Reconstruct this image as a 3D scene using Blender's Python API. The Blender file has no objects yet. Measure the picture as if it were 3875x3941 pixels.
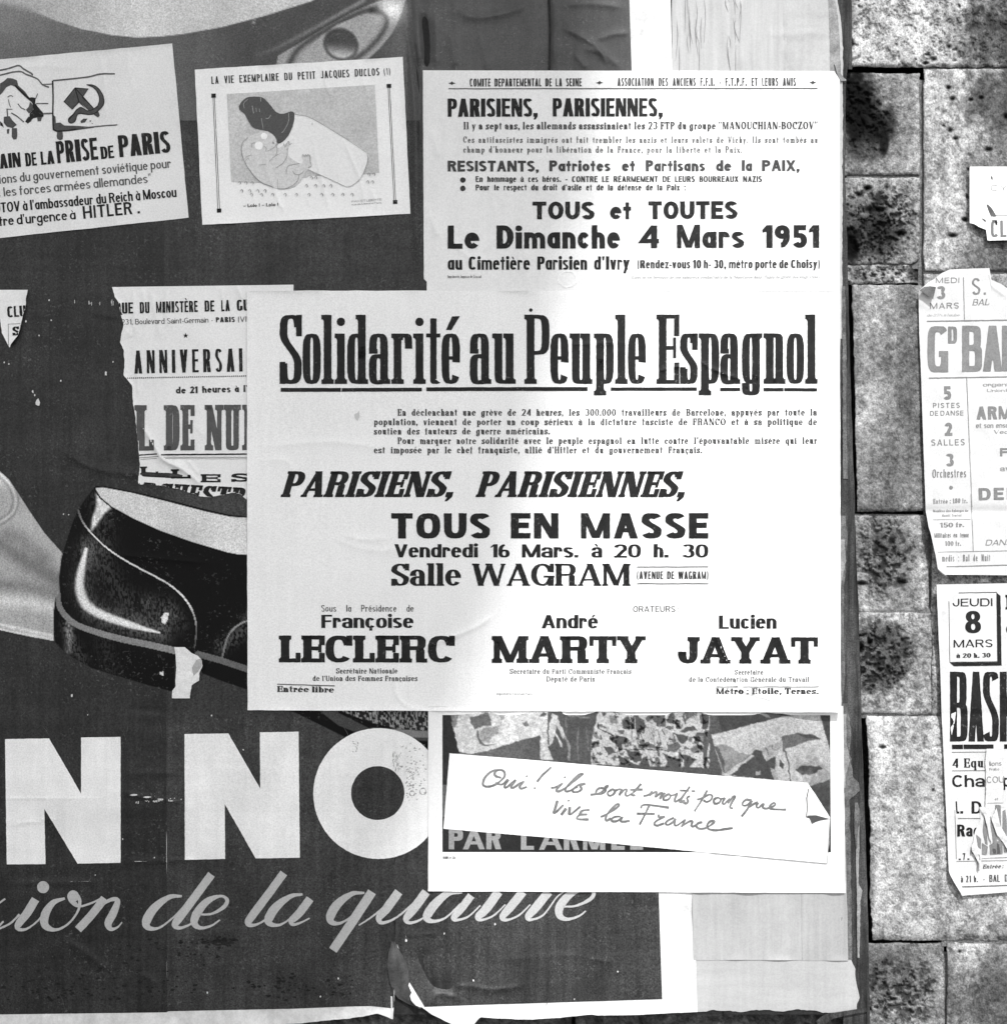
import bpy, bmesh, math, random
import numpy as np
from mathutils import Vector
from mathutils.geometry import tessellate_polygon

random.seed(7)
rng = np.random.default_rng(11)
scene = bpy.context.scene

# ------------------------------------------------------------ camera
S = 0.000713            # metres per unit of the poster layout
CX, CY, HZ = 952.0, 968.0, 1.5
DIST = 952 * 2 * S * 75.0 / 56.0
cam_data = bpy.data.cameras.new('camera')
cam = bpy.data.objects.new('camera', cam_data)
scene.collection.objects.link(cam)
cam_data.sensor_fit = 'HORIZONTAL'
cam_data.sensor_width = 56.0
cam_data.lens = 75.0
cam_data.clip_start = 0.02
cam_data.clip_end = 400.0
cam.location = (0, -DIST, HZ)
cam.rotation_euler = (math.radians(90), 0, 0)
scene.camera = cam

# ------------------------------------------------------------ sky and sun
SUN_TO = Vector((0.22, -1.0, 1.30)).normalized()      # from the wall towards the sun
world = bpy.data.worlds.new('World')
scene.world = world
world.use_nodes = True
wn = world.node_tree
wn.nodes.clear()
sky = wn.nodes.new('ShaderNodeTexSky')
sky.sky_type = 'NISHITA'
sky.sun_disc = False
sky.sun_elevation = math.asin(SUN_TO.z)
sky.sun_rotation = math.atan2(SUN_TO.x, SUN_TO.y)
bw = wn.nodes.new('ShaderNodeRGBToBW')
bg = wn.nodes.new('ShaderNodeBackground')
wo = wn.nodes.new('ShaderNodeOutputWorld')
wn.links.new(sky.outputs[0], bw.inputs[0])
wn.links.new(bw.outputs[0], bg.inputs[0])
bg.inputs[1].default_value = 0.15
wn.links.new(bg.outputs[0], wo.inputs[0])
sun_data = bpy.data.lights.new('sun', 'SUN')
sun_data.energy = 2.1
sun_data.angle = math.radians(0.53)
sun_data.color = (1, 1, 1)
sun = bpy.data.objects.new('sun', sun_data)
sun.rotation_euler = SUN_TO.to_track_quat('Z', 'Y').to_euler()
sun.location = (0.5, -3, 5)
scene.collection.objects.link(sun)
vs = scene.view_settings
scene.display_settings.display_device = 'sRGB'
vs.view_transform = 'Standard'
vs.look = 'None'
vs.gamma = 1.0
vs.use_curve_mapping = False
vs.exposure = 1.27

# ------------------------------------------------------------ helpers
def world_xyz(x, y, d):
    """layout position seen at (x, y), d millimetres in front of the board face -> world arrays"""
    x = np.asarray(x, float); y = np.asarray(y, float); d = np.asarray(d, float) * 0.001
    k = (DIST - d) / DIST
    return np.stack([(x - CX) * S * k, -d + 0 * k, HZ + (CY - y) * S * k], -1)

def lattice(nx, ny, seed):
    return np.random.default_rng(seed).random((ny, nx))

_lat = {}
def vnoise(x, y, scale, seed=0, sy=None):
    """smooth value noise, 0..1"""
    if seed not in _lat:
        _lat[seed] = lattice(97, 89, seed + 100)
    L = _lat[seed]
    u = np.asarray(x, float) / scale + 7.3 * seed
    v = np.asarray(y, float) / (sy or scale) + 3.1 * seed
    iu = np.floor(u).astype(int); iv = np.floor(v).astype(int)
    fu = u - iu; fv = v - iv
    fu = fu * fu * (3 - 2 * fu); fv = fv * fv * (3 - 2 * fv)
    a = L[iv % 89, iu % 97]; b = L[iv % 89, (iu + 1) % 97]
    c = L[(iv + 1) % 89, iu % 97]; d = L[(iv + 1) % 89, (iu + 1) % 97]
    return (a * (1 - fu) + b * fu) * (1 - fv) + (c * (1 - fu) + d * fu) * fv

def fnoise(x, y, scale, seed=0, octs=4, gain=.5):
    t = 0; a = 1; s = 0
    for i in range(octs):
        t = t + a * vnoise(x, y, scale / 2 ** i, seed + i); s += a; a *= gain
    return t / s

def seg_dist(x, y, p, q):
    px, py = p; qx, qy = q
    dx, dy = qx - px, qy - py
    L2 = dx * dx + dy * dy + 1e-9
    t = np.clip(((x - px) * dx + (y - py) * dy) / L2, 0, 1)
    ex = x - (px + t * dx); ey = y - (py + t * dy)
    side = (x - px) * dy - (y - py) * dx
    return np.sqrt(ex * ex + ey * ey), t, side

def path_dist(x, y, pts):
    """distance to a polyline, and position along it (0..1)"""
    best = np.full(np.shape(x), 1e9); tt = np.zeros(np.shape(x))
    n = len(pts) - 1
    for i in range(n):
        d, t, _ = seg_dist(x, y, pts[i][:2], pts[i + 1][:2])
        m = d < best
        best = np.where(m, d, best); tt = np.where(m, (i + t) / n, tt)
    return best, tt

def in_poly(x, y, poly):
    x = np.asarray(x, float); y = np.asarray(y, float)
    inside = np.zeros(x.shape, bool)
    n = len(poly)
    for i in range(n):
        x0, y0 = poly[i]; x1, y1 = poly[(i + 1) % n]
        c = (y0 > y) != (y1 > y)
        with np.errstate(divide='ignore', invalid='ignore'):
            xi = (x1 - x0) * (y - y0) / (y1 - y0 + 1e-12) + x0
        inside ^= c & (x < xi)
    return inside

def poly_sd(x, y, poly):
    """signed distance, positive inside"""
    d = np.full(np.shape(x), 1e9)
    n = len(poly)
    for i in range(n):
        dd, _, _ = seg_dist(x, y, poly[i], poly[(i + 1) % n])
        d = np.minimum(d, dd)
    return np.where(in_poly(x, y, poly), d, -d)

def catmull(pts, k=6):
    """smooth path through points (tuples of any length)"""
    P = np.array(pts, float)
    if len(P) < 3:
        return P
    Q = np.vstack([2 * P[0] - P[1], P, 2 * P[-1] - P[-2]])
    out = []
    for i in range(1, len(Q) - 2):
        p0, p1, p2, p3 = Q[i - 1], Q[i], Q[i + 1], Q[i + 2]
        for j in range(k):
            t = j / k
            out.append(.5 * ((2 * p1) + (-p0 + p2) * t + (2 * p0 - 5 * p1 + 4 * p2 - p3) * t * t
                             + (-p0 + 3 * p1 - 3 * p2 + p3) * t ** 3))
    out.append(P[-1])
    return np.array(out)

def shoulder(v, lo, hi):
    t = np.clip((v - lo) / (hi - lo), 0, 1)
    return t * t * (3 - 2 * t)

def lin(t):
    """print tone 0..255 -> linear"""
    t = np.asarray(t, float) / 255
    return np.where(t < .04045, t / 12.92, ((t + .055) / 1.055) ** 2.4)

# gentle waviness every paper on the board shares (mm)
def board_wave(x, y):
    return 1.0 * (fnoise(x, y, 260, 3, 2) - .5) + .5 * (fnoise(x, y, 90, 8, 2) - .5)

def crease_sum(x, y, creases):
    z = 0 * x
    for c in creases:
        pts, amp, wd = c[:3]
        if len(pts) > 2:
            pts = catmull(pts, 5)
        d, t = path_dist(x, y, pts)
        taper = np.clip(np.minimum(t, 1 - t) * 6, 0.15, 1)
        z = z + 2.4 * amp * taper * np.exp(-(d / (wd * 1.1)) ** 1.2)
    return z

# ------------------------------------------------------------ materials
_m = {}
def grey(v):
    return (v, v, v, 1)

def material(name, albedo=.8, rough=.75, spec=.25, grain=.05, blotch=.06, bl_scale=9., streak=0., wear=0., wear_to=.7,
             attr=None, bump=.15, bump_scale=60., fine=480., edge=None, cross=0.):
    if name in _m:
        return _m[name]
    m = bpy.data.materials.new(name)
    m.use_nodes = True
    nt = m.node_tree; N = nt.nodes; L = nt.links
    N.clear()
    out = N.new('ShaderNodeOutputMaterial')
    bs = N.new('ShaderNodeBsdfPrincipled')
    L.new(bs.outputs[0], out.inputs[0])
    bs.inputs['Roughness'].default_value = rough
    bs.inputs['Specular IOR Level'].default_value = spec
    geo = N.new('ShaderNodeNewGeometry')

    def noise(scale, detail=2, rgh=.5, vec=None):
        n = N.new('ShaderNodeTexNoise'); n.inputs['Scale'].default_value = scale
        n.inputs['Detail'].default_value = detail; n.inputs['Roughness'].default_value = rgh
        L.new(vec or geo.outputs['Position'], n.inputs['Vector'])
        return n.outputs['Fac']

    def maprange(sock, a, b, c, d):
        r = N.new('ShaderNodeMapRange'); L.new(sock, r.inputs[0])
        for i, v in enumerate((a, b, c, d)):
            r.inputs[i + 1].default_value = v
        return r.outputs[0]

    def mul(a, b):
        r = N.new('ShaderNodeMath'); r.operation = 'MULTIPLY'
        L.new(a, r.inputs[0]); L.new(b, r.inputs[1])
        return r.outputs[0]

    if attr:
        at = N.new('ShaderNodeAttribute'); at.attribute_name = attr
        col = at.outputs['Fac']
    else:
        v = N.new('ShaderNodeValue'); v.outputs[0].default_value = albedo
        col = v.outputs[0]
    if grain:
        col = mul(col, maprange(noise(fine, 2, .8), .3, .7, 1 - grain * 1.9, 1 + grain * 1.9))
    if blotch:
        col = mul(col, maprange(noise(bl_scale, 5, .68), .34, .66, 1 - blotch, 1 + blotch))
    if streak:
        mp = N.new('ShaderNodeMapping'); mp.inputs['Scale'].default_value = (1, 1, .06)
        L.new(geo.outputs['Position'], mp.inputs['Vector'])
        col = mul(col, maprange(noise(110, 4, .65, mp.outputs[0]), .3, .7, 1 - streak, 1 + streak))
    if cross:
        mp = N.new('ShaderNodeMapping'); mp.inputs['Scale'].default_value = (.1, 1, 1)
        L.new(geo.outputs['Position'], mp.inputs['Vector'])
        col = mul(col, maprange(noise(60, 3, .6, mp.outputs[0]), .35, .65, 1 - cross, 1 + cross))
    if wear:
        f1 = maprange(noise(240, 3, .6), .60, .68, 0, 1)
        f2 = maprange(noise(16, 3, .6), .46, .60, 0, wear)
        f = mul(f1, f2)
        mx = N.new('ShaderNodeMix'); mx.data_type = 'FLOAT'
        L.new(f, mx.inputs[0]); L.new(col, mx.inputs[2]); mx.inputs[3].default_value = wear_to
        col = mx.outputs[0]
    L.new(col, bs.inputs['Base Color'])
    if bump:
        b = N.new('ShaderNodeBump'); b.inputs['Strength'].default_value = bump
        b.inputs['Distance'].default_value = .002
        mp = N.new('ShaderNodeMapping'); mp.inputs['Scale'].default_value = (1, 1, .45)
        L.new(geo.outputs['Position'], mp.inputs['Vector'])
        L.new(noise(bump_scale, 5, .62, mp.outputs[0]), b.inputs['Height'])
        L.new(b.outputs[0], bs.inputs['Normal'])
    _m[name] = m
    return m

PAPER = material('poster_paper', .765, .8, .2, grain=.065, blotch=.035, bl_scale=5, streak=.02, bump=.7, bump_scale=20)
PAPER_OLD = material('aged_paper', .70, .8, .2, grain=.05, blotch=.06, bl_scale=8, streak=.03, bump=.16, bump_scale=32)
PAPER_GREY = material('grey_backing_paper', .37, .85, .2, grain=.05, blotch=.08, bl_scale=10, streak=.06, cross=.04, bump=.2, bump_scale=30)
PAPER_PALE = material('pale_backing_paper', .40, .85, .2, grain=.04, blotch=.06, bl_scale=8, streak=.12, bump=.2, bump_scale=30)
INK = material('black_ink', .009, .6, .2, grain=.25, blotch=.5, bl_scale=45, wear=.8, wear_to=.11, bump=.10, bump_scale=26)
INK_SMALL = material('black_small_print', .018, .6, .35, grain=.2, blotch=.5, bl_scale=60, bump=.1)
INK_GREY = material('grey_print', .07, .6, .35, grain=.1, blotch=.3, bl_scale=60, bump=.1)
INK_PALE = material('pale_grey_print', .2, .7, .3, grain=.08, blotch=.2, bl_scale=50, bump=.1)
INK_MID = material('slate_print', .065, .6, .35, grain=.12, blotch=.15, bl_scale=40, wear=.4, wear_to=.3, bump=.12)
INK_RED = material('faded_dance_print', .17, .7, .3, grain=.10, blotch=.12, bl_scale=50, bump=.1)
DARK_SHEET = material('dark_poster_sheet', .034, .5, .22, grain=.36, blotch=.34, bl_scale=9, streak=.30, cross=.12, wear=.16, wear_to=.3, bump=.8, bump_scale=30)
DARK_LEFT = material('dark_poster_left_sheet', .021, .5, .22, grain=.36, blotch=.34, bl_scale=9, streak=.30, cross=.12, wear=.16, wear_to=.3, bump=.8, bump_scale=30)
PRINT_ATTR = material('printed_picture', attr='tone', rough=.6, spec=.12, grain=.18, blotch=.16, bl_scale=7, streak=.06, wear=.12, wear_to=.4, bump=.3, bump_scale=22)
PRINT_FINE = material('halftone_picture', attr='tone', rough=.6, spec=.2, grain=.2, blotch=.04, bump=.1)
LETTER_PALE = material('pale_block_letter', .74, .6, .3, grain=.08, blotch=.10, bl_scale=9, streak=.04, cross=.02, bump=.2, bump_scale=24)
SCRIPT_PALE = material('pale_script_letter', .40, .6, .3, grain=.09, blotch=.07, bl_scale=9, streak=.05, bump=.2, bump_scale=24)

# ------------------------------------------------------------ object helpers
def link(o, parent=None):
    scene.collection.objects.link(o)
    if parent is not None:
        o.parent = parent
        # vertices are given in world space; bring the child home to its thing
        o.matrix_parent_inverse = root_inv(parent)
    return o

def root_inv(p):
    from mathutils import Matrix
    M = Matrix.Translation(p.location)
    q = p.parent
    while q is not None:
        # parents of parts are parts: they sit at the identity in world space
        M = Matrix.Identity(4); break
    return M.inverted()

def thing(name, label, cat, at, group=None, kind=None):
    o = bpy.data.objects.new(name, None)
    o.empty_display_size = .05
    o.location = at
    scene.collection.objects.link(o)
    if label: o['label'] = label
    if cat: o['category'] = cat
    if group: o['group'] = group
    if kind: o['kind'] = kind
    return o

def base_of(x, y, d=0):
    return Vector(world_xyz(x, y, d).tolist())

def mesh_obj(name, verts, faces, mat, parent=None, smooth=False, tone=None):
    me = bpy.data.meshes.new(name)
    me.from_pydata([tuple(v) for v in np.asarray(verts).tolist()], [], faces)
    if tone is not None:
        a = me.attributes.new('tone', 'FLOAT', 'POINT')
        a.data.foreach_set('value', np.asarray(tone, np.float32).ravel())
    me.materials.append(mat)
    if smooth:
        me.polygons.foreach_set('use_smooth', [True] * len(me.polygons))
    me.update()
    return link(bpy.data.objects.new(name, me), parent)

def grid_faces(nu, nv):
    i = np.arange((nv - 1) * (nu - 1)); r = i // (nu - 1); c = i % (nu - 1)
    a = r * nu + c
    return np.stack([a, a + nu, a + nu + 1, a + 1], -1).tolist()

class Sheet:
    """a paper: outline mapping, relief; prints are laid on the same relief"""
    def __init__(self, depth, creases=(), extra=None, wave=board_wave):
        self.depth, self.creases, self.extra, self.wave = depth, list(creases), extra, wave

    def z(self, x, y):
        r = self.depth + self.wave(x, y)
        if self.creases:
            r = r + crease_sum(x, y, self.creases)
        if self.extra:
            r = r + self.extra(x, y)
        return r

    def quad(self, name, TL, TR, BR, BL, mat, parent, step=6, lift=0, ragged=0, tonef=None, smooth=True, keepf=None, elift=2.3):
        TL, TR, BR, BL = [np.array(p, float) for p in (TL, TR, BR, BL)]
        w = max(np.linalg.norm(TR - TL), np.linalg.norm(BR - BL)); h = max(np.linalg.norm(BL - TL), np.linalg.norm(BR - TR))
        nu = max(2, int(w / step) + 1); nv = max(2, int(h / step) + 1)
        U, V = np.meshgrid(np.linspace(0, 1, nu), np.linspace(0, 1, nv))
        X = (TL[0] * (1 - U) + TR[0] * U) * (1 - V) + (BL[0] * (1 - U) + BR[0] * U) * V
        Y = (TL[1] * (1 - U) + TR[1] * U) * (1 - V) + (BL[1] * (1 - U) + BR[1] * U) * V
        if ragged:
            e = ragged
            X = X + e * (fnoise(X, Y, 22, 5, 3) - .5) * ((U == 0) | (U == 1))
            Y = Y + e * (fnoise(X, Y, 22, 6, 3) - .5) * ((V == 0) | (V == 1))
        if elift and not tonef:
            X = X + 1.8 * (fnoise(Y, X, 45, 5, 4, .65) - .5) * ((U == 0) | (U == 1)); Y = Y + 1.8 * (fnoise(X, Y, 45, 6, 4, .65) - .5) * ((V == 0) | (V == 1))
            ed = np.minimum(np.minimum(U, 1 - U) * w, np.minimum(V, 1 - V) * h)
            lift = lift + elift * np.exp(-ed / 7.) * shoulder(fnoise(X, Y, 55, 14, 2), .35, .75)
        return self.grid(name, X, Y, mat, parent, lift, tonef, smooth, keepf)

    def grid(self, name, X, Y, mat, parent, lift=0, tonef=None, smooth=True, keepf=None):
        X = X.ravel() if X.ndim == 1 else X
        nv, nu = X.shape
        P = world_xyz(X, Y, self.z(X, Y) + lift).reshape(-1, 3)
        tone = tonef(X, Y).ravel() if tonef else None
        F = grid_faces(nu, nv)
        if keepf is not None:
            kp = keepf(X, Y).ravel(); F = [f for f in F if kp[f[0]] or kp[f[1]] or kp[f[2]] or kp[f[3]]]
        return mesh_obj(name, P, F, mat, parent, smooth, tone)

    def span(self, name, y0, y1, left, right, mat, parent, step=4, lift=0, top=None, bottom=None):
        """torn piece: left(y), right(y), optional top(x), bottom(x)"""
        h = y1 - y0
        ys = np.linspace(y0, y1, max(3, int(h / step)))
        xm0 = min(left(ys)); xm1 = max(right(ys))
        nu = max(3, int((xm1 - xm0) / step))
        V, U = np.meshgrid((ys - y0) / h, np.linspace(0, 1, nu), indexing='ij')
        Y0 = y0 + V * h
        X = left(Y0) * (1 - U) + right(Y0) * U
        T = top(X) if top else y0 + 0 * X
        B = bottom(X) if bottom else y1 + 0 * X
        Y = T + V * (B - T)
        X = left(Y) * (1 - U) + right(Y) * U
        return self.grid(name, X, Y, mat, parent, lift)

def plin(pts, axis=1, jag=0, seed=0, sc=9):
    """piecewise-linear torn edge: returns f(coordinate)"""
    P = np.array(pts, float)
    k = P[:, axis]; v = P[:, 1 - axis]
    o = np.argsort(k); k = k[o]; v = v[o]
    def f(t):
        t = np.asarray(t, float)
        r = np.interp(t, k, v)
        if jag:
            r = r + jag * (fnoise(t, 0 * t + 5, sc, 20 + seed, 3, .7) - .5) * 2
        return r
    return f

# ------------------------------------------------------------ lettering
class Ink:
    def __init__(self):
        self.p = []
    def add(self, pts):
        self.p.append([(float(a[0]), float(a[1])) for a in pts])
    def rect(self, x0, y0, x1, y1):
        self.add([(x0, y0), (x1, y0), (x1, y1), (x0, y1)])
    def line(self, a, b, w):
        self.stroke([(a[0], a[1]), (b[0], b[1])], w)
    def poly(self, pts):
        for t in tessellate_polygon([[Vector((p[0], p[1], 0)) for p in pts]]):
            self.add([pts[i] for i in t])
    def disc(self, cx, cy, rx, ry=None, n=20):
        ry = ry or rx
        c = [(cx + rx * math.cos(2 * math.pi * i / n), cy + ry * math.sin(2 * math.pi * i / n)) for i in range(n)]
        self.add(c)
    def stroke(self, pts, w=None, smooth=0, flat=True):
        P = np.array([p if len(p) > 2 else (p[0], p[1], w) for p in pts], float)
        if smooth:
            P = catmull(P, smooth)
        xy = P[:, :2]; wd = np.maximum(P[:, 2], .2)
        tg = np.gradient(xy, axis=0)
        tg /= np.linalg.norm(tg, axis=1)[:, None] + 1e-9
        nrm = np.stack([-tg[:, 1], tg[:, 0]], -1)
        A = xy + nrm * wd[:, None] / 2; B = xy - nrm * wd[:, None] / 2
        for i in range(len(xy) - 1):
            self.add([A[i], A[i + 1], B[i + 1], B[i]])
    def dab(self, pts, w):
        P = catmull([(a[0], a[1]) for a in pts], 6)
        self.stroke([(p[0], p[1]) for p in P], w)
        self.disc(P[0][0], P[0][1], w / 2, n=8); self.disc(P[-1][0], P[-1][1], w / 2, n=8)
    def build(self, name, sheet, mat, parent, lift=.5, cut=0, keep=None):
        V = []; F = []; K = []
        for k, q in enumerate(self.p):
            b = len(V)
            V += q; K += [k % 5] * len(q)
            F.append(list(range(b, b + len(q))))
        if not V:
            return None
        V = np.array(V); K = np.array(K)
        if cut:
            bm = bmesh.new()
            lay = bm.verts.layers.float.new('k')
            bv = [bm.verts.new((v[0], v[1], 0)) for v in V]
            for v, k in zip(bv, K): v[lay] = k
            for f in F: bm.faces.new([bv[i] for i in f])
            lo = V.min(0); hi = V.max(0)
            for ax in (0, 1):
                n = (1, 0, 0) if ax == 0 else (0, 1, 0)
                c = math.floor(lo[ax] / cut) * cut + cut
                while c < hi[ax]:
                    co = (c, 0, 0) if ax == 0 else (0, c, 0)
                    bmesh.ops.bisect_plane(bm, geom=bm.verts[:] + bm.edges[:] + bm.faces[:], plane_co=co, plane_no=n)
                    c += cut
            bm.verts.index_update()
            V = np.array([v.co[:2] for v in bm.verts]); K = np.array([v[lay] for v in bm.verts])
            F = [[v.index for v in f.verts] for f in bm.faces]
            bm.free()
            if keep:
                C = np.array([V[f].mean(0) for f in F])
                ok = keep(C[:, 0], C[:, 1])
                F = [f for f, g in zip(F, ok) if g]
                if not F: return None
        V = V + .62 * np.stack([vnoise(V[:, 0], V[:, 1], 3.1, 21) - .5, vnoise(V[:, 0], V[:, 1], 3.1, 22) - .5], -1)
        P = world_xyz(V[:, 0], V[:, 1], sheet.z(V[:, 0], V[:, 1]) + lift + K * .02)
        # make every face look at the viewer
        FF = []
        for f in F:
            a = V[f]
            s = np.sum(a[:, 0] * np.roll(a[:, 1], -1) - np.roll(a[:, 0], -1) * a[:, 1])
            FF.append(f[::-1] if s > 0 else f)
        return mesh_obj(name, P, FF, mat, parent)

class Font:
    def __init__(self, T=.16, H=None, X=.7, S=0, sh=.07, n=2.2, gap=.12, sp=.35, slant=0, a1=False, thin=None, asc=1.0, desc=.28, spur=.28):
        self.T = T; self.H = H if H is not None else T * .85; self.X = X; self.S = S; self.sh = sh; self.n = n
        self.gap = gap; self.sp = sp; self.slant = slant; self.a1 = a1; self.thin = thin if thin else T
        self.asc = asc; self.desc = desc; self.spur = spur

NAT = dict(A=.7, B=.62, C=.64, D=.68, E=.56, F=.52, G=.68, H=.7, J=.5, K=.68, L=.52, M=.84, N=.7, O=.7, P=.6, Q=.72, R=.66,
           S=.58, T=.62, U=.66, V=.68, W=1.0, X=.68, Y=.66, Z=.6,
           a=.52, b=.54, c=.48, d=.54, e=.52, f=.36, g=.54, h=.53, j=.26, k=.54, m=.84, n=.53, o=.54, p=.54, q=.54, r=.4,
           s=.45, t=.38, u=.53, v=.52, w=.78, x=.52, y=.52, z=.46)
for _c in '023456789': NAT[_c] = .58
NAT['1'] = .38
ACC = {'é': 'e/', 'è': 'e\\', 'ê': 'e^', 'à': 'a\\', 'É': 'E/', 'È': 'E\\', 'ç': 'c,', 'ï': 'i:'}

def natw(ch, f):
    """(scaled part, fixed part) of a glyph's width"""
    b = ACC.get(ch, ch)[0]
    if b in 'Ili!': return 0, f.T + 2 * f.S
    if b in ".,:'•": return 0, f.T * 1.05
    if b in '"“”': return 0, f.T * 2
    if b in '()': return 0, .22
    if b in '-–': return .3, 0
    if b == '=': return .5, 0
    return NAT.get(b, .5), 0

def glyph(ch, w, f):
    T, H, X, Sf, sh, n = f.T, f.H, f.X, f.S, f.sh, f.n
    Th = f.thin
    b0 = ACC.get(ch, ch)[0]
    if b0 in NAT and b0 not in '1j' and f.T < .5:
        kk = {'M': .27, 'm': .24, 'W': .25, 'w': .25}.get(b0, .42)
        T = min(T, max(w - 2 * Sf, w * .6) * kk if b0 in 'MmWwHNU' else w * kk); Th = min(Th, T)
    P = []
    def R(x0, y0, x1, y1): P.append([(x0, y0), (x1, y0), (x1, y1), (x0, y1)])
    def slab(xa, xb, y, d, l=True, r=True):
        if not Sf: return
        L = xa - (Sf if l else 0); Rr = xb + (Sf if r else 0)
        R(L, y, Rr, y + d * sh)
        P.append([(xa - (Sf * .45 if l else 0), y + d * sh), (xb + (Sf * .45 if r else 0), y + d * sh), (xb, y + d * (sh + Sf * .7)), (xa, y + d * (sh + Sf * .7))])
    def ST(x, y0, y1, b='lr', t='lr', tt=None):
        k = tt or T
        R(x, y0, x + k, y1)
        if b: slab(x, x + k, y0, 1, 'l' in b, 'r' in b)
        if t: slab(x, x + k, y1, -1, 'l' in t, 'r' in t)
    def A(cx, cy, rx, ry, a0, a1, tv=None, th=None, seg=None):
        tv = T if tv is None else tv; th = H if th is None else th
        seg = seg or max(4, int(abs(a1 - a0) / 18))
        e = 2.0 / n
        def pt(a, rx, ry):
            c = math.cos(math.radians(a)); s = math.sin(math.radians(a))
            return (cx + math.copysign(abs(c) ** e, c) * rx, cy + math.copysign(abs(s) ** e, s) * ry)
        ix = max(rx - tv, .004); iy = max(ry - th, .004)
        o = [pt(a0 + (a1 - a0) * i / seg, rx, ry) for i in range(seg + 1)]
        q = [pt(a0 + (a1 - a0) * i / seg, ix, iy) for i in range(seg + 1)]
        for i in range(seg): P.append([o[i], o[i + 1], q[i + 1], q[i]])
    def D(x0, y0, x1, y1, t): P.append([(x0, y0), (x0 + t, y0), (x1 + t, y1), (x1, y1)])
    def spur(x0, y0, x1, y1):
        if Sf: R(x0, y0, x1, y1)
    def SS(h):
        ry1 = h * .28; ry2 = h * .30
        rx = w / 2
        A(rx, h - ry1, rx, ry1, 12 if Sf else 25, 180); A(rx, ry2, rx, ry2, 180 if Sf else 205, 360)
        m = 8; k = .55 * max(0, (w - T) / (h - ry1 - ry2) - .4)
        L = []; Q = []
        for i in range(m + 1):
            t = i / m; s = t * t * (3 - 2 * t); tt = T * (1 + k * math.sin(math.pi * t))
            xc = (w - T) * s + T / 2; y = (h - ry1) + (ry2 - (h - ry1)) * t
            L.append((max(0, xc - tt / 2), y)); Q.append((min(w, xc + tt / 2), y))
        for i in range(m): P.append([L[i], Q[i], Q[i + 1], L[i + 1]])
        if Sf:
            R(w - T * .75, h - .27 * h - .04, w, h); R(0, 0, T * .75, .29 * h + .03)
    acc = ACC.get(ch); base = acc[0] if acc else ch
    c = base
    s = Sf
    sp = f.spur
    if c == 'I': ST(s, 0, 1)
    elif c == 'L':
        ST(s, 0, 1, 'l'); R(s, 0, w, H); spur(w - T * .6, 0, w, sp)
    elif c in 'EF':
        ST(s, 0, 1, 'l' if c == 'E' else 'lr', 'l'); R(s, 1 - H, w, 1); mr = w * (.86 if s else .92)
        R(s, .52 - H / 2, mr, .52 + H / 2); spur(w - T * .68, 1 - sp, w, 1)
        if s: R(mr - T * .4, .52 - .15, mr, .52 + .15)
        if c == 'E': R(s, 0, w, H); spur(w - T * .68, 0, w, sp)
    elif c == 'T':
        ST((w - T) / 2, 0, 1, 'lr', ''); R(0, 1 - H, w, 1); spur(0, 1 - sp, T * .5, 1); spur(w - T * .5, 1 - sp, w, 1)
    elif c == 'H': ST(s, 0, 1); ST(w - s - T, 0, 1); R(s, .5 - H / 2, w - s, .5 + H / 2)
    elif c == 'N':
        inn = w - 2 * s; ts = min(Th, inn * .30); td = min(T * 1.1, inn * .42)
        ST(s, 0, 1, 'lr', 'l', ts); ST(w - s - ts, 0, 1, '', 'lr', ts); D(w - s - td, 0, s * .6, 1, td)
    elif c == 'M':
        inn = w - 2 * s; t1 = min(Th, inn * .19); t2 = min(T, inn * .24); m = w / 2
        ST(s, 0, 1, 'lr', 'l', t1); ST(w - s - t2, 0, 1, 'lr', 'r', t2)
        D(m - t2 / 2, .02, s, 1, t2); D(m - t1 * .5, .02, w - s - t2, 1, t1 if Th != T else t2)
    elif c == 'U':
        ry = min(.5, (w - 2 * s) / 2 * 1.05)
        ST(s, ry, 1, ''); ST(w - s - Th, ry, 1, '', 'lr', Th)
        A(w / 2, ry, w / 2 - s, ry, 180, 270); A(w / 2, ry, w / 2 - s, ry, 270, 360, Th)
    elif c in 'Vv':
        h = 1 if c == 'V' else X
        D(w / 2 - T / 2, 0, s * .5, h, T); D(w / 2 - Th * .5, 0, w - s * .5 - Th, h, Th)
        if s: R(0, h - sh, T + s * 1.5, h); R(w - Th - s * 1.5, h - sh, w, h)
    elif c in 'Ww':
        h = 1 if c == 'W' else X; q = w / 4
        D(q - T * .4, 0, 0 + s * .5, h, T); D(q - Th * .3, 0, 2 * q - Th * .5, h, Th)
        D(3 * q - T * .6, 0, 2 * q - T * .5, h, T); D(3 * q - Th * .6, 0, w - Th - s * .5, h, Th)
        if s: R(0, h - sh, T + s * 1.5, h); R(w - Th - s * 1.5, h - sh, w, h); R(2 * q - T * .6, h - sh, 2 * q + T * .6, h)
    elif c == 'A':
        tp = T * 1.02
        D(s * .5, 0, w / 2 - Th * .5, 1, Th); D(w - s * .5 - T, 0, w / 2 - tp / 2, 1, T); R(w * .24, .24, w * .76, .24 + H * .8)
        if s: R(0, 0, Th + s * 1.6, sh); R(w - T - s * 1.6, 0, w, sh)
    elif c in 'Xx':
        h = 1 if c == 'X' else X
        D(w - T, 0, 0, h, T); D(0, 0, w - Th, h, Th)
        if s: R(0, 0, Th + s, sh); R(w - T - s, 0, w, sh); R(0, h - sh, T + s, h); R(w - Th - s, h - sh, w, h)
    elif c == 'Y':
        ST((w - T) / 2, 0, .45, 'lr', ''); D((w - T) / 2, .42, s * .5, 1, T); D((w - T) / 2 + T - Th, .42, w - Th - s * .5, 1, Th)
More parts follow.
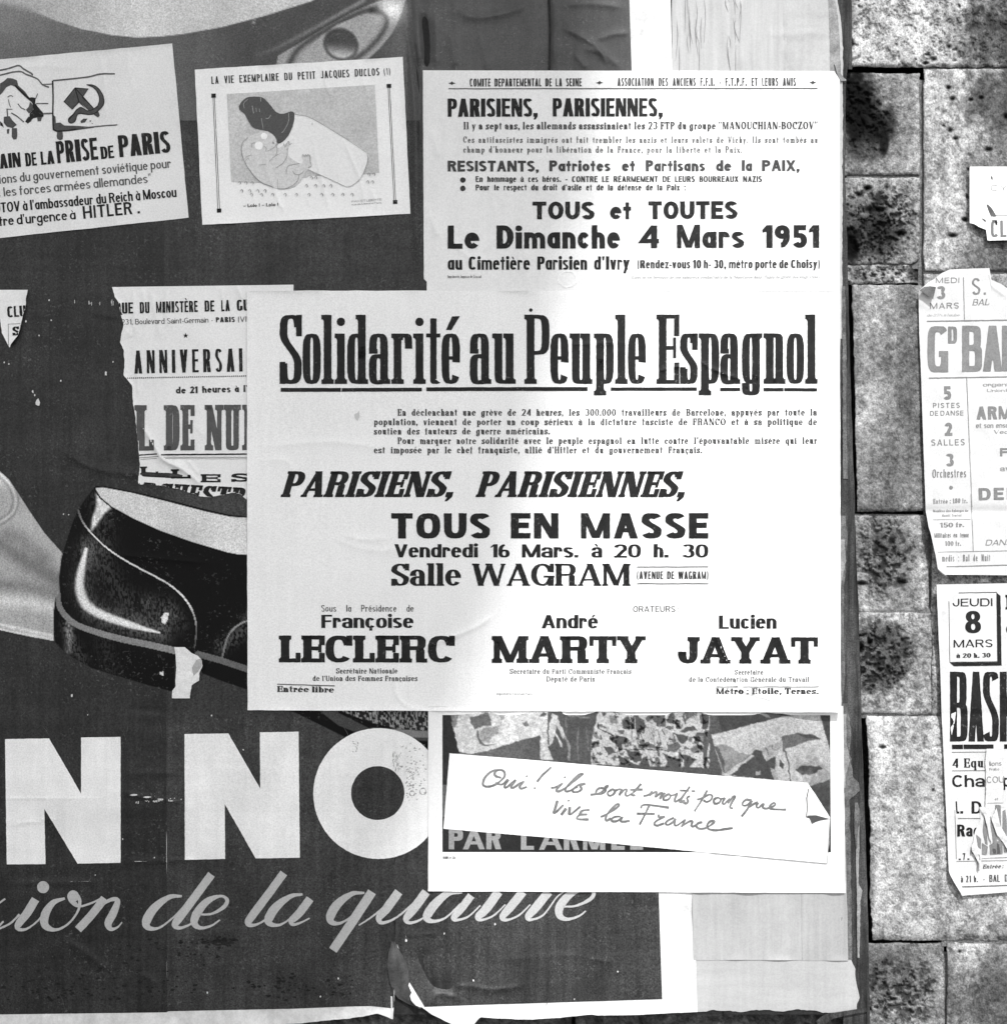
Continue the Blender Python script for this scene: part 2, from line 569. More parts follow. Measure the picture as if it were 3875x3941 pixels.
        if s: R(0, 1 - sh, T + s * 1.5, 1); R(w - Th - s * 1.5, 1 - sh, w, 1)
    elif c in 'Zz':
        h = 1 if c == 'Z' else X
        R(0, h - H, w, h); R(0, 0, w, H); D(0, 0, w - T * 1.2, h, T * 1.2)
        spur(0, h - sp * h, T * .4, h); spur(w - T * .4, 0, w, sp * h)
    elif c == 'K':
        ST(s, 0, 1); D(s + T * .7, .36, w - Th * 1.1, 1, Th * 1.1); D(w - T * 1.15, 0, s + T * 1.1, .62, T * 1.1)
        if s: R(w - T - s * 1.8, 0, w, sh); R(w - Th - s * 2, 1 - sh, w, 1)
    elif c in 'O0': A(w / 2, .5, w / 2, .5, 0, 360)
    elif c == 'Q': A(w / 2, .5, w / 2, .5, 0, 360); D(w * .8, -.12, w * .5, .25, T)
    elif c in 'CG':
        A(w / 2, .5, w / 2, .5, 40 if not s else 15, 320 if c == 'C' else 335)
        if s: R(w - T * .7, .62, w, 1)
        if c == 'G': R(w - T, 0 if s or n > 3 else .08, w, .46); R(w * .55, .46 - H, w + s * .6, .46)
        elif s and H > T * .5: pass
    elif c == 'D':
        rx = min(w * .55, .5) if n < 3 else w * .5
        ST(s, 0, 1, 'l', 'l'); R(s, 1 - H, w - rx, 1); R(s, 0, w - rx, H); A(w - rx, .5, rx, .5, -90, 90)
    elif c in 'PR':
        b = .42 if c == 'P' else .46; ry = (1 - b) / 2; rx = min((w - s) * .55, ry * 1.25)
        wb = w if c == 'P' else w * .95
        ST(s, 0, 1, 'lr', 'l'); R(s, 1 - H, wb - rx, 1); R(s, b, wb - rx, b + H); A(wb - rx, b + ry, rx, ry, -90, 90)
        if c == 'R':
            if s: R(w * .9 - T * 1.0, 0, w * .9, b); R(w * .9 - T, 0, w, sh); A(w * .9 - T * .0 - rx * .6, b - .14, rx * .6, .14 + H, 0, 90)
            else: D(w - T * 1.1, 0, w * .52 - T * .3, b + .02, T * 1.1)
    elif c == 'B':
        ST(s, 0, 1, 'l', 'l'); b = .52
        for y0, y1, ww in ((b - H / 2, 1, w * .94), (0, b + H / 2, w)):
            ry = (y1 - y0) / 2; rx = min((w - s) * .5, ry * 1.2)
            R(s, y1 - H, ww - rx, y1); R(s, y0, ww - rx, y0 + H); A(ww - rx, y0 + ry, rx, ry, -90, 90)
    elif c == 'S': SS(1)
    elif c == 's': SS(X)
    elif c == 'J':
        rx = (w - s) / 2; ry = min(.45, rx * 1.1)
        ST(w - s - T, ry, 1, '', 'lr'); A(rx, ry, rx, ry, 180, 360)
        if s: R(0, ry * .7, T * 1.0, ry + .04)
    elif c == '1':
        x = w - T - s; ST(x, 0, 1, 'lr', ''); P.append([(x, 1), (x, 1 - H * 1.3), (x - w * .4, .78 - H * .5), (x - w * .4, .8)])
    elif c in '25':
        if c == '2':
            ry = .3; A(w / 2, 1 - ry, w / 2, ry, -35, 170); D(0, 0, w - T * 1.25, 1 - ry * 1.35, T * 1.15); R(0, 0, w, H)
        else:
            R(w * .12, 1 - H, w * .93, 1); R(w * .12, .45, w * .12 + T * .8, 1); A(w / 2, .33, w / 2, .33, -150, 115)
    elif c == '3': A(w / 2, .75, w * .46, .25, -80, 155); A(w / 2, .29, w / 2, .29, -155, 85)
    elif c == '4':
        R(w * .62, 0, w * .62 + T, 1); P.append([(0, .22), (w, .22), (w, .22 + H * .85), (w * .62 * H * .85 / .78, .22 + H * .85)]); D(0, .22, w * .62, 1, T)
    elif c == '6': A(w / 2, .3, w / 2, .3, 0, 360); A(w * .62, .5, w * .62, .5, 95, 200)
    elif c == '9': A(w / 2, .7, w / 2, .3, 0, 360); A(w * .38, .5, w * .62, .5, -85, 20)
    elif c == '7': R(0, 1 - H, w, 1); D(w * .2, 0, w - T, 1, T)
    elif c == '8': A(w / 2, .75, w * .46, .25 + H * .1, 0, 360); A(w / 2, .29, w / 2, .29, 0, 360)
    elif c == 'o': A(w / 2, X / 2, w / 2, X / 2, 0, 360)
    elif c == 'c':
        A(w / 2, X / 2, w / 2, X / 2, 35, 325)
        if s: P.append([(w * .62, X * .82), (w, X * .82), (w, X * .6), (w * .62, X * .6)])
    elif c == 'e': A(w / 2, X / 2, w / 2, X / 2, -2, 325); R(T * .6, X * .48 - H * .0, w - T * .3, X * .48 + H * .9)
    elif c == 'a':
        if f.a1:
            A((w - T * .0) / 2, X / 2, w / 2, X / 2, 0, 360); ST(w - T, 0, X, '', '')
        else:
            ry = X * .32; x = w - T - s
            R(x, 0, x + T, X - ry * .9); slab(x, x + T, 0, 1, False, True); A((x + T) / 2, X - ry, (x + T) / 2, ry, 0, 180)
            A((x + T) / 2 * .98, X * .29, (x + T) / 2, X * .30, 60, 300)
            R((x + T) / 2, X * .59 - H, x + T * .3, X * .59); R((x + T) / 2, 0, x + T * .2, H)
            if s: R(0, X * .60, T * 1.1, X - ry + .01)
    elif c in 'bdpqg':
        st0 = -f.desc if c in 'pqg' else 0; st1 = f.asc if c in 'bd' else X
        left = c in 'bp'
        if left:
            ST(s, st0, st1, 'lr' if c == 'p' else '', 'l'); A((w + s) / 2, X / 2, (w - s) / 2, X / 2, 0, 360)
        else:
            x = w - T - s
            ST(x, st0 if c != 'g' else 0, st1, 'lr' if c == 'q' else ('r' if c == 'd' else ''), 'l' if c == 'd' else ('r' if c == 'g' and s else ''))
            A((x + T) / 2, X / 2, (x + T) / 2, X / 2, 0, 360)
            if c == 'g':
                r = f.desc * .8; R(x, -f.desc + r, x + T, .02); A((x + T) / 2, -f.desc + r, (x + T) / 2, r, 180, 360)
                if s: P.append([(0, -f.desc + r * .7), (T, -f.desc + r * .7), (T, -f.desc + r * 1.35), (0, -f.desc + r * 1.35)])
    elif c in 'hn':
        ST(s, 0, f.asc if c == 'h' else X, 'lr', 'l'); x = w - T - s; rx = (w - 2 * s) / 2; ry = min(X * .5, rx * 1.1)
        R(x, 0, x + T, X - ry); slab(x, x + T, 0, 1); A(w / 2, X - ry, rx, ry, 0, 150 if n < 3 else 120)
    elif c == 'm':
        ST(s, 0, X, 'lr', 'l'); wc = (w - 2 * s - T) / 2
        for k in (0, 1):
            x = s + wc * (k + 1); rx = (wc + T) / 2; ry = min(X * .5, rx * 1.2)
            R(x, 0, x + T, X - ry); slab(x, x + T, 0, 1); A(x + T - rx, X - ry, rx, ry, 0, 140)
    elif c == 'r':
        ST(s, 0, X, 'lr', 'l'); rx = (w - s - T * .2); A(w - rx * .5, X - rx * .55, rx * .5, rx * .55, 0, 165)
        if s or n > 3: R(w - T * .95, min(X * .70, X - rx * .55 - .04), w, X - rx * .55 + .01)
    elif c == 'u':
        x = w - T - s; rx = (w - 2 * s) / 2 ; ry = min(X * .5, rx * 1.1)
        R(s, ry, s + T, X); slab(s, s + T, X, -1, True, False); ST(x, 0, X, 'r', 'l'); A(w / 2, ry, rx, ry, 180, 330)
    elif c == 'i':
        ST(s, 0, X, 'lr', 'l')
        if not acc:
            r = T * .56; P.append([(s + T / 2 + r * math.cos(k * .628), X + .17 + min(r, .13) * math.sin(k * .628)) for k in range(10)])
    elif c == 'j': R(0, -.1, T, X); R(0, X + .1, T, X + .1 + T)
    elif c == 'l': ST(s, 0, f.asc, 'lr', 'l')
    elif c == 'k':
        ST(s, 0, f.asc, 'lr', 'l'); D(s + T * .7, X * .35, w - Th * 1.2, X, Th * 1.1); D(w - T * 1.15, 0, s + T * 1.1, X * .58, T * 1.1)
    elif c == 't':
        x = w * .28; R(0, X - H, w * .95, X)
        if f.a1 or w < T * 1.9: x = (w - T) / 2; R(x, 0, x + T, X + .24)
        else: R(x, w * .36 - .01, x + T, X + .22); A(x + w * .36, w * .36, w * .36, w * .36, 180, 320)
    elif c == 'f':
        x = w * .2; ST(x, 0, X + .05, 'lr', ''); R(0, X - H, w * .9, X); A(x + w * .38, 1 - w * .38, w * .38, w * .38, 40, 180); R(x, X, x + T, 1 - w * .36)
    elif c == 'y':
        D(w / 2 - T / 2, 0, s * .5, X, T); P.append([(w * .5 - T * .2 - Th, -f.desc), (w * .5 - T * .2, -f.desc), (w - s * .5, X), (w - s * .5 - Th, X)])
        if s: R(0, X - sh, T + s, X); R(w - Th - s, X - sh, w, X)
    elif c == '.': R(0, 0, T * 1.05, min(T * 1.05, .2))
    elif c == ',': R(0, 0, T, min(T, .2)); P.append([(T * .3, 0), (T, 0), (T * .5, -.16), (T * .1, -.16)])
    elif c == ':': R(0, 0, T, min(T, .16)); R(0, X - min(T, .16), T, X)
    elif c in "'": P.append([(0, 1), (T, 1), (T * .7, .7), (T * .3, .7)])
    elif c in '"“”':
        for k in (0, T * 1.1): P.append([(k, 1), (k + T * .8, 1), (k + T * .5, .7), (k + T * .3, .7)])
    elif c == '!': R(0, .3, T, 1); R(0, 0, T, min(T, .15))
    elif c in '-–': R(0, X * .42, w, X * .42 + min(H, .12))
    elif c == '=': R(0, .2, w, .28); R(0, .42, w, .5)
    elif c == '(': A(.22, .45, .22, .62, 110, 250, .14, .07)
    elif c == ')': A(0, .45, .22, .62, -70, 70, .14, .07)
    elif c == '•':
        P.append([(T / 2 + T / 2 * math.cos(k * .628), .4 + T / 2 * math.sin(k * .628)) for k in range(10)])
    if acc:
        m = w / 2; top = (1.0 if c.isupper() else X) + .05; k = acc[1]; a = min(max(T * .5, .1), w * .4)
        if k == '/': P.append([(m - a * .7, top), (m + a * .1, top), (m + a * 1.3, top + .2), (m + a * .2, top + .2)])
        elif k == '\\': P.append([(m + a * .7, top), (m - a * .1, top), (m - a * 1.3, top + .2), (m - a * .2, top + .2)])
        elif k == '^': P.append([(m - a, top), (m, top + .2), (m + a, top), (m, top + .09)])
        elif k == ',': R(m - T * .2, -.2, m + T * .5, 0)
        elif k == ':': R(m - .12, top, m - .03, top + .1); R(m + .03, top, m + .12, top + .1)
    return P

def put(ink, ch, ox, oy, ux, uy, w, f, cap):
    for q in glyph(ch, w, f):
        pts = []
        for (gx, gy) in q:
            gx = gx + f.slant * gy
            pts.append((ox + (ux * gx + uy * gy) * cap, oy + (uy * gx - ux * gy) * cap))
        ink.add(pts)

def text(ink, s, A, B, cap, f):
    """set a line of lettering from A to B along its baseline, letters widened or narrowed to fit"""
    L = math.hypot(B[0] - A[0], B[1] - A[1]); ux = (B[0] - A[0]) / L; uy = (B[1] - A[1]) / L
    a = b = 0
    for i, ch in enumerate(s):
        if ch == ' ':
            b += f.sp; continue
        p, q = natw(ch, f)
        a += p; b += q
        if i < len(s) - 1 and s[i + 1] != ' ': b += f.gap
    b += max(f.slant, 0) * .5
    W = (L / cap - b) / max(a, 1e-6) if a else 1
    k = 1
    if a and W < .35:          # very long line: squeeze evenly
        W = .55; k = (L / cap) / (a * W + b)
    cur = 0
    for i, ch in enumerate(s):
        if ch == ' ':
            cur += f.sp * k; continue
        p, q = natw(ch, f)
        w = p * W + q
        # note: uy as used in put() is the downward slope of the baseline
        gl = glyph(ch, w, f)
        for qd in gl:
            ink.add([(A[0] + ux * (cur + gx * k + f.slant * gy) * cap + uy * gy * cap,
                      A[1] + uy * (cur + gx * k + f.slant * gy) * cap - ux * gy * cap) for (gx, gy) in qd])
        cur += w * k + (f.gap * k if i < len(s) - 1 and s[i + 1] != ' ' else 0)

def letters(ink, items, base, cap, f):
    """items: (character, x0, x1); each letter fitted to its own extent"""
    for ch, x0, x1 in items:
        w = (x1 - x0) / cap - max(f.slant, 0) * .9
        by = base(x0) if callable(base) else base
        for qd in glyph(ch, w, f):
            ink.add([(x0 + (gx + f.slant * gy) * cap, by - gy * cap) for (gx, gy) in qd])

ESUN = 1.9      # how much brighter a sunlit face prints than its albedo
def AS(t): return lin(t) / ESUN
def AP(t): return lin(t) * 1.07

# ------------------------------------------------------------ ground, masonry
def box(name, lo, hi, mat, parent=None):
    x0, y0, z0 = lo; x1, y1, z1 = hi
    v = [(x0, y0, z0), (x1, y0, z0), (x1, y1, z0), (x0, y1, z0), (x0, y0, z1), (x1, y0, z1), (x1, y1, z1), (x0, y1, z1)]
    f = [(0, 3, 2, 1), (4, 5, 6, 7), (0, 1, 5, 4), (1, 2, 6, 5), (2, 3, 7, 6), (3, 0, 4, 7)]
    return mesh_obj(name, v, f, mat, parent)

M_GROUND = material('asphalt', .06, .9, .2, grain=.3, blotch=.25, bl_scale=3, bump=.6, bump_scale=120)
M_CORE = material('soot_mortar', .045, .95, .1, grain=.25, blotch=.4, bl_scale=40, bump=.8, bump_scale=150)
M_STONE = material('weathered_limestone', attr='tone', rough=.92, spec=.15, grain=.26, blotch=.15, bl_scale=330, fine=430, bump=.9, bump_scale=260)
M_WOOD = material('weathered_wood', .036, .85, .25, grain=.3, blotch=.45, bl_scale=25, streak=.95, bump=.6, bump_scale=160)
M_ADDED_SLAB = material('added_slab_concrete', .3, .9, .2, bump=.1)

pav = box('pavement', (-9, -16, -.12), (9, .3, 0.0), M_GROUND); pav['kind'] = 'structure'
wall = thing('stone_wall', 'old limestone block wall with pitted, rough blocks and dark joints behind the board', 'wall', (0.2, .06, 0))
core = box('mortar', (-9, .062, 0), (9, .45, 13.2), M_CORE, wall)

def block(x0, y0, x1, y1, face, tone, amp=1.6, pore=.5, stain=None, pits=(), rnd=7, step=2.1, edge_jag=3, seed=0, rough_patch=None, sl=0):
    nu = max(4, int((x1 - x0) / step)); nv = max(4, int((y1 - y0) / step))
    U = np.concatenate([[0], np.linspace(0, 1, nu), [1]]); V = np.concatenate([[0], np.linspace(0, 1, nv), [1]])
    UU, VV = np.meshgrid(U, V)
    X = x0 + UU * (x1 - x0) + sl * VV * (1 - UU); Y = y0 + VV * (y1 - y0)
    # uneven arrises
    jx = edge_jag * (fnoise(Y, X, 40, 30 + seed % 7, 5, .72) - .5) * 2.6; jy = edge_jag * (fnoise(X, Y, 40, 34 + seed % 7, 5, .72) - .5) * 2.6
    wx = 1 - np.minimum(UU, 1 - UU) * 2; wy = 1 - np.minimum(VV, 1 - VV) * 2
    X = X + jx * wx ** 6; Y = Y + jy * wy ** 6
    ex = np.minimum(X - x0, x1 - X); ey = np.minimum(Y - y0, y1 - Y)
    e = np.clip(np.minimum(ex, ey), 0, None)
    sx, sy = X + seed * 57, Y + seed * 31
    f = fnoise(sx, sy, 60, 40, 4, .6) - .5
    g = fnoise(sx, sy, 9, 44, 4, .85)
    h = fnoise(sx, sy, 6.5, 50, 3, .8)
    p = shoulder(g, .56, .64) * pore
    rp = rough_patch(X, Y) if rough_patch else 0 * X
    p2 = shoulder(fnoise(sx, sy, 9, 54, 3, .75), .46, .60) * rp
    D = face + amp * f * 2 + .5 * (h - .5) - 2.2 * p - 4.0 * p2 - (rnd * .45 + 1.6 * fnoise(sx, sy, 14, 57, 3)) * np.exp(-e / max(rnd * .6, .1))
    T = tone * (1 - .24 * (g - .5) * 2 + .26 * (h - .5) * 2) * (1 + .22 * f * 2)
    T = T * (1 + .16 * (fnoise(sx, sy, 16, 74, 4, .7, ) - .5) * 2) * (1 + .14 * (vnoise(sx, sy, 14, 76, 110) - .5) * 2)
    T = T * (1 - .34 * p) * (1 - .50 * p2) * (1 - .12 * rp)
    for (px, py, rx, ry, dd) in pits:
        q = ((X - px) / rx) ** 2 + ((Y - py) / ry) ** 2
        k = np.exp(-q ** 1.5)
        D = D - dd * k; T = T * (1 - .75 * k)
    if stain is not None:
        T = T * stain(X, Y)
    T = np.clip(T, 6, 250)
    D[0, :] = -58; D[-1, :] = -58; D[:, 0] = -58; D[:, -1] = -58
    nvv, nuu = X.shape
    return mesh_obj('stone_block', world_xyz(X, Y, D).reshape(-1, 3), grid_faces(nuu, nvv), M_STONE, wall, True, AS(T).ravel())

def blob(cx, cy, rx, ry, soft=.35, n_amp=.5, seed=0, sc=18):
    def f(X, Y):
        q = np.sqrt(((X - cx) / rx) ** 2 + ((Y - cy) / ry) ** 2) + n_amp * (fnoise(X, Y, sc, 60 + seed, 4, .65) - .5)
        return 1 - shoulder(q, 1 - soft, 1 + soft)
    return f

def stain_of(*bl):
    def f(X, Y):
        r = 1 + 0 * X
        for b, k in bl: r = r * (1 - k * b(X, Y))
        return r
    return f

# top course
block(1608, -210, 2080, 126, -4, 218, amp=2.4, pore=.7, seed=1, edge_jag=2.5,
      stain=stain_of((blob(1900, 70, 95, 60, .5, 1.0, 1), .55), (blob(1900, 20, 70, 40, .4, 1.2, 2, 9), .35)),
      pits=[(1794, 87, 5, 4, 3), (1753, 102, 5, 3, 3), (1765, 111, 6, 4, 4), (1808, 92, 3, 3, 2), (1814, 11, 3, 3, 2), (1750, 118, 6, 3, 3), (1606, 80, 8, 8, 5)])
# narrow blocks between the board and the joint
block(1580, 137, 1739, 331, -10, 168, amp=1.4, pore=.35, seed=2, rnd=5,
      stain=stain_of((blob(1612, 196, 40, 66, .45, .9, 3), .93), (blob(1650, 232, 40, 34, .5, .9, 4), .75), (blob(1672, 268, 9, 26, .3, .3, 5), .8), (blob(1625, 275, 40, 26, .6, 1, 6), .45)),
      rough_patch=blob(1625, 220, 60, 60, .5, .8, 7))
block(1580, 335, 1739, 500, -10, 172, amp=1.6, pore=.6, seed=3, rnd=4,
      stain=stain_of((blob(1650, 400, 46, 36, .4, .9, 8), .25), (blob(1655, 450, 55, 40, .4, .9, 9), .5), (blob(1608, 468, 16, 34, .4, .8, 1), .8)),
      rough_patch=blob(1660, 425, 62, 70, .35, .9, 2),
      pits=[(1641, 355, 7, 5, 5), (1650, 396, 17, 7, 7), (1610, 470, 12, 20, 8), (1625, 368, 8, 4, 4), (1700, 441, 10, 4, 4), (1740, 500, 9, 9, 6)])
block(1582, 500, 1741, 536, -11, 187, amp=2.2, pore=1.0, seed=4, rnd=4, rough_patch=blob(1670, 510, 60, 22, .5, 1, 3),
      pits=[(1617, 500, 8, 6, 6), (1738, 504, 14, 10, 8), (1743, 521, 8, 6, 6)], stain=stain_of((blob(1738, 512, 22, 18, .5, .9, 4), .7)))
block(1611, 538, 1752, 967, -3, 164, amp=2.0, pore=.35, seed=5, rnd=8, sl=10, edge_jag=3,
      stain=stain_of((blob(1728, 720, 40, 190, .5, .8, 4), .22), (blob(1640, 900, 60, 80, .5, .8, 5), .10)))
block(1600, 972, 1757, 1157, -11, 182, amp=1.5, pore=.45, seed=6, rnd=4, rough_patch=blob(1670, 1050, 50, 70, .5, .9, 5),
      stain=stain_of((blob(1672, 1055, 46, 62, .5, .8, 6), .30), (blob(1752, 1000, 8, 60, .6, .5, 7), .3)),
      pits=[(1628, 1103, 9, 4, 6), (1704, 1101, 8, 5, 6), (1686, 1022, 6, 9, 4)])
block(1600, 1158, 1764, 1350, -10, 187, amp=1.4, pore=.5, seed=7, rnd=3, rough_patch=blob(1660, 1242, 62, 66, .22, .5, 6, 12),
      stain=stain_of((blob(1660, 1242, 62, 66, .2, .5, 6, 12), .38)),
      pits=[(1627, 1225, 6, 11, 7), (1655, 1258, 7, 5, 6), (1664, 1266, 7, 4, 5), (1645, 1214, 5, 4, 4), (1628, 1272, 5, 5, 4)])
# big lower block running under the small poster
block(1639, 1354, 2060, 1778, -2, 206, amp=1.8, pore=.4, seed=8, rnd=14, sl=9, edge_jag=4,
      stain=stain_of((blob(1840, 1745, 70, 40, .7, .8, 3), .15), (blob(1660, 1400, 40, 50, .6, .8, 5), -.12)),
      pits=[(1764, 1494, 3, 3, 3), (1669, 1413, 7, 3, 4)])
block(1604, 1783, 1785, 2120, -11, 160, amp=1.8, pore=.5, seed=9, rnd=4, rough_patch=blob(1700, 1880, 70, 60, .5, .9, 3),
      stain=stain_of((blob(1690, 1830, 60, 50, .6, .8, 3), .15)), pits=[(1719, 1896, 4, 4, 5), (1690, 1890, 6, 3, 4)])
block(1790, 1784, 2080, 2120, -7, 180, amp=1.8, pore=.4, seed=10, rnd=6, stain=stain_of((blob(1900, 1900, 110, 60, .7, .8, 3), .42)),
      pits=[(1814, 1800, 3, 3, 3)])
# right-hand column
block(1746, 129, 2080, 512, -6, 208, amp=1.6, pore=.35, seed=11, rnd=4,
      stain=stain_of((blob(1915, 190, 90, 70, .35, .9, 1), .48), (blob(1905, 290, 75, 40, .4, .9, 3), .25), (blob(1890, 480, 80, 60, .5, .9, 2), .40), (blob(1853, 325, 30, 14, .3, .9, 8), .2)),
      pits=[(1793, 165, 4, 4, 4), (1801, 186, 5, 4, 4), (1835, 188, 5, 3, 4), (1855, 184, 5, 3, 4), (1796, 246, 5, 4, 4), (1806, 261, 5, 3, 4), (1784, 237, 3, 2, 3),
            (1869, 282, 7, 4, 5), (1825, 415, 6, 4, 7), (1801, 445, 8, 4, 7), (1831, 319, 3, 3, 3), (1829, 371, 3, 5, 3), (1787, 521, 2, 2, 2), (1902, 220, 5, 6, 5)])
block(1746, 517, 2080, 965, -6, 172, amp=1.6, pore=.3, seed=12, rnd=4)
block(1762, 968, 2080, 1352, -7, 172, amp=1.6, pore=.6, seed=13, rnd=4)
M_JOINT = material('joint_mortar', .13, .95, .1, grain=.3, blotch=.4, bl_scale=70, bump=1, bump_scale=200)
def joint(x0, y0, x1, y1, d):
    nx_ = int((x1 - x0) / 4) + 2; ny_ = int((y1 - y0) / 3) + 2
    X, Y = np.meshgrid(np.linspace(x0, x1, nx_), np.linspace(y0, y1, ny_))
    mesh_obj('mortar_joint', world_xyz(X, Y, d + 1.6 * (fnoise(X, Y, 9, 66, 3) - .5)).reshape(-1, 3), grid_faces(nx_, ny_), M_JOINT, wall, True)
joint(1600, 322, 1742, 342, -14.5); joint(1604, 494, 1744, 508, -14); joint(1604, 1150, 1762, 1164, -12.5); joint(1604, 1338, 1764, 1358, -14)
joint(1746, 505, 2080, 524, -10.5); joint(1746, 958, 2080, 976, -10.5); joint(1746, 120, 2080, 134, -10.5); joint(1762, 1344, 2060, 1360, -10); joint(1780, 1774, 2060, 1790, -10.5)
joint(1736, 150, 1750, 960, -13.5); joint(1750, 985, 1768, 1350, -18); joint(1782, 1800, 1794, 2100, -16)
# courses hidden behind and below the board, and onwards to the right and left
M_rows = [(-1200, -640), (-630, -220), (-210, 126), (137, 531), (538, 967), (972, 1350), (1354, 1778), (1783, 2120), (2126, 2540), (2546, 3050)]
for r, (ya, yb) in enumerate(M_rows):
    x = 2086 + (r % 3) * 9
    while x < 4300:
        w = random.uniform(300, 620); block(x, ya, x + w, yb, random.uniform(-12, -4), random.uniform(135, 175), seed=int(x) % 40 + r, step=16); x += w + 6
    if ya >= 1783:
        x = 1600 if ya < 2000 else 2080
    else:
        x = 1578 if ya > -220 else 2080
    first = True
    while x > -3400:
        w = random.uniform(300, 560)
        stp = 5 if (ya == 1783 and x > 0) else 16
        block(x - w, ya, x, yb, random.uniform(-17, -14), random.uniform(95, 115), seed=int(x) % 40 + r, step=stp, rough_patch=(lambda X, Y: 0.5 + 0 * X) if stp == 5 else None)  # stone tone set low, deepening the shade under the board in the colour
        x -= w + 6

# added slab out of view, its edge shaped to shade the left of the board
pen = [(1330, -700), (1230, -300), (1160, -60), (1145, 150), (1128, 400), (1085, 620), (1030, 900), (965, 1200), (865, 1450), (770, 1680), (690, 1900), (600, 2150), (440, 2600), (200, 3400)]
ZC = HZ + 11.0
kz = SUN_TO.z / -SUN_TO.y; kx = SUN_TO.x / -SUN_TO.y
edge = []
for (px, py) in pen:
    zw = HZ + (CY - py) * S; t = (ZC - zw) / kz
    edge.append(((px - CX) * S + t * kx, -t))
out = [(-8, .0)] + [(edge[0][0], .0)] + edge + [(edge[-1][0] - .3, -12.5), (-8, -12.5)]
n = len(out)
cv = [(x, y, ZC) for x, y in out] + [(x, y, ZC + .14) for x, y in out]
cf = [list(range(n))[::-1] if False else list(range(n)), list(range(n, 2 * n))[::-1]] + [(i, i + n, (i + 1) % n + n, (i + 1) % n) for i in range(n)]
can = thing('canopy', 'flat concrete canopy fixed high on the wall above the poster board', 'canopy', (-3, 0, ZC))
mesh_obj('added_slab_body', cv, cf, M_ADDED_SLAB, can)
for bx in (-6.5, -4.5, -2.5, -.8):
    box('bracket', (bx - .06, -1.4, ZC - .22), (bx + .06, .06, ZC - .004), M_ADDED_SLAB, can)

# ------------------------------------------------------------ the board
def redge(y): return np.interp(y, [-160, 0, 110, 150, 330, 500, 700, 950, 1180, 1360, 1500, 1730, 1936, 2080], [1605, 1605, 1606, 1600, 1598, 1603, 1608, 1616, 1624, 1629, 1634, 1641, 1645, 1648])
board = thing('poster_board', 'wooden board with a splintered dark edge, pasted over with posters', 'board', base_of(700, 1925, -20))
def strip_quad(name, xa0, xa1, xb0, xb1, y0, y1, d0, d1, mat, par, step=4, jag=1.5):
    """upright slat whose left/right edges run from (xa0..xb0) at y0 to (xa1..xb1) at y1"""
    nv = int((y1 - y0) / step); nu = 9
    V = np.linspace(0, 1, nv)[:, None] * np.ones((1, nu)); u = np.array([0, 0, .04, .3, .5, .7, .96, 1, 1])[None, :] * np.ones((nv, 1))
    Y = y0 + V * (y1 - y0); XA = xa0 + V * (xa1 - xa0); XB = (redge(Y) if name == 'edge_post' else xb0 + V * (xb1 - xb0))
    X = XA * (1 - u) + XB * u + jag * (fnoise(Y, 0 * Y, 35, 3, 4) - .5) * 2 * (u > .5)
    D = d1 + .9 * (fnoise(X * 6, Y, 26, 4, 3) - .5)
    D[:, 0] = d0; D[:, -1] = d0; D[:, 1] -= .8; D[:, -2] -= 1.4
    return mesh_obj(name, world_xyz(X, Y, D).reshape(-1, 3), grid_faces(nu, nv), mat, par, True)
strip_quad('edge_post', 1562, 1596, redge(-160), redge(2080), -160, 2080, -13, -.2, M_WOOD, board)
strip_quad('edge_sliver', 1598, 1603, redge(-160) + 3, 1612, -160, 130, -13, -2.2, M_WOOD, board, jag=2)
# board panel behind the papers (planks)
px = -1500.0
M_PLANK = material('board_planks', .02, .85, .2, grain=.2, blotch=.3, bl_scale=12, streak=.4, bump=.4, bump_scale=100)
while px < 1555:
    nx_ = min(px + 236, 1560)
    v = world_xyz([px, nx_, nx_, px] * 2, [-900, -900, 1919, 1919] * 2, [-.9] * 4 + [-9.5] * 4)
    mesh_obj('plank', v, [(0, 3, 2, 1), (4, 5, 6, 7), (0, 1, 5, 4), (1, 2, 6, 5), (2, 3, 7, 6), (3, 0, 4, 7)], M_PLANK, board)
    px = nx_ + 3
# splinter at the foot of the post
ik = [(1543, 1925), (1560, 1912), (1600, 1906), (1638, 1900), (1640, 1908), (1605, 1914), (1575, 1921), (1556, 1935), (1546, 1934)]
ik = [(a, b + 6) for a, b in ik]
V = world_xyz([p[0] for p in ik] * 2, [p[1] for p in ik] * 2, [3.2] * 9 + [-4] * 9)
tri = [tuple(t) for t in tessellate_polygon([[Vector((p[0], p[1], 0)) for p in ik]])]
mesh_obj('splinter', V, tri + [tuple(i + 9 for i in t) for t in tri] + [(i, (i + 1) % 9, (i + 1) % 9 + 9, i + 9) for i in range(9)], M_WOOD, board)

def flat_wave(x, y): return .35 * (fnoise(x, y, 200, 3, 2) - .5)

# grey backing papers on the board
def paper_thing(name, label, cat, at, group=None):
    return thing(name, label, cat, base_of(*at), group)

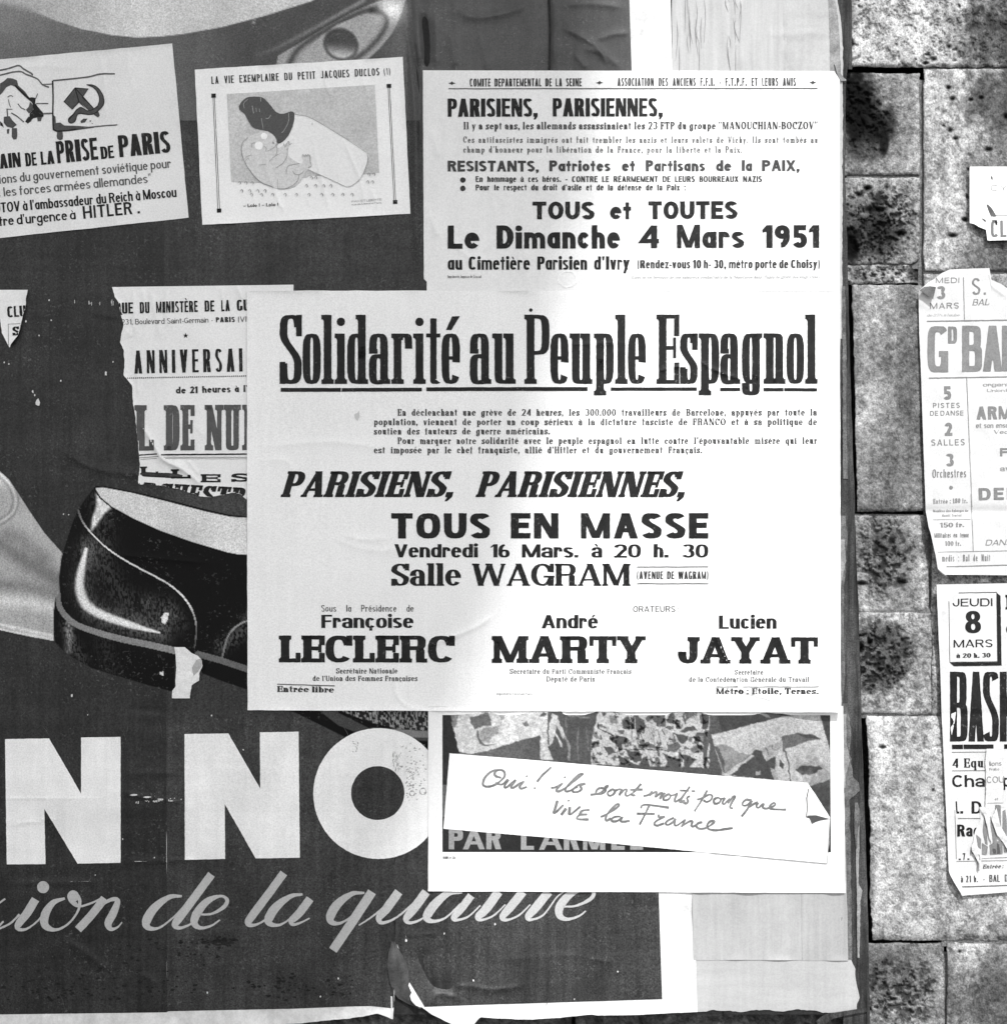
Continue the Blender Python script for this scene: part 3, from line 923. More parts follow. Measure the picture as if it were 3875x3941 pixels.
back = paper_thing('lower_backing_paper', 'plain grey paper pasted at the lower right of the board beneath the white poster', 'blank paper', (1450, 1905, 1))
sh = Sheet(.5)
rag = plin([(1300, 1914), (1330, 1913), (1350, 1910), (1400, 1914), (1440, 1910), (1480, 1914), (1507, 1909), (1560, 1915), (1600, 1917), (1625, 1912)], axis=0, jag=3.0, seed=2, sc=14)
sh.span('sheet', 1560, 1912, plin([(1300, 1600), (1300, 1910)]), plin([(1600, 1560), (1601, 1800), (1611, 1818), (1616, 1830), (1620, 1862), (1626, 1885), (1619, 1903), (1622, 1915)], jag=2.2, seed=1), PAPER_GREY, back, bottom=rag, step=5)
sh.quad('overlap_sheet', (1513, 1500), (1597, 1500), (1604, 1817), (1517, 1817), material('grey_paper_second', .325, .85, .2, grain=.05, blotch=.08, bl_scale=10, streak=.10, bump=.2), back, lift=.5)
sh.quad('upper_half_sheet', (1306, 1500), (1512, 1500), (1516, 1816), (1311, 1816), material('grey_paper_third', .35, .85, .2, grain=.05, blotch=.08, bl_scale=10, streak=.10, bump=.2), back, lift=.45)
back2 = paper_thing('upper_backing_paper', 'pale streaked paper showing between the dark poster and the board edge at the top', 'blank paper', (1420, 130, 1))
sh2 = Sheet(.5, creases=[([(1398, -20), (1405, 60), (1402, 140)], 1.2, 5), ([(1300, -10), (1306, 70), (1302, 150)], .6, 4), ([(1560, 60), (1500, 64), (1450, 66)], .5, 4)])
sh2.quad('streaked_sheet', (1262, -900), (1482, -900), (1490, 640), (1276, 640), PAPER_PALE, back2)
sh2.span('grey_sheet', -900, 640, plin([(1478, -900), (1484, 640)]), plin([(1575, -900), (1584, 0), (1590, 40), (1594, 90), (1592, 640)], jag=2), material('grey_paper_upper', .37, .85, .2, grain=.05, blotch=.1, bl_scale=10, streak=.06, cross=.05, bump=.2), back2, lift=.4, step=6)
k = Ink(); rr = random.Random(12)
for i in range(26):
    x = rr.choice([rr.uniform(1276, 1335), rr.uniform(1370, 1402)]); y = rr.uniform(-20, 90); L_ = rr.uniform(20, 90)
    k.stroke(catmull([(x, y, .3), (x + rr.uniform(-3, 4), y + L_ * .4, rr.uniform(.6, 1.5)), (x + rr.uniform(-3, 7), y + L_, .3)], 5).tolist())
o_ = k.build('surface_cracks', sh2, material('crack_grey', .2, .8, .2), back2, .6); o_['kind'] = 'stuff'
# shreds of paper left on the edge post
shred = paper_thing('paper_shreds', 'torn strips of old pasted paper clinging to the wooden edge of the board', 'paper shreds', (1612, 1880, 1))
ss = Sheet(1.0, wave=lambda x, y: 0 * x)
def shredp(name, pts_l, pts_r, y0, y1, mat, jag=1.5, lift=0, curl=0):
    s_ = Sheet(1.0 + lift, wave=lambda x, y: 1.2 * (fnoise(x, y, 14, 9, 2) - .3), extra=None)
    s_.span(name, y0, y1, plin(pts_l, jag=jag, seed=int(y0) % 9), plin(pts_r, jag=jag, seed=int(y1) % 7), mat, shred, step=2.5)
LG = material('shred_pale', .22, .85, .2, grain=.1, blotch=.3, bl_scale=60, streak=.1, bump=.5, bump_scale=120)
DG = material('shred_dark', .10, .85, .2, grain=.15, blotch=.4, bl_scale=60, streak=.3, bump=.6, bump_scale=120)
shredp('shred', [(1566, -30), (1570, 150)], [(1577, -20), (1584, 30), (1588, 80), (1590, 140)], -40, 140, LG)
shredp('curl_shred', [(1578, 118), (1583, 140), (1590, 152)], [(1583, 118), (1590, 140), (1600, 150)], 116, 152, LG, lift=2)
shredp('shred', [(1585, 1340), (1590, 1480), (1592, 1810)], [(1603, 1340), (1610, 1390), (1606, 1420), (1613, 1470), (1624, 1480), (1626, 1495), (1614, 1506), (1606, 1512), (1608, 1600), (1611, 1815)], 1330, 1815, DG, jag=2.5, lift=.2)
shredp('shred', [(1588, 1400), (1594, 1420)], [(1600, 1400), (1607, 1440), (1601, 1460), (1598, 1490)], 1350, 1490, LG, lift=.7)
shredp('shred', [(1585, 980), (1585, 1110), (1588, 1340)], [(1598, 975), (1603, 1020), (1597, 1060), (1600, 1075), (1596, 1108), (1595, 1200), (1598, 1280), (1592, 1340)], 975, 1340, DG, lift=.3)
shredp('shred', [(1585, 1020), (1585, 1110)], [(1597, 1030), (1600, 1060), (1594, 1085), (1590, 1108)], 1020, 1110, LG, lift=.8)
shredp('shred', [(1592, 560), (1594, 900)], [(1598, 560), (1601, 700), (1600, 800), (1603, 900)], 540, 905, DG)
shredp('shred', [(1618, 1600), (1620, 1690), (1621, 1810)], [(1625, 1600), (1623, 1670), (1631, 1685), (1627, 1705), (1625, 1810)], 1560, 1812, LG, lift=.6, jag=1)
shredp('shred', [(1616, 1520), (1615, 1560), (1618, 1600)], [(1622, 1518), (1628, 1545), (1622, 1570), (1620, 1606)], 1518, 1606, DG, lift=1.2, jag=1)

# ------------------------------------------------------------ big shoe poster
def edx(y): return 1190 + y * (1252 - 1190) / 1890.0     # dark field's right edge
def mgx(y): return 1206 + 0 * y if False else 1268 + y * (1318 - 1268) / 1900.0
big = thing('shoe_advertising_poster', 'huge dark torn advertising poster with a black shoe and big pale letters N NO', 'poster', base_of(600, 1900, 1))
def tearz(x, y):
    # paper lifts away round the tear at the bottom and along the folds on the right
    a = 7 * np.exp(-((x - 775) / 42.) ** 2 - ((y - 1880) / 70.) ** 2) * (x > 742)
    b = 1.5 * shoulder(x, 900, 780) * shoulder(y, 1760, 1850) if False else 0
    return a
FOLDS = [([(764, 20), (775, 110), (783, 200), (786, 290), (786, 400), (791, 520)], 2.6, 5), ([(778, 60), (790, 150), (796, 300)], -1.4, 4), ([(800, 20), (806, 80), (806, 132)], -2.6, 7), ([(786, -10), (790, 60), (796, 130)], 2.6, 7), ([(822, 20), (826, 80), (824, 130)], 1.6, 6),
         ([(1036, -40), (1040, 60), (1037, 175)], -1.9, 2.6), ([(1048, -20), (1050, 60), (1048, 135)], 1.0, 4), ([(860, 20), (900, 32), (960, 22), (1000, 5)], 1.6, 9),
         ([(850, 60), (862, 130)], 1.3, 9), ([(905, 60), (925, 140)], .8, 7), ([(1060, 50), (1095, 66), (1130, 90), (1150, 125)], 1.4, 6), ([(1085, 100), (1110, 130)], .9, 5),
         ([(1125, 75), (1160, 64), (1190, 62)], .8, 5), ([(1055, 10), (1120, 6), (1180, 14)], 1.0, 7), ([(1100, 90), (1140, 100), (1175, 130)], .8, 6),
         ([(190, 500), (192, 700)], .5, 4), ([(97, 600), (99, 740)], .5, 4), ([(110, 845), (180, 885), (280, 897), (390, 900)], 1.1, 5),
         ([(170, 590), (230, 600)], .8, 4), ([(60, 590), (100, 600)], .6, 4), ([(70, 590), (90, 650)], .5, 5), ([(180, 1045), (400, 1065)], .4, 5),
         ([(620, 1068), (700, 1080), (800, 1090)], 1.0, 3.5), ([(560, 1062), (640, 1060)], .7, 4), ([(315, 1330), (316, 1920)], .5, 3),
         ([(235, 1340), (320, 1346)], -.6, 3), ([(230, 1500), (350, 1519)], .9, 2.5), ([(250, 1462), (345, 1462)], .5, 3), ([(20, 1560), (110, 1548)], .5, 3),
         ([(15, 1670), (200, 1668)], .7, 3), ([(230, 1630), (380, 1625)], .6, 3), ([(370, 1785), (450, 1778)], -1.2, 9), ([(120, 1775), (215, 1840)], .7, 6),
         ([(262, 1840), (300, 1862)], .7, 6), ([(285, 1440), (300, 1560), (310, 1620)], .5, 5), ([(0, 1510), (200, 1512)], .4, 3),
         ([(790, 1790), (800, 1830), (822, 1862), (870, 1864)], -2.6, 11), ([(845, 1863), (895, 1866), (930, 1872), (1000, 1862)], 1.1, 5), ([(870, 1890), (830, 1880), (812, 1905)], 1.4, 6),
         ([(755, 1770), (830, 1766)], .6, 3), ([(1090, 1780), (1092, 1890)], .5, 3), ([(1179, 1690), (1180, 1740), (1184, 1830)], .8, 3), ([(1100, 1812), (1170, 1822)], .6, 5),
         ([(930, 1815), (1100, 1806)], .4, 6)]
FOLDS = [(p, a * (1.2 if q[0][1] < 300 else .95), w) for q, (p, a, w) in [(f_[0], f_) for f_ in FOLDS]]
bs = Sheet(1.3, FOLDS, tearz)
btm = plin([(-1400, 1995), (0, 1952), (400, 1945), (565, 1936), (620, 1930), (658, 1927), (690, 1922), (714, 1917), (728, 1922), (742, 1928), (745, 1928), (746.5, 1890), (748, 1850), (749, 1800), (751, 1786), (754, 1786), (760, 1815), (768, 1850), (778, 1875), (795, 1903), (815, 1918), (843, 1932), (858, 1939), (895, 1939), (908, 1924), (950, 1927), (998, 1929), (1060, 1925), (1121, 1919), (1131, 1921), (1200, 1920), (1276, 1916), (1330, 1914)], axis=0, jag=.8, seed=3)
def big_grid(name, x0, x1, y0, y1, mat, lift=0, step=5, f0=None, f1=None, bot=None, tonef=None):
    xs = np.linspace(0, 1, max(3, int((x1 - x0) / step))); ys = np.linspace(0, 1, max(3, int((y1 - y0) / step)))
    U, V = np.meshgrid(xs, ys)
    Y = y0 + V * (y1 - y0)
    L = f0(Y) if f0 else x0; R_ = f1(Y) if f1 else x1
    X = L + U * (R_ - L)
    if bot is not None:
        B = bot(X); Y = y0 + V * (B - y0)
        if f1: X = L + U * (f1(Y) - L)
    return bs.grid(name, X, Y, mat, big, lift, tonef)
BORDER = material('poster_margin', .62, .8, .2, grain=.05, blotch=.22, bl_scale=22, streak=.05, bump=.3, bump_scale=40)
DARK2 = material('dark_poster_upper_sheet', .066, .55, .25, grain=.14, blotch=.22, bl_scale=7, streak=.12, cross=.05, wear=.2, wear_to=.35, bump=.35, bump_scale=22)
big_grid('margin', -1400, 1330, 1500, 1930, BORDER, -.3, 3.5, f1=lambda y: 1268 + y * 50 / 1900., bot=btm)
big_grid('margin', 1150, 1330, -900, 1500, BORDER, -.3, 7, f1=lambda y: 1268 + y * 50 / 1900.)
big_grid('lower_sheet', -1400, 317, 226, 1560, DARK_LEFT, 0, 4.5, f1=lambda y: 311 + .004 * y)
big_grid('lower_sheet', 315, 1250, 226, 1560, DARK_SHEET, .12, 3.6, f0=lambda y: 309 + .004 * y, f1=edx)
def fb(X):
    d = np.interp(X, [-1400, 0, 315, 318, 560, 658, 700, 738, 745, 746, 744, 752, 770, 800, 1252], [1960, 1919, 1915, 1913, 1908, 1904, 1903, 1907, 1907, 1880, 1800, 1800, 1850, 1900, 1890])
    d2 = np.interp(X, [792, 900, 1000, 1252], [1905, 1901, 1898, 1890])
    return np.where(X > 800, d2 + 0, np.minimum(d, btm(X)))
big_grid('lower_sheet', -1400, 318, 1560, 1890, DARK_LEFT, 0, 4, f1=lambda y: 311 + .004 * y, bot=fb)
big_grid('lower_sheet', 316, 1250, 1560, 1890, DARK_SHEET, .12, 2.6, f0=lambda y: 309 + .004 * y, f1=edx, bot=fb)
# ---- upper sheet picture
def cp2(x, y): return (343.9 + .2581 * x, .2581 * y)
def toneU(X, Y):
    t = 92 + 0 * X
    t = t - 18 * shoulder(X, 360, 480) * shoulder(X, 760, 700)
    t = np.where((X < 372) & (Y > 60), 88, t)
    t = t + 26 * shoulder(X, 240, 60) * shoulder(Y, 150, 20)
    t = np.where(X > 770, 76 + 8 * shoulder(X, 800, 1000), t)
    oval = [(-40, 8), (40, 22), (90, 34), (155, 54), (210, 65), (258, 70), (305, 68), (348, 63), (420, 50), (500, 29), (587, 2), (700, -60), (-40, -60)]
    d = poly_sd(X, Y, oval)
    g = 168 + 22 * shoulder(X, 60, 240)
    a = shoulder(d, -1.2, 1.2 + 20 * shoulder(X, 120, 20))
    t = t * (1 - a) + g * a
    # metal eyelet with its strap
    body = [cp2(*p) for p in [(690, 480), (705, 405), (850, 320), (1050, 195), (1250, 85), (1400, 20), (1480, -10), (1640, -10), (1600, 120), (1540, 240), (1450, 350), (1350, 440), (1000, 480)]]
    a = shoulder(poly_sd(X, Y, body), -1, 1); t = t * (1 - a) + 150 * a
    ln, tt = path_dist(X, Y, [cp2(*p) for p in [(560, 400), (700, 345), (900, 240), (1100, 130), (1330, 0)]])
    t = t + 60 * np.exp(-(ln / 4.) ** 2) * (tt * .8 + .2)
    ln, tt = path_dist(X, Y, catmull([cp2(*p) for p in [(780, 480), (860, 350), (1060, 215), (1290, 95), (1420, 55)]], 6))
    t = np.where(ln < 30, t * (1 - .5 * np.exp(-(ln / 6.) ** 2)), t)
    lens = [cp2(*p) for p in [(865, 470), (900, 380), (1000, 280), (1130, 180), (1300, 110), (1400, 92), (1450, 140), (1430, 230), (1330, 330), (1240, 440)]]
    a = shoulder(poly_sd(X, Y, lens), -1, 1); t = t * (1 - a) + 158 * a
    ln, tt = path_dist(X, Y, catmull([cp2(*p) for p in [(1390, 75), (1470, 95), (1500, 160), (1450, 265), (1350, 370), (1240, 450)]], 6))
    t = t * (1 - .48 * np.exp(-(ln / 5.5) ** 2))
    ex, ey = cp2(1165, 320)
    ca, sa = math.cos(.45), math.sin(.45)
    u = ((X - ex) * ca + (Y - ey) * sa) / 32.; v = (-(X - ex) * sa + (Y - ey) * ca) / 28.
    q = np.sqrt(u * u + v * v); a = 1 - shoulder(q, .96, 1.04)
    sh_ = 70 + 120 * shoulder(u * .3 + v * .75, -.15, .8) * (1 - .8 * shoulder(q, .8, 1))
    t = t * (1 - a) + sh_ * a
    t = t * (1 - .4 * np.exp(-((q - 1.04) / .06) ** 2))
    hx, hy = cp2(1540, 70)
    t = t + 90 * np.exp(-((X - hx) / 26.) ** 2 - ((Y - hy) / 22.) ** 2)
    t = t + 70 * np.exp(-((X - 492 + .3 * Y) / 3.) ** 2 - ((Y - 42) / 9.) ** 2) * (vnoise(X, Y, 3, 2) > .45)
    return AP(np.clip(t, 10, 240))
bs.quad('shoe_picture', (-300, -80), (770, -80), (796, 227), (-300, 227), PRINT_ATTR, big, step=2.2, lift=.35, tonef=toneU)
big_grid('upper_sheet', 768, 1190, -60, 560, DARK2, .3, 2.8, f0=lambda y: 768 + y * .11, f1=edx)
big_grid('upper_sheet', -1400, 1190, -900, -58, DARK2, .2, 14)
# ---- the black shoe
def cs(x, y): return (.2792 * x, 859.9 + .2792 * y)
def T_(pts): return [cs(*p) for p in pts]
SHOE = T_([(645, 212), (700, 210), (900, 248), (1130, 303), (1400, 372), (1560, 408), (1700, 420), (1700, 1600), (1500, 1532), (1370, 1480), (1340, 1400), (1185, 1380), (1180, 1608), (1000, 1560), (900, 1530), (760, 1490), (620, 1445),
           (450, 1350), (375, 1270), (363, 1230), (363, 1060), (375, 975), (404, 930), (400, 830), (415, 700), (445, 600), (490, 460), (528, 372), (590, 280)])
LEFT = T_([(-1400, -700), (-200, -60), (0, 112), (60, 165), (110, 240), (200, 380), (300, 528), (400, 640), (450, 700), (440, 930), (370, 1000), (364, 1262), (200, 1232), (0, 1188), (-1400, 900)])
INSOLE = T_([(645, 228), (660, 222), (700, 220), (900, 258), (1130, 315), (1400, 385), (1560, 419), (1700, 428), (1700, 678), (1620, 676), (1540, 661), (1300, 590), (1080, 512), (900, 430), (760, 352), (680, 285)])
def toneS(X, Y):
    base = 48 + 5 * (fnoise(X, Y, 90, 15, 3) - .5)
    t = base + 0 * X
    grainv = vnoise(X, Y, 1.7, 70, 4.5); grain2 = vnoise(X * 1.1, Y, 2.0, 71, 5.0)
    # pale shoe at the left
    l = 135 + 40 * shoulder(Y, 940, 900) + 0 * X
    d, _ = path_dist(X, Y, T_([(0, 600), (200, 740), (420, 860)])); l = l - 45 * np.exp(-(d / 16.) ** 2)
    d, _ = path_dist(X, Y, T_([(0, 990), (200, 1000), (400, 1060)])); l = l + 38 * np.exp(-(d / 14.) ** 2)
    d, _ = path_dist(X, Y, T_([(60, 530), (160, 580), (300, 700)])); l = l - 30 * np.exp(-(d / 14.) ** 2)
    d, _ = path_dist(X, Y, T_([(0, 880), (200, 900), (380, 950)])); l = l - 28 * np.exp(-(d / 12.) ** 2)
    d, _ = path_dist(X, Y, T_([(0, 1150), (360, 1225)])); l = l + 45 * np.exp(-(d / 3.5) ** 2); 
    d, _ = path_dist(X, Y, T_([(0, 1185), (360, 1250)])); l = l + 40 * np.exp(-(d / 3.) ** 2)
    d, _ = path_dist(X, Y, catmull(T_([(-20, 110), (60, 190), (105, 290), (85, 390), (0, 455), (-60, 470)]), 6)); l = l + 22 * np.exp(-(d / 2.) ** 2) - 30 * np.exp(-((d - 5) / 2.5) ** 2)
    l = l + 15 * (grainv - .5) + 26
    a = shoulder(poly_sd(X, Y, LEFT), -.9, .9); t = t * (1 - a) + l * a
    # black leather
    s = 7 + 0 * X
    band = catmull(T_([(583, 640), (560, 740), (540, 840), (545, 930), (580, 1010), (660, 1070), (800, 1125), (950, 1172), (1080, 1205)]), 6)
    db, tb = path_dist(X, Y, band)
    inside = (X > cs(545, 0)[0])
    halo = np.exp(-(db / 26.) ** 2)
    s = s + 78 * halo * (.35 + .65 * (grainv > .45)) * (.5 + .5 * inside)
    w = np.interp(tb, [0, .2, .5, .8, 1], [4, 8.5, 11, 8, 2])
    s = np.maximum(s, 218 * np.exp(-(db / w) ** 4 * .8) * np.where(db > w * .7, .7 + .5 * grainv, 1))
    d, tt = path_dist(X, Y, T_([(660, 300), (690, 400), (700, 600), (720, 780), (800, 920), (950, 1030), (1150, 1090)]))
    s = s + 40 * np.exp(-(d / 24.) ** 2) * (grain2 > .52)
    wedge = T_([(655, 270), (700, 300), (760, 352), (700, 400), (655, 470), (618, 512), (628, 430), (655, 350)])
    dw = poly_sd(X, Y, wedge); a = shoulder(dw, -5, 3) * (.75 + .4 * grainv); a = np.clip(a, 0, 1); s = s * (1 - a) + 212 * a
    for pts, k, ww in (([(1000, 980), (1150, 1010), (1230, 1150)], 34, 16), ([(1500, 1300), (1640, 1200), (1700, 1100)], 60, 16), ([(440, 1150), (560, 1400)], 46, 13), ([(700, 1280), (760, 1470)], 26, 22)):
        d, _ = path_dist(X, Y, T_(pts)); s = s + k * np.exp(-(d / ww) ** 2) * (grainv > .5)
    # heel shine
    d, _ = path_dist(X, Y, T_([(470, 1130), (462, 1330)])); s = s + 85 * np.exp(-(d / 8.) ** 2) * (.6 + .5 * grainv)
    # seams and welt
    d, tt = path_dist(X, Y, catmull(T_([(530, 378), (553, 440), (605, 515), (720, 628), (850, 716), (1000, 798), (1130, 868), (1225, 945), (1290, 1030), (1325, 1130), (1328, 1220), (1318, 1310)]), 5))
    sw = np.interp(tt, [0, .2, .7, 1], [1.9, 1.3, 1.7, 1.0]); tn = np.interp(tt, [0, .1, .2, .7, .85, 1], [90, 110, 205, 195, 120, 70])
    s = np.where(d < sw, tn, s)
    d, tt = path_dist(X, Y, catmull(T_([(1700, 1118), (1660, 1130), (1590, 1172), (1540, 1240), (1505, 1370)]), 5)); s = np.where(d < 1.5, 165 - 60 * tt, s)
    d, tt = path_dist(X, Y, catmull(T_([(400, 940), (395, 990), (420, 1060), (500, 1140), (620, 1190), (800, 1243), (1000, 1285), (1190, 1328)]), 5))
    s = np.where(d < np.interp(tt, [0, .15, 1], [2.5, 5, 6.5]), 112 + 20 * tt, s)
    d, tt = path_dist(X, Y, catmull(T_([(1340, 1350), (1500, 1395), (1700, 1462)]), 5)); s = np.where(d < 6, 92, s)
    dn = poly_sd(X, Y, INSOLE); a = shoulder(dn, -.6, .8)
    ins = 196 + 10 * (fnoise(X, Y, 30, 17, 3) - .5); s = s * (1 - a) + ins * a
    s = s * np.where((dn < -.2) & (dn > -3), .2, 1)
    # nicks down to white paper
    d = poly_sd(X, Y, T_([(1090, 1100), (1118, 1070), (1142, 1068), (1138, 1110), (1118, 1148), (1098, 1140)])); s = np.where(d > 0, 215, s)
    d = poly_sd(X, Y, T_([(1082, 1475), (1108, 1466), (1105, 1494), (1085, 1492)])); s = np.where(d > 0, 205, s)
    a = shoulder(poly_sd(X, Y, SHOE), -.9, .9); t = t * (1 - a) + s * a
    return AP(np.clip(t, 3, 235))
bs.quad('shoe_picture', (-300, 862), (470, 862), (470, 1338), (-300, 1338), PRINT_ATTR, big, step=1.7, lift=.5, tonef=toneS, keepf=lambda X, Y: np.maximum(poly_sd(X, Y, SHOE), poly_sd(X, Y, LEFT)) > .3)
def toneT(X, Y):
    t = 50 + 0 * X
    dark = [(540, 1346), (555, 1346), (600, 1368), (655, 1395), (700, 1410), (830, 1428), (830, 1330), (500, 1330)]
    a = shoulder(poly_sd(X, Y, dark), -1, 1); t = t * (1 - a) + 6 * a
    w = [(598, 1340), (640, 1340), (640, 1348), (700, 1378), (760, 1388), (830, 1396), (830, 1402), (760, 1400), (690, 1392), (640, 1372)]
    a = shoulder(poly_sd(X, Y, w), -1, 1); t = t * (1 - a) + 62 * a
    c = [(640, 1330), (830, 1330), (830, 1384), (760, 1380), (700, 1366), (648, 1346)]
    a = shoulder(poly_sd(X, Y, c), -1, 1); t = t * (1 - a) + (30 + 120 * (vnoise(X, Y, 1.9, 72, 5) > .55) * (vnoise(X, Y, 30, 5) * .5 + .6)) * a
    w2 = [(700, 1376), (740, 1378), (830, 1384), (830, 1396), (740, 1393)]
    a = shoulder(poly_sd(X, Y, w2), -1, 1); t = t * (1 - a) + 120 * a
    return AP(t)
bs.quad('shoe_picture', (536, 1336), (830, 1336), (830, 1430), (536, 1430), PRINT_ATTR, big, step=1.8, lift=.5, tonef=toneT, keepf=lambda X, Y: poly_sd(X, Y, [(540, 1340), (555, 1346), (600, 1368), (655, 1395), (700, 1410), (840, 1428), (840, 1320), (500, 1320)]) > .3)

def cBL(x, y): return (.3355 * x, 1326.7 + .3355 * y)
def c6(x, y): return (565 + .315 * x, 1326.7 + .315 * y)
for nm, pts in (('letter_n', [(28, 212), (277, 208), (457, 520), (457, 203), (680, 199), (680, 910), (437, 914), (250, 605), (257, 917), (38, 919)]),
                ('letter_n', [(1040, 183), (1287, 180), (1467, 492), (1465, 174), (1683, 170), (1690, 881), (1441, 885), (1267, 578), (1269, 888), (1042, 893)])):
    k = Ink(); k.poly([cBL(*p) for p in pts]); k.build(nm, bs, LETTER_PALE, big, .6, cut=5)
k = Ink()
for i in range(72):
    a0 = 2 * math.pi * i / 72; a1 = 2 * math.pi * (i + 1) / 72
    k.add([c6(480 + 393 * math.cos(a0), 553 + 393 * math.sin(a0)), c6(480 + 393 * math.cos(a1), 553 + 393 * math.sin(a1)), c6(474 + 160 * math.cos(a1), 550 + 162 * math.sin(a1)), c6(474 + 160 * math.cos(a0), 550 + 162 * math.sin(a0))])
k.build('letter_o', bs, LETTER_PALE, big, .6, cut=5)
k = Ink()
for qx, qy, qr in ((745, 540, 19), (680, 552, 15)):
    k.stroke([(*c6(qx + qr * math.cos(a_), qy + qr * math.sin(a_)), 1.6 + math.sin(3 * a_)) for a_ in np.linspace(0, 6.2, 20)])
k.build('ring_mark', bs, material('ring_grey', .30, .8, .2), big, .85)
# scuffs on the O
k = Ink(); rr = random.Random(3)
for i in range(150):
    x = rr.gauss(665, 45); y = rr.gauss(440, 75)
    if x < 640 and y > 420: continue
    w = rr.uniform(2, 12); h = rr.uniform(2, 9); k.add([c6(x, y), c6(x + w, y + rr.uniform(-4, 4)), c6(x + w * .8, y + h), c6(x - 3, y + h)])
for i in range(22): 
    x = rr.uniform(560, 600); y = rr.uniform(300, 420); k.add([c6(x, y), c6(x + 5, y - 14), c6(x + 7, y + 10)])
for i in range(14):
    x = rr.uniform(318, 352); y = rr.uniform(235, 310); k.add([c6(x, y), c6(x + 10, y + 3), c6(x + 4, y + 9)])
o_ = k.build('scuff_marks', bs, material('scuff_grey', .36, .8, .2, grain=.2, blotch=.3, bl_scale=80), big, .85, cut=8); o_['kind'] = 'stuff'
SCR = [
 (cBL, [(-60, 1120, 46), (-40, 1200, 46), (-20, 1270, 20), (20, 1240, 10)]), (cBL, [(-160, 1300, 10), (-60, 1180, 12), (30, 1112, 10)]), (cBL, [(-10, 1285, 12), (60, 1250, 12), (110, 1200, 14)]),
 (cBL, [(200, 1115, 52), (155, 1190, 52), (105, 1255, 44), (105, 1283, 26), (150, 1283, 14), (215, 1235, 10), (255, 1180, 9)]),
 (cBL, [(365, 1110, 14), (300, 1135, 34), (255, 1200, 52), (255, 1262, 46), (310, 1288, 20), (380, 1258, 13), (435, 1190, 14), (450, 1130, 20), (430, 1090, 26), (410, 1075, 16)]),
 (cBL, [(405, 1080, 10), (395, 1110, 26), (420, 1140, 30), (455, 1155, 14), (520, 1135, 13), (570, 1110, 10)]),
 (cBL, [(590, 1110, 50), (515, 1205, 50), (440, 1287, 50)]),
 (cBL, [(520, 1205, 10), (580, 1145, 16), (635, 1115, 24), (662, 1128, 34), (640, 1190, 48), (610, 1250, 46), (625, 1283, 26), (660, 1275, 12), (688, 1245, 8)]),
 (cBL, [(1025, 1097, 14), (950, 1105, 30), (870, 1165, 52), (825, 1240, 54), (840, 1278, 32), (900, 1275, 14), (980, 1215, 11), (1050, 1140, 10)]),
 (cBL, [(1192, 975, 50), (1100, 1100, 50), (1010, 1222, 50), (985, 1262, 36), (1015, 1277, 20), (1070, 1258, 12), (1120, 1215, 9)]),
 (cBL, [(1110, 1200, 12), (1190, 1198, 14), (1260, 1160, 24), (1280, 1120, 24), (1245, 1097, 16), (1170, 1125, 40), (1110, 1195, 52), (1095, 1250, 42), (1130, 1277, 22), (1190, 1265, 13), (1240, 1232, 9)]),
 (cBL, [(1600, 967, 50), (1510, 1090, 50), (1420, 1210, 50), (1398, 1250, 38), (1430, 1262, 18), (1490, 1235, 12), (1530, 1195, 10)]),
 (cBL, [(1705, 1088, 13), (1640, 1098, 28), (1560, 1155, 52), (1515, 1225, 54), (1530, 1258, 30), (1590, 1255, 13), (1670, 1195, 11), (1720, 1130, 10)]),
 (cBL, [(1748, 1112, 50), (1690, 1190, 50), (1645, 1235, 40), (1655, 1258, 20), (1700, 1245, 12), (1745, 1222, 9)]),
 (c6, [(395, 1150, 14), (320, 1155, 30), (235, 1215, 56), (190, 1290, 58), (205, 1330, 34), (265, 1325, 15), (350, 1260, 12), (430, 1170, 10)]),
 (c6, [(440, 1143, 60), (330, 1310, 60), (205, 1495, 58)]),
 (c6, [(360, 1345, 9), (450, 1285, 12), (560, 1190, 12)]),
 (c6, [(600, 1143, 58), (530, 1240, 58), (482, 1300, 44), (505, 1330, 22), (590, 1295, 13), (690, 1210, 11)]),
 (c6, [(765, 1143, 58), (690, 1245, 58), (645, 1305, 42), (670, 1330, 20), (740, 1305, 12), (820, 1240, 9)]),
 (c6, [(980, 1140, 30), (900, 1150, 40), (820, 1215, 58), (770, 1290, 56), (800, 1320, 26), (880, 1300, 13), (970, 1215, 11)]),
 (c6, [(1035, 1165, 50), (975, 1245, 50), (930, 1298, 38), (955, 1312, 18), (1020, 1290, 12), (1090, 1225, 9)]),
 (c6, [(1200, 1143, 58), (1120, 1250, 58), (1075, 1295, 40), (1100, 1312, 18), (1170, 1285, 12), (1240, 1220, 9)]),
 (c6, [(1345, 1143, 56), (1270, 1235, 56), (1222, 1295, 40), (1250, 1312, 18), (1320, 1285, 12), (1390, 1220, 9)]),
 (c6, [(1500, 1143, 56), (1420, 1240, 56), (1375, 1295, 40), (1400, 1310, 18), (1470, 1280, 12), (1545, 1180, 9), (1590, 1143, 9)]),
 (c6, [(1570, 1232, 12), (1660, 1228, 14), (1745, 1190, 24), (1770, 1150, 26), (1730, 1120, 16), (1640, 1150, 44), (1570, 1225, 56), (1565, 1285, 44), (1610, 1308, 22), (1680, 1290, 13), (1722, 1258, 9)]),
]
k = Ink()
for cf_, pts in SCR:
    sc_ = .3355 if cf_ is cBL else .315
    P = catmull([(*cf_(p[0], p[1]), p[2] * sc_ * .92) for p in pts], 7)
    k.stroke([tuple(p) for p in P])
k.disc(*cBL(243, 1047), 11.5); k.disc(*cBL(412, 1098), 11)
k.build('script_lettering', bs, SCRIPT_PALE, big, .6, cut=7)
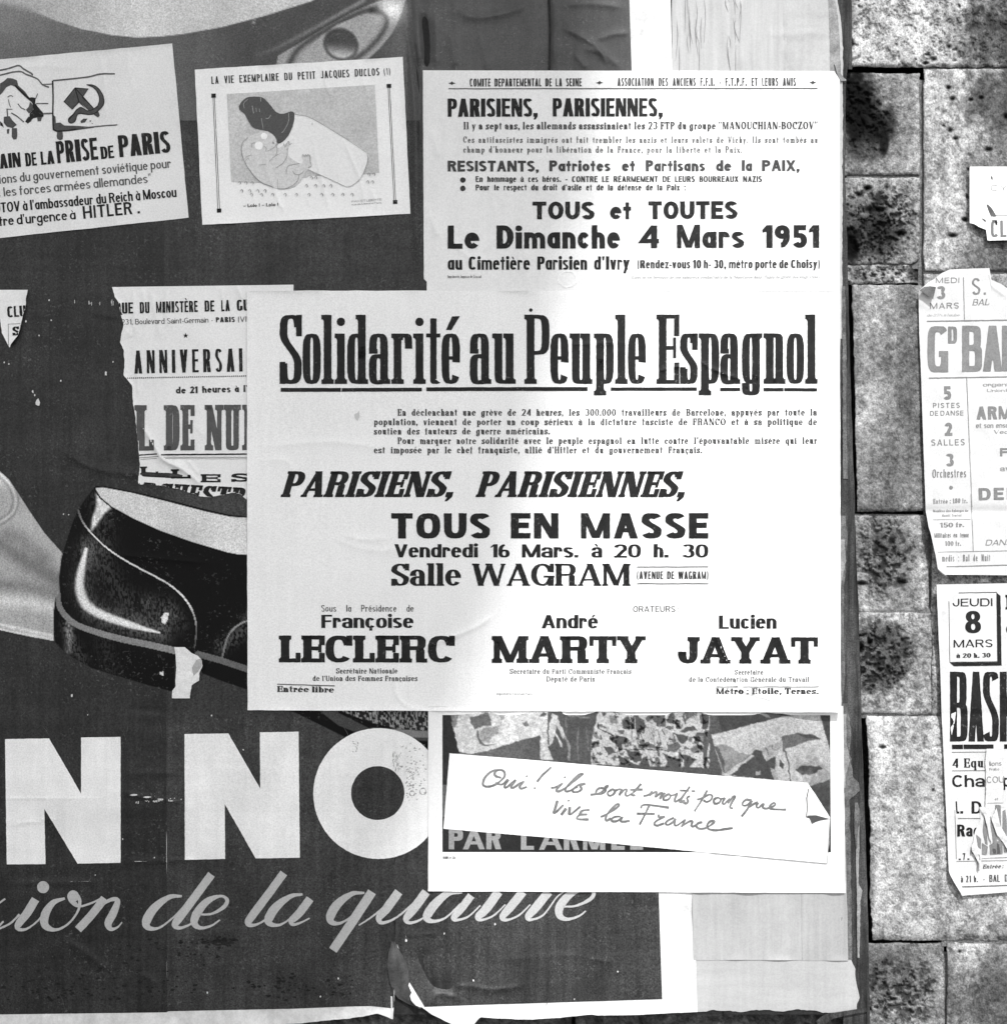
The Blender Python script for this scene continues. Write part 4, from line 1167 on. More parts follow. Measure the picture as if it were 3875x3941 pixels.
# dirt smudges on the dark ground
k = Ink(); rr = random.Random(21)
for cx_, cy_, sx_, sy_, nn in ((415, 1783, 24, 4, 60), (170, 1872, 120, 18, 120), (560, 1868, 70, 14, 60), (340, 1800, 60, 10, 30)):
    for i in range(nn):
        x = rr.gauss(cx_, sx_); y = rr.gauss(cy_, sy_)
        if x > 725 or y > 1893: continue
        r = rr.uniform(1.2, 4.5); k.add([(x + r * rr.uniform(.6, 1.7) * math.cos(a_), y + r * rr.uniform(.4, .9) * math.sin(a_)) for a_ in np.linspace(0, 5.5, 8)])
k.build('dirt_smudges', bs, material('dirt_smudge', .013, .7, .15, grain=.3, blotch=.3, bl_scale=60), big, .5)['kind'] = 'stuff'
k = Ink()
for i in range(60):
    x = rr.uniform(10, 1200); y = rr.choice([rr.uniform(420, 540), rr.uniform(1340, 1380), rr.uniform(1640, 1890)]); L_ = rr.uniform(6, 34); a_ = rr.gauss(1.5, .35)
    k.stroke([(x, y, .2), (x + L_ * .5 * math.cos(a_), y + L_ * .5 * math.sin(a_), rr.uniform(.5, .9)), (x + L_ * math.cos(a_ + .1), y + L_ * math.sin(a_ + .1), .2)])
k.build('scratches', bs, material('scratch_grey', .085, .8, .2, grain=.2), big, .5)['kind'] = 'stuff'
# white nicks torn out of the dark ground
k = Ink(); rr = random.Random(8)
for x, y, r in ((72, 761, 5), (200, 706, 3), (214, 684, 1.2), (62, 740, 2), (66, 747, 1.5), (8, 685, 1.4), (17, 688, 1.4), (49, 607, 1.6), (97, 605, 1.4), (115, 720, 1.4), (136, 1315, 2), (93, 567, 1.3), (74, 634, 1.2),
                (768, 1779, 2), (936, 1748, 1.6), (1168, 1838, 1.5), (895, 1855, 1.5), (460, 1418, 1.2), (400, 1353, 1.3), (392, 1878, 1.6), (606, 1885, 1.4), (166, 1352, 1), (120, 972, 1.2), (130, 973, 1), (1000, 1738, 1.4), (840, 1766, 1.3),
                (1086, 1890, 1.2), (60, 1920, .8), (640, 1851, 1.5), (180, 1655, 1), (292, 1622, 1), (232, 1587, 1.1)):
    k.add([(x + r * rr.uniform(.6, 1.2) * math.cos(a), y + 1.5 * r * rr.uniform(.6, 1.2) * math.sin(a)) for a in np.linspace(0, 5.6, 8)])
for i in range(26):
    x = rr.uniform(245, 345); y = 1522 - (x - 200) * .09 + rr.uniform(-1.5, 1.5); k.rect(x, y, x + 1.4, y + rr.uniform(1, 3.5))
for i in range(10):
    x = rr.uniform(130, 215); k.rect(x, 570 + rr.uniform(-4, 4), x + .9, 574 + rr.uniform(-2, 4))
o_ = k.build('paper_nicks', bs, material('nick_white', .6, .8, .2), big, .9); o_['kind'] = 'stuff'
# curled flap at the tear
fx = np.linspace(0, 1, 16); fy = np.linspace(0, 1, 34)
U, V = np.meshgrid(fx, fy)
KY = [1781, 1800, 1830, 1858, 1878, 1888, 1898, 1908]
Y = 1781 + V * 127
lx = np.interp(Y, KY, [741, 735, 733, 737, 746, 752, 770, 792]); rx_ = np.interp(Y, KY, [746, 757, 774, 788, 794, 797, 798, 800])
X = lx + U * (rx_ - lx) + 1.6 * (fnoise(U * 40, V * 150, 12, 4, 3) - .5) * (U < .1)
D = 2.2 + 3.2 * np.sin(U * 9 + V * 5) * (.3 + U) * .35 + 6.5 * np.sin(np.pi * np.clip(V, 0, 1) ** .8) * (np.sin(np.pi * (.15 + .72 * (1 - U)))) + 2.4 * (fnoise(X, Y, 16, 6, 3) - .5) + 2 * (1 - U) * V
mesh_obj('torn_flap', world_xyz(X, Y, D).reshape(-1, 3), grid_faces(16, 34), material('torn_paper_back', .06, .85, .2, grain=.12, blotch=.3, bl_scale=50, streak=.15, bump=.6, bump_scale=90), big, True)
k = Ink(); k.poly([(781, 1871), (785, 1884), (792, 1896), (796, 1906), (786, 1902), (778, 1893), (775, 1884)])
k.build('flap_tip', Sheet(10.5, wave=lambda x, y: 0 * x), BORDER, big)

# ------------------------------------------------------------ print fonts
F_HEAD = Font(T=.112, H=.056, X=.728, S=.034, sh=.066, n=3.6, gap=.03, spur=.31)
F_ITAL = Font(T=.27, H=.12, X=.7, S=.05, sh=.10, n=2.4, gap=.03, slant=.30, thin=.17, spur=.32)
F_TOUS = Font(T=.31, H=.215, X=.72, n=2.7, gap=.14)
F_VEN = Font(T=.30, H=.13, X=.78, n=2.5, gap=.07, asc=1.02)
F_SALLE = Font(T=.26, H=.085, X=.74, S=.055, sh=.07, n=2.15, gap=.04, thin=.15, asc=1.02, spur=.26)
F_SLAB = Font(T=.315, H=.15, X=.7, S=.075, sh=.15, n=2.6, gap=.02, spur=.36, thin=.27)
F_BODY = Font(T=.205, H=.085, X=.70, S=.06, sh=.06, n=2.1, gap=.11, sp=.85, thin=.12)
F_THIN = Font(T=.15, H=.10, X=.68, n=2.1, gap=.13, sp=.5, a1=True)
F_FUT = Font(T=.275, H=.22, X=.70, n=2.05, gap=.09, sp=.45, a1=True)
F_FUTM = Font(T=.15, H=.13, X=.66, n=2.05, gap=.11, sp=.34, a1=True)
F_COND = Font(T=.22, H=.14, X=.75, n=3.2, gap=.09, sp=.5)
F_CONDT = Font(T=.18, H=.11, X=.75, n=3.0, gap=.10, sp=.6)
F_GROT = Font(T=.235, H=.15, X=.75, n=3.0, gap=.06, sp=.4)
F_CIM = Font(T=.235, H=.15, X=.74, n=2.7, gap=.07, sp=.3, a1=True)
F_WIDE = Font(T=.36, H=.10, X=.72, S=.06, sh=.10, n=2.1, gap=.06, sp=.5, thin=.2)
F_TEXT = Font(T=.13, H=.11, X=.68, n=2.1, gap=.12, sp=.4)
F_ITT = Font(T=.13, H=.07, X=.66, S=.04, sh=.05, n=2.1, gap=.1, sp=.5, slant=.28)
def c2(x, y): return (466.8 + .3097 * x, 540.5 + .3097 * y)
def c3(x, y): return (1031.8 + .3097 * x, 540.5 + .3097 * y)

def line(parent, sheet, name, items, mat, lift=.5, cut=0, keep=None):
    """items: (string, A, B, cap, font)"""
    for it in items:
        k = Ink(); text(k, *it)
        k.build(name, sheet, mat, parent, lift, cut, keep)

def rules(parent, sheet, name, segs, mat, cut=12, keep=None, lift=.5):
    for a, b, w in segs:
        k = Ink(); k.line(a, b, w)
        k.build(name, sheet, mat, parent, lift, cut, keep)

# ------------------------------------------------------------ solidarity poster
sol = thing('solidarity_poster', 'large white poster headed Solidarité au Peuple Espagnol with bold black lettering, centre of the board', 'poster', base_of(1028, 1345, 4))
ss_ = Sheet(3.9, [
    ([c3(690, 520), c3(760, 500), c3(840, 488)], .7, 3), ([c3(930, 455), c3(1050, 520), c3(1190, 570)], .8, 3.5), ([c3(120, 360), c3(300, 352), c3(480, 345)], .45, 5),
    ([(780, 1232), (830, 1214), (900, 1186), (935, 1160)], .9, 3.5), ([(1345, 1180), (1370, 1240), (1400, 1300), (1450, 1320), (1520, 1340)], 1.1, 4.0),
    ([(742, 1260), (750, 1315), (775, 1338), (810, 1344)], .5, 3), ([(645, 1012), (690, 1020), (740, 1018)], .6, 6), ([(500, 845), (620, 835), (740, 848)], .5, 7),
    ([(1060, 967), (1200, 969), (1340, 966), (1560, 970)], .45, 2.5), ([(1290, 900), (1345, 960), (1360, 975)], .4, 4), ([(620, 1015), (700, 1040), (760, 1038)], .4, 6),
    ([(1330, 800), (1450, 790), (1560, 805)], .35, 4), ([(500, 872), (540, 870), (560, 900)], .4, 6), ([(1480, 1130), (1540, 1140), (1580, 1120)], .5, 5)],
    extra=lambda x, y: 7.5 * shoulder(x - 1500 + (y - 1300) * 1.6, 0, 60) * shoulder(y, 1300, 1345) * shoulder(x, 1450, 1560))
ss_.quad('sheet', (467, 549), (1588, 549), (1590, 1347), (468, 1343), PAPER, sol, step=2.6)
HEAD = [(c2, 'S', 200, 336), (c2, 'o', 340, 452), (c2, 'l', 455, 526), (c2, 'i', 536, 608), (c2, 'd', 612, 740), (c2, 'a', 746, 876), (c2, 'r', 882, 1010), (c2, 'i', 1016, 1088), (c2, 't', 1094, 1186), (c2, 'é', 1188, 1302),
        (c2, 'a', 1362, 1492), (c2, 'u', 1498, 1642), (c2, 'P', 1694, 1848), (c3, 'e', 28, 140), (c3, 'u', 146, 286), (c3, 'p', 294, 416), (c3, 'l', 424, 494), (c3, 'e', 502, 612),
        (c3, 'E', 676, 816), (c3, 's', 820, 928), (c3, 'p', 934, 1060), (c3, 'a', 1066, 1188), (c3, 'g', 1198, 1322), (c3, 'n', 1330, 1464), (c3, 'o', 1470, 1578), (c3, 'l', 1584, 1656)]
k = Ink()
def hb(x): return 540.5 + .3097 * 598 - (x - 530) * .0006
F_HEAD.desc = .165
for f, ch, a, b in HEAD:
    k = Ink(); letters(k, [(ch, f(a, 0)[0], f(b, 0)[0])], hb, 131, F_HEAD); k.build('headline_letter', ss_, INK, sol, cut=3.5)
k = Ink(); k.disc(*c2(1734, 146), 3.4); k.build('nail_head', ss_, INK, sol)

rules(sol, ss_, 'underline_rule', [(c2(207, 634), c2(574, 634), 7.4), (c2(579, 634), c2(1068, 632), 7), (c2(1096, 630), c3(256, 628), 7.4), (c3(397, 629), c3(922, 629), 6.4), (c3(1065, 631), c3(1187, 631), 6.2), (c3(1330, 632), c3(1452, 632), 6.2), (c3(1456, 632), c3(1656, 633), 6)], INK)
for s, a, b, y in (("En déclenchant une grève de 24 heures, les 300.000 travailleurs de Barcelone, appuyés par toute la", 751.7, 1544.7, 785.8),
                   ("population, viennent de porter un coup sérieux à la dictature fasciste de FRANCO et à sa politique de", 707.1, 1544.7, 803.7),
                   ("soutien des fauteurs de guerre américains.", 707.1, 1039.7, 821.4),
                   ("Pour marquer notre solidarité avec le peuple espagnol en lutte contre l'épouvantable misère qui leur", 751.7, 1544.7, 839.4),
                   ("est imposée par le chef franquiste, allié d'Hitler et du gouvernement Français.", 707.1, 1327.6, 857.0)):
    line(sol, ss_, 'text_line', [(s, (a, y), (b, y - .5), 12.6, F_BODY)], INK_SMALL)
line(sol, ss_, 'text_line', [("PARISIENS,", (530.3, 939.8), (862.6, 939.8), 49, F_ITAL), ("PARISIENNES,", (898.8, 939.8), (1300.6, 939.8), 49, F_ITAL)], INK, cut=3.5)
line(sol, ss_, 'text_line', [("TOUS", (740, 1018.2), (926.7, 1018.2), 48, F_TOUS), ("EN", (966, 1018), (1056, 1018), 48, F_TOUS), ("MASSE", (1098.4, 1018), (1339.3, 1018), 48, F_TOUS)], INK, cut=3.5)
line(sol, ss_, 'text_line', [("Vendredi", (745.5, 1054), (903.5, 1054), 25, F_VEN), ("16", (926.7, 1054), (963.9, 1054), 25, F_VEN), ("Mars.", (987, 1054), (1093.7, 1054), 25, F_VEN), ("à", (1118.5, 1054), (1138.6, 1054), 25, F_VEN),
                             ("20", (1161, 1054), (1212, 1054), 25, F_VEN), ("h.", (1236, 1054), (1264, 1054), 25, F_VEN), ("30", (1289, 1054), (1339.3, 1054), 25, F_VEN)], INK)
line(sol, ss_, 'text_line', [("Salle", (740, 1107.7), (871.9, 1107.7), 42, F_SALLE), ("WAGRAM", (892.6, 1107.7), (1192.2, 1107.7), 42, F_SALLE)], INK, cut=3.5)
line(sol, ss_, 'text_line', [("(AVENUE DE WAGRAM)", (1204.3, 1094.7), (1339.3, 1094.7), 14.5, F_COND)], INK_SMALL)
rules(sol, ss_, 'address_rule', [((1204.3, 1072), (1339.3, 1071.7), 1.8), ((1204.3, 1103.7), (1339.3, 1103.7), 1.8)], INK_SMALL)
line(sol, ss_, 'text_line', [("Sous la Présidence de", (607.7, 1156.6), (782, 1156.6), 12.8, Font(T=.13, H=.10, X=.68, n=2.1, gap=.13, sp=1.5, a1=True)), ("ORATEURS :", (1196.9, 1157), (1284, 1157), 11, F_THIN)], INK_SMALL)
line(sol, ss_, 'speaker_name', [("Françoise", (607.7, 1187.6), (782, 1187.6), 25, F_VEN)], INK)
line(sol, ss_, 'speaker_name', [("André", (1024.3, 1188), (1131, 1188), 25, F_VEN)], INK)
line(sol, ss_, 'speaker_name', [("Lucien", (1359.5, 1188.8), (1468.5, 1188.8), 25, F_VEN)], INK)
line(sol, ss_, 'speaker_surname', [("LECLERC", (527.2, 1252.6), (860, 1253), 51, F_SLAB)], INK, cut=3.5)
line(sol, ss_, 'speaker_surname', [("MARTY", (929.8, 1253.6), (1220.7, 1254), 51, F_SLAB)], INK, cut=3.5)
line(sol, ss_, 'speaker_surname', [("JAYAT", (1282, 1254.5), (1546.5, 1255), 50, F_SLAB)], INK, cut=3.5)
F_CAPT = Font(T=.19, H=.09, X=.72, S=.05, sh=.06, n=2.1, gap=.10, sp=.5, thin=.12)
line(sol, ss_, 'text_line', [("Secrétaire Nationale", (635.6, 1273.7), (751.7, 1273.7), 10, F_CAPT), ("de l'Union des Femmes Françaises", (591.3, 1287.9), (789.5, 1288), 10, F_CAPT)], INK_SMALL)
line(sol, ss_, 'text_line', [("Secrétaire du Parti Communiste Français", (963.9, 1274.3), (1193.8, 1274.3), 9.5, F_CAPT), ("Député de Paris", (1033, 1288.8), (1124.7, 1288.8), 10, F_CAPT)], INK_GREY)
line(sol, ss_, 'text_line', [("Secrétaire", (1389.5, 1275.8), (1443, 1275.8), 9.5, F_CAPT), ("de la Confédération Générale du Travail", (1302.8, 1289.5), (1529.8, 1289.5), 9.5, F_CAPT)], INK_GREY)
line(sol, ss_, 'text_line', [("Entrée libre", (524, 1308.6), (631.9, 1310), 11.5, F_WIDE), ("Métro : Etoile, Ternes.", (1353.9, 1312.7), (1548, 1312.7), 11.5, F_WIDE)], INK_SMALL)
rules(sol, ss_, 'foot_rule', [((524, 1294), (633, 1297), 2), ((1353.9, 1299), (1548, 1299), 1.6)], INK_GREY)
line(sol, ss_, 'printer_line', [("Imprimerie Centrale Paris", (939, 1314.5), (1007, 1314.5), 5, F_TEXT)], INK_PALE)
k = Ink(); k.poly([(676, 780), (679, 776), (680, 788), (676, 796), (671, 790), (670, 784)]); k.build('smudge', ss_, material('faint_smudge', .5, .8, .2), sol)

# ------------------------------------------------------------ PARISIENS poster above it
par = thing('memorial_meeting_poster', 'white poster reading Le Dimanche 4 Mars 1951, above the big headline poster', 'poster', base_of(1190, 560, 3))
ps = Sheet(2.9, [([(845, 440), (880, 480), (920, 500)], .5, 5), ([(905, 485), (955, 430), (990, 405)], .35, 5), ([(1400, 385), (1450, 392), (1480, 400)], .6, 4), ([(1555, 440), (1590, 452)], .7, 4),
                 ([(815, 240), (830, 300)], .6, 8), ([(810, 400), (830, 450)], .7, 8), ([(1280, 370), (1340, 376), (1390, 372)], .35, 4), ([(1480, 330), (1570, 300)], .3, 5), ([(1240, 130), (1330, 140)], .3, 4)],
                 extra=lambda x, y: 1.2 * np.exp(-((x - 802) / 10.) ** 2) * vnoise(x, y, 50, 4))
def rag_l(y): return np.interp(y, [100, 528, 531, 700], [799.5, 801.5, 807, 807]) + .8 * (fnoise(y, 0 * y, 9, 5, 3) - .5)
ys = np.linspace(0, 1, 170); xs = np.linspace(0, 1, 300)
U, V = np.meshgrid(xs, ys)
Y = 132 + V * 428 + (U * 1.5)
X = rag_l(Y) + U * (1588 - rag_l(Y))
cnr = (U > .985) & (Y < 152); X = X - cnr * 12 * (U - .985) / .015 * np.clip((150 - Y) / 18, 0, 1)
ps.grid('sheet', X, Y, material('memorial_paper', .71, .8, .2, grain=.05, blotch=.05, bl_scale=6, streak=.02, bump=.14, bump_scale=28), par)
line(par, ps, 'text_line', [("COMITE DEPARTEMENTAL DE LA SEINE", (888.4, 162.6), (1100, 162), 15, F_COND), ("ASSOCIATION DES ANCIENS F.F.I. - F.T.P.F. ET LEURS AMIS", (1167.8, 161.4), (1504.8, 161), 15, F_CONDT)], INK_SMALL)
k = Ink()
for x, y in ((854.5, 156.3), (1133.6, 155.4), (1537, 155)): k.add([(x - 7, y), (x - 2, y - 1.5), (x, y - 3.8), (x + 2, y - 1.5), (x + 7, y), (x + 2, y + 1.5), (x, y + 3.8), (x - 2, y + 1.5)])
k.build('ornament', ps, INK_SMALL, par)
rules(par, ps, 'header_rule', [((848, 166.8), (1545.6, 166), 1.8)], INK_GREY)
line(par, ps, 'text_line', [("PARISIENS,", (846.6, 220), (1016.9, 219.6), 34.5, F_GROT), ("PARISIENNES,", (1045.2, 219.3), (1253.4, 219), 34.5, F_GROT)], INK, cut=3.5)
F_B3 = Font(T=.16, H=.08, X=.62, S=.05, sh=.06, n=2.1, gap=.17, sp=.7, thin=.1)
F_B2 = Font(T=.20, H=.09, X=.66, S=.05, sh=.05, n=2.1, gap=.1, sp=.42, thin=.1)
line(par, ps, 'text_line', [("Il y a sept ans, les allemands assassinaient les 23 FTP du groupe “MANOUCHIAN-BOCZOV”", (876.7, 243.8), (1546, 243), 14, F_B2)], INK_SMALL)
line(par, ps, 'text_line', [("Ces antifascistes immigrés ont fait trembler les nazis et leurs valets de Vichy. Ils sont tombés au", (876, 269), (1546, 269), 12, F_B3)], INK_GREY)
line(par, ps, 'text_line', [("champ d'honneur pour la libération de la France, pour la liberté et la Paix.", (876, 287.6), (1403, 287.6), 12, F_B3)], INK_GREY)
line(par, ps, 'text_line', [("RESISTANTS,", (846.6, 323.5), (1019, 323.5), 20.5, F_FUT), ("Patriotes", (1038.8, 323), (1154, 322.6), 20.5, F_FUT), ("et", (1176, 322.6), (1200.8, 322.6), 20.5, F_FUT), ("Partisans", (1221, 322.6), (1333, 322.4), 20.5, F_FUT),
                            ("de", (1353.8, 322.4), (1382.7, 322.4), 20.5, F_FUT), ("la", (1402.6, 322.4), (1422, 322.4), 20.5, F_FUT), ("PAIX,", (1441, 322.4), (1512, 322.4), 20.5, F_FUT)], material('brown_black_ink', .022, .55, .4, grain=.15, blotch=.35, bl_scale=40, wear=.5, wear_to=.15, bump=.1))
k = Ink(); k.disc(875.3, 339.6, 5.2); k.disc(875.3, 355.3, 5.2); k.build('bullet', ps, INK_SMALL, par)
line(par, ps, 'text_line', [("En hommage à ces héros. - CONTRE LE RÉARMEMENT DE LEURS BOURREAUX NAZIS", (899.5, 343.2), (1440.5, 343), 10.8, Font(T=.24, H=.14, X=.78, n=3, gap=.1, sp=.8))], INK_SMALL)
line(par, ps, 'text_line', [("Pour le respect du droit d'asile et de la défense de la Paix :", (899.5, 359.2), (1296.6, 359), 10.8, Font(T=.24, H=.14, X=.78, n=3, gap=.1, sp=.8))], INK_SMALL)
line(par, ps, 'text_line', [("TOUS", (1007, 414), (1124, 414), 33.5, F_FUT), ("et", (1153.5, 413.5), (1194, 413.5), 33.5, F_FUT), ("TOUTES", (1226, 413.5), (1394.4, 413), 33.5, F_FUT)], INK, cut=3.5)
line(par, ps, 'text_line', [("Le", (846.6, 469.7), (906.5, 469.7), 44, F_FUT), ("Dimanche", (939, 469.5), (1172.5, 469), 44, F_FUT), ("4", (1205.8, 468.5), (1246, 468.5), 43, F_FUT), ("Mars", (1280, 468.3), (1407, 468), 44, F_FUT), ("1951", (1442, 468), (1549, 467.8), 43, F_FUT)], INK, cut=3.5)
line(par, ps, 'text_line', [("au", (846.6, 509.5), (873.8, 509.5), 25, F_CIM), ("Cimetière", (886, 509.5), (1002, 509.5), 25, F_CIM), ("Parisien", (1016, 509.3), (1110, 509.3), 25, F_CIM), ("d'Ivry", (1123.5, 509), (1190.6, 509), 25, F_CIM)], INK)
line(par, ps, 'text_line', [("(Rendez-vous 10 h- 30, métro porte de Choisy)", (1205.5, 506.6), (1550, 506), 15.5, Font(T=.25, H=.15, X=.75, n=2.8, gap=.08, sp=.33))], INK_SMALL)
line(par, ps, 'printer_line', [("Imprimerie, Impasse de Crussol", (846.6, 525), (910, 525), 5.5, F_TEXT)], INK_GREY)
line(par, ps, 'printer_line', [("(Lisez la vie héroïque de ces valeureux combattants de la Résistance dans “Pages de gloire des vingt-trois”)", (1193.8, 526.5), (1550.6, 525.6), 6, F_ITT)], INK_PALE)
k = Ink(); rr = random.Random(5)
for i in range(24):
    a = i / 24 * 6.283; k.stroke([(1073 + (17 + rr.uniform(-1, 1)) * math.cos(a), 527 + (15 + rr.uniform(-1, 1)) * math.sin(a)), (1073 + 17 * math.cos(a + .26), 527 + 15 * math.sin(a + .26))], rr.uniform(1.5, 4))
k.build('glue_ring', ps, material('glue_stain', .82, .7, .2), par)

# ------------------------------------------------------------ leaflet: PRISE DE PARIS
def c1(x, y): return (.2581 * x, .2581 * y)
lf = thing('pact_leaflet', 'tilted white leaflet reading PRISE DE PARIS with clasped hands and a cuff', 'leaflet', base_of(200, 440, 3))
def cTR(x, y):
    return c1(x, y)
ls = Sheet(2.3, [([c1(720, 380), c1(760, 520), c1(770, 700), c1(765, 900)], .5, 5), ([c1(500, 1250), c1(510, 1450), c1(520, 1700)], .5, 4), ([c1(930, 380), c1(980, 700)], .3, 6), ([c1(1000, 1260), c1(1010, 1600)], .35, 5),
                 ([c1(0, 500), c1(300, 480), c1(600, 490)], .3, 6), ([c1(280, 1400), c1(290, 1700)], .4, 5)])
TLx, TLy = c1(-500, 478); BLx, BLy = c1(-370, 1782)
ls.quad('sheet', (TLx, TLy), c1(1262, 315), c1(1382, 1592), (BLx, BLy), material('leaflet_paper', .68, .8, .2, grain=.06, blotch=.05, bl_scale=9, bump=.2, bump_scale=34), lf, step=2.5)
F_PRS = Font(T=.23, H=.15, X=.75, n=2.6, gap=.05, sp=.3)
F_HAND = Font(T=.15, H=.12, X=.68, n=2.1, gap=.08, sp=.32, a1=True, desc=.34)
F_HANDB = Font(T=.17, H=.14, X=.70, n=2.2, gap=.06, sp=.28, a1=True, desc=.34)
K_ = .2581
line(lf, ls, 'title_line', [("MAIN", c1(-75, 1241), c1(155, 1219), 108 * K_, F_PRS), ("DE", c1(190, 1216), c1(272, 1208), 98 * K_, F_PRS), ("LA", c1(303, 1205), c1(402, 1196), 98 * K_, F_PRS), ("PRISE", c1(422, 1194), c1(722, 1165), 162 * K_, F_PRS),
                            ("DE", c1(742, 1163), c1(838, 1153), 92 * K_, F_PRS), ("PARIS", c1(877, 1149), c1(1252, 1113), 160 * K_, F_PRS)], INK, cut=3.5)
line(lf, ls, 'text_line', [("intentions du gouvernement soviétique pour", c1(-200, 1362), c1(1255, 1225), 68 * K_, F_HAND)], material('grey_leaflet_print', .075, .6, .35, grain=.2, blotch=.2))
line(lf, ls, 'text_line', [("avec les forces armées allemandes”", c1(-160, 1455), c1(1110, 1335), 68 * K_, F_HAND)], _m['grey_leaflet_print'])
line(lf, ls, 'text_line', [("MOLOTOV à l'ambassadeur du Reich à Moscou", c1(-190, 1573), c1(1295, 1440), 74 * K_, F_HANDB)], INK)
line(lf, ls, 'text_line', [("lettre d'urgence à", c1(-105, 1663), c1(556, 1603), 72 * K_, F_HANDB), ("HITLER", c1(612, 1600), c1(972, 1566), 92 * K_, Font(T=.18, H=.15, n=2.3, gap=.13)), (".", c1(1010, 1562), c1(1028, 1560), 92 * K_, F_HANDB)], INK)
def ch_(x, y): return (.11871 * x, 113.0 + .11871 * y)
def CH(pts): return [ch_(*p) for p in pts]
PEN = material('drawing_pen_line', .09, .6, .3, grain=.2, blotch=.2)
PENK = INK
FILL = material('drawing_slate_fill', .05, .6, .35, grain=.2, blotch=.12)
k = Ink()
for pts, w in (([(-300, 190), (0, 160), (200, 110), (300, 85), (380, 140), (505, 215), (508, 240)], 26), ([(-200, 260), (0, 235), (200, 190), (330, 180), (420, 225), (500, 255), (600, 300), (680, 390), (780, 430)], 22),
               ([(680, 385), (830, 380)], 16), ([(840, 325), (1100, 300), (1400, 265), (1600, 218), (1830, 215)], 24), ([(1330, 1075), (1600, 1050), (1870, 1028)], 20),
               ([(600, 530), (570, 610)], 14), ([(575, 690), (770, 690)], 18), ([(700, 850), (835, 845)], 24), ([(120, 590), (170, 560), (210, 580)], 14), ([(130, 620), (150, 700), (170, 750)], 12), ([(110, 770), (120, 900)], 18),
               ([(285, 690), (330, 750), (400, 790)], 16), ([(180, 840), (280, 900), (380, 985)], 20), ([(110, 780), (200, 780)], 14)):
    k.stroke(catmull([(*ch_(*p), w * .11871) for p in pts], 5).tolist())
k.build('pen_drawing', ls, PEN, lf)['kind'] = 'stuff'
k = Ink()
for pts in ([(850, 870), (880, 900), (890, 1000), (960, 990), (1020, 1040), (1200, 1045), (1450, 1060), (1500, 1075), (1100, 1130), (900, 1130), (850, 1100)],
            [(910, 1130), (995, 1130), (1008, 1210), (995, 1260), (950, 1275), (910, 1250), (900, 1210)],
            [(0, 370), (60, 330), (120, 280), (200, 290), (270, 320), (290, 400), (400, 500), (470, 600), (360, 530), (240, 420), (170, 395), (100, 430), (40, 510), (-10, 570)],
            [(480, 660), (530, 720), (520, 800), (460, 850), (410, 790), (460, 740)], [(450, 900), (500, 900), (500, 970), (440, 1010), (400, 980)],
            [(590, 900), (670, 900), (650, 970), (600, 975)], [(190, 1080), (270, 1080), (275, 1200), (260, 1260), (215, 1265), (188, 1220)], [(110, 1100), (150, 1090), (140, 1170), (110, 1170)],
            [(60, 900), (150, 890), (200, 960), (270, 1030), (200, 1080), (110, 1060), (60, 1000)],
            [(1280, 970), (1330, 930), (1395, 930), (1350, 990), (1290, 1000)], [(1420, 960), (1455, 955), (1440, 985)], [(1460, 1000), (1482, 1005), (1470, 1020)],
            # emblem on the cuff
            [(1195, 440), (1405, 455), (1310, 595), (1490, 765), (1570, 820), (1590, 880), (1560, 910), (1510, 880), (1400, 790), (1260, 665), (1150, 780), (1020, 660)]):
    k.poly(CH(pts))
sick_o = [(1380, 390), (1480, 395), (1570, 450), (1630, 540), (1655, 640), (1640, 720), (1580, 790), (1500, 850), (1400, 865), (1290, 850), (1230, 870), (1200, 960), (1150, 1000), (1095, 985), (1100, 920), (1180, 850)]
sick_i = [(1380, 390), (1470, 425), (1540, 490), (1580, 580), (1580, 660), (1550, 730), (1490, 775), (1440, 800), (1380, 800), (1290, 750), (1220, 790), (1190, 830), (1150, 880), (1110, 920), (1098, 950), (1180, 850)]
so = catmull(CH(sick_o), 3); si = catmull(CH(sick_i), 3); m = min(len(so), len(si))
for i in range(m - 1): k.add([so[i], so[i + 1], si[i + 1], si[i]])
k.build('drawing_fill', ls, FILL, lf, lift=.45)
k = Ink()
for pts, w in (([(838, 325), (845, 600), (842, 850), (845, 1020), (850, 1110)], 22), ([(850, 1105), (900, 1130), (1050, 1125), (1220, 1100)], 24), ([(240, 400), (330, 490), (400, 560), (470, 620), (530, 660)], 34)):
    k.stroke([(*ch_(*p), w * .11871) for p in pts])
for pts in ([(450, 600), (510, 590), (570, 600), (560, 680), (600, 740), (700, 850), (690, 900), (600, 905), (530, 925), (460, 990), (400, 985), (470, 900), (470, 850), (530, 790), (520, 690)], [(0, 970), (40, 1010), (60, 1080), (40, 1050), (0, 1040)]): k.poly(CH(pts))
def outl(pts, w=14):
    p = CH(pts) + CH(pts[:1]); k.stroke([(a[0], a[1], w * .11871) for a in p])
outl([(1195, 440), (1405, 455), (1310, 595), (1490, 765)], 16); outl([(1195, 440), (1020, 660), (1150, 780), (1260, 665)], 16); outl([(1260, 665), (1380, 790)], 14)
k.stroke([(*p, 1.6) for p in si[:m]]); k.stroke([(*p, 1.6) for p in so[:m]])
o_ = k.build('drawing_shadow', ls, INK, lf, lift=.6); o_['kind'] = 'stuff'

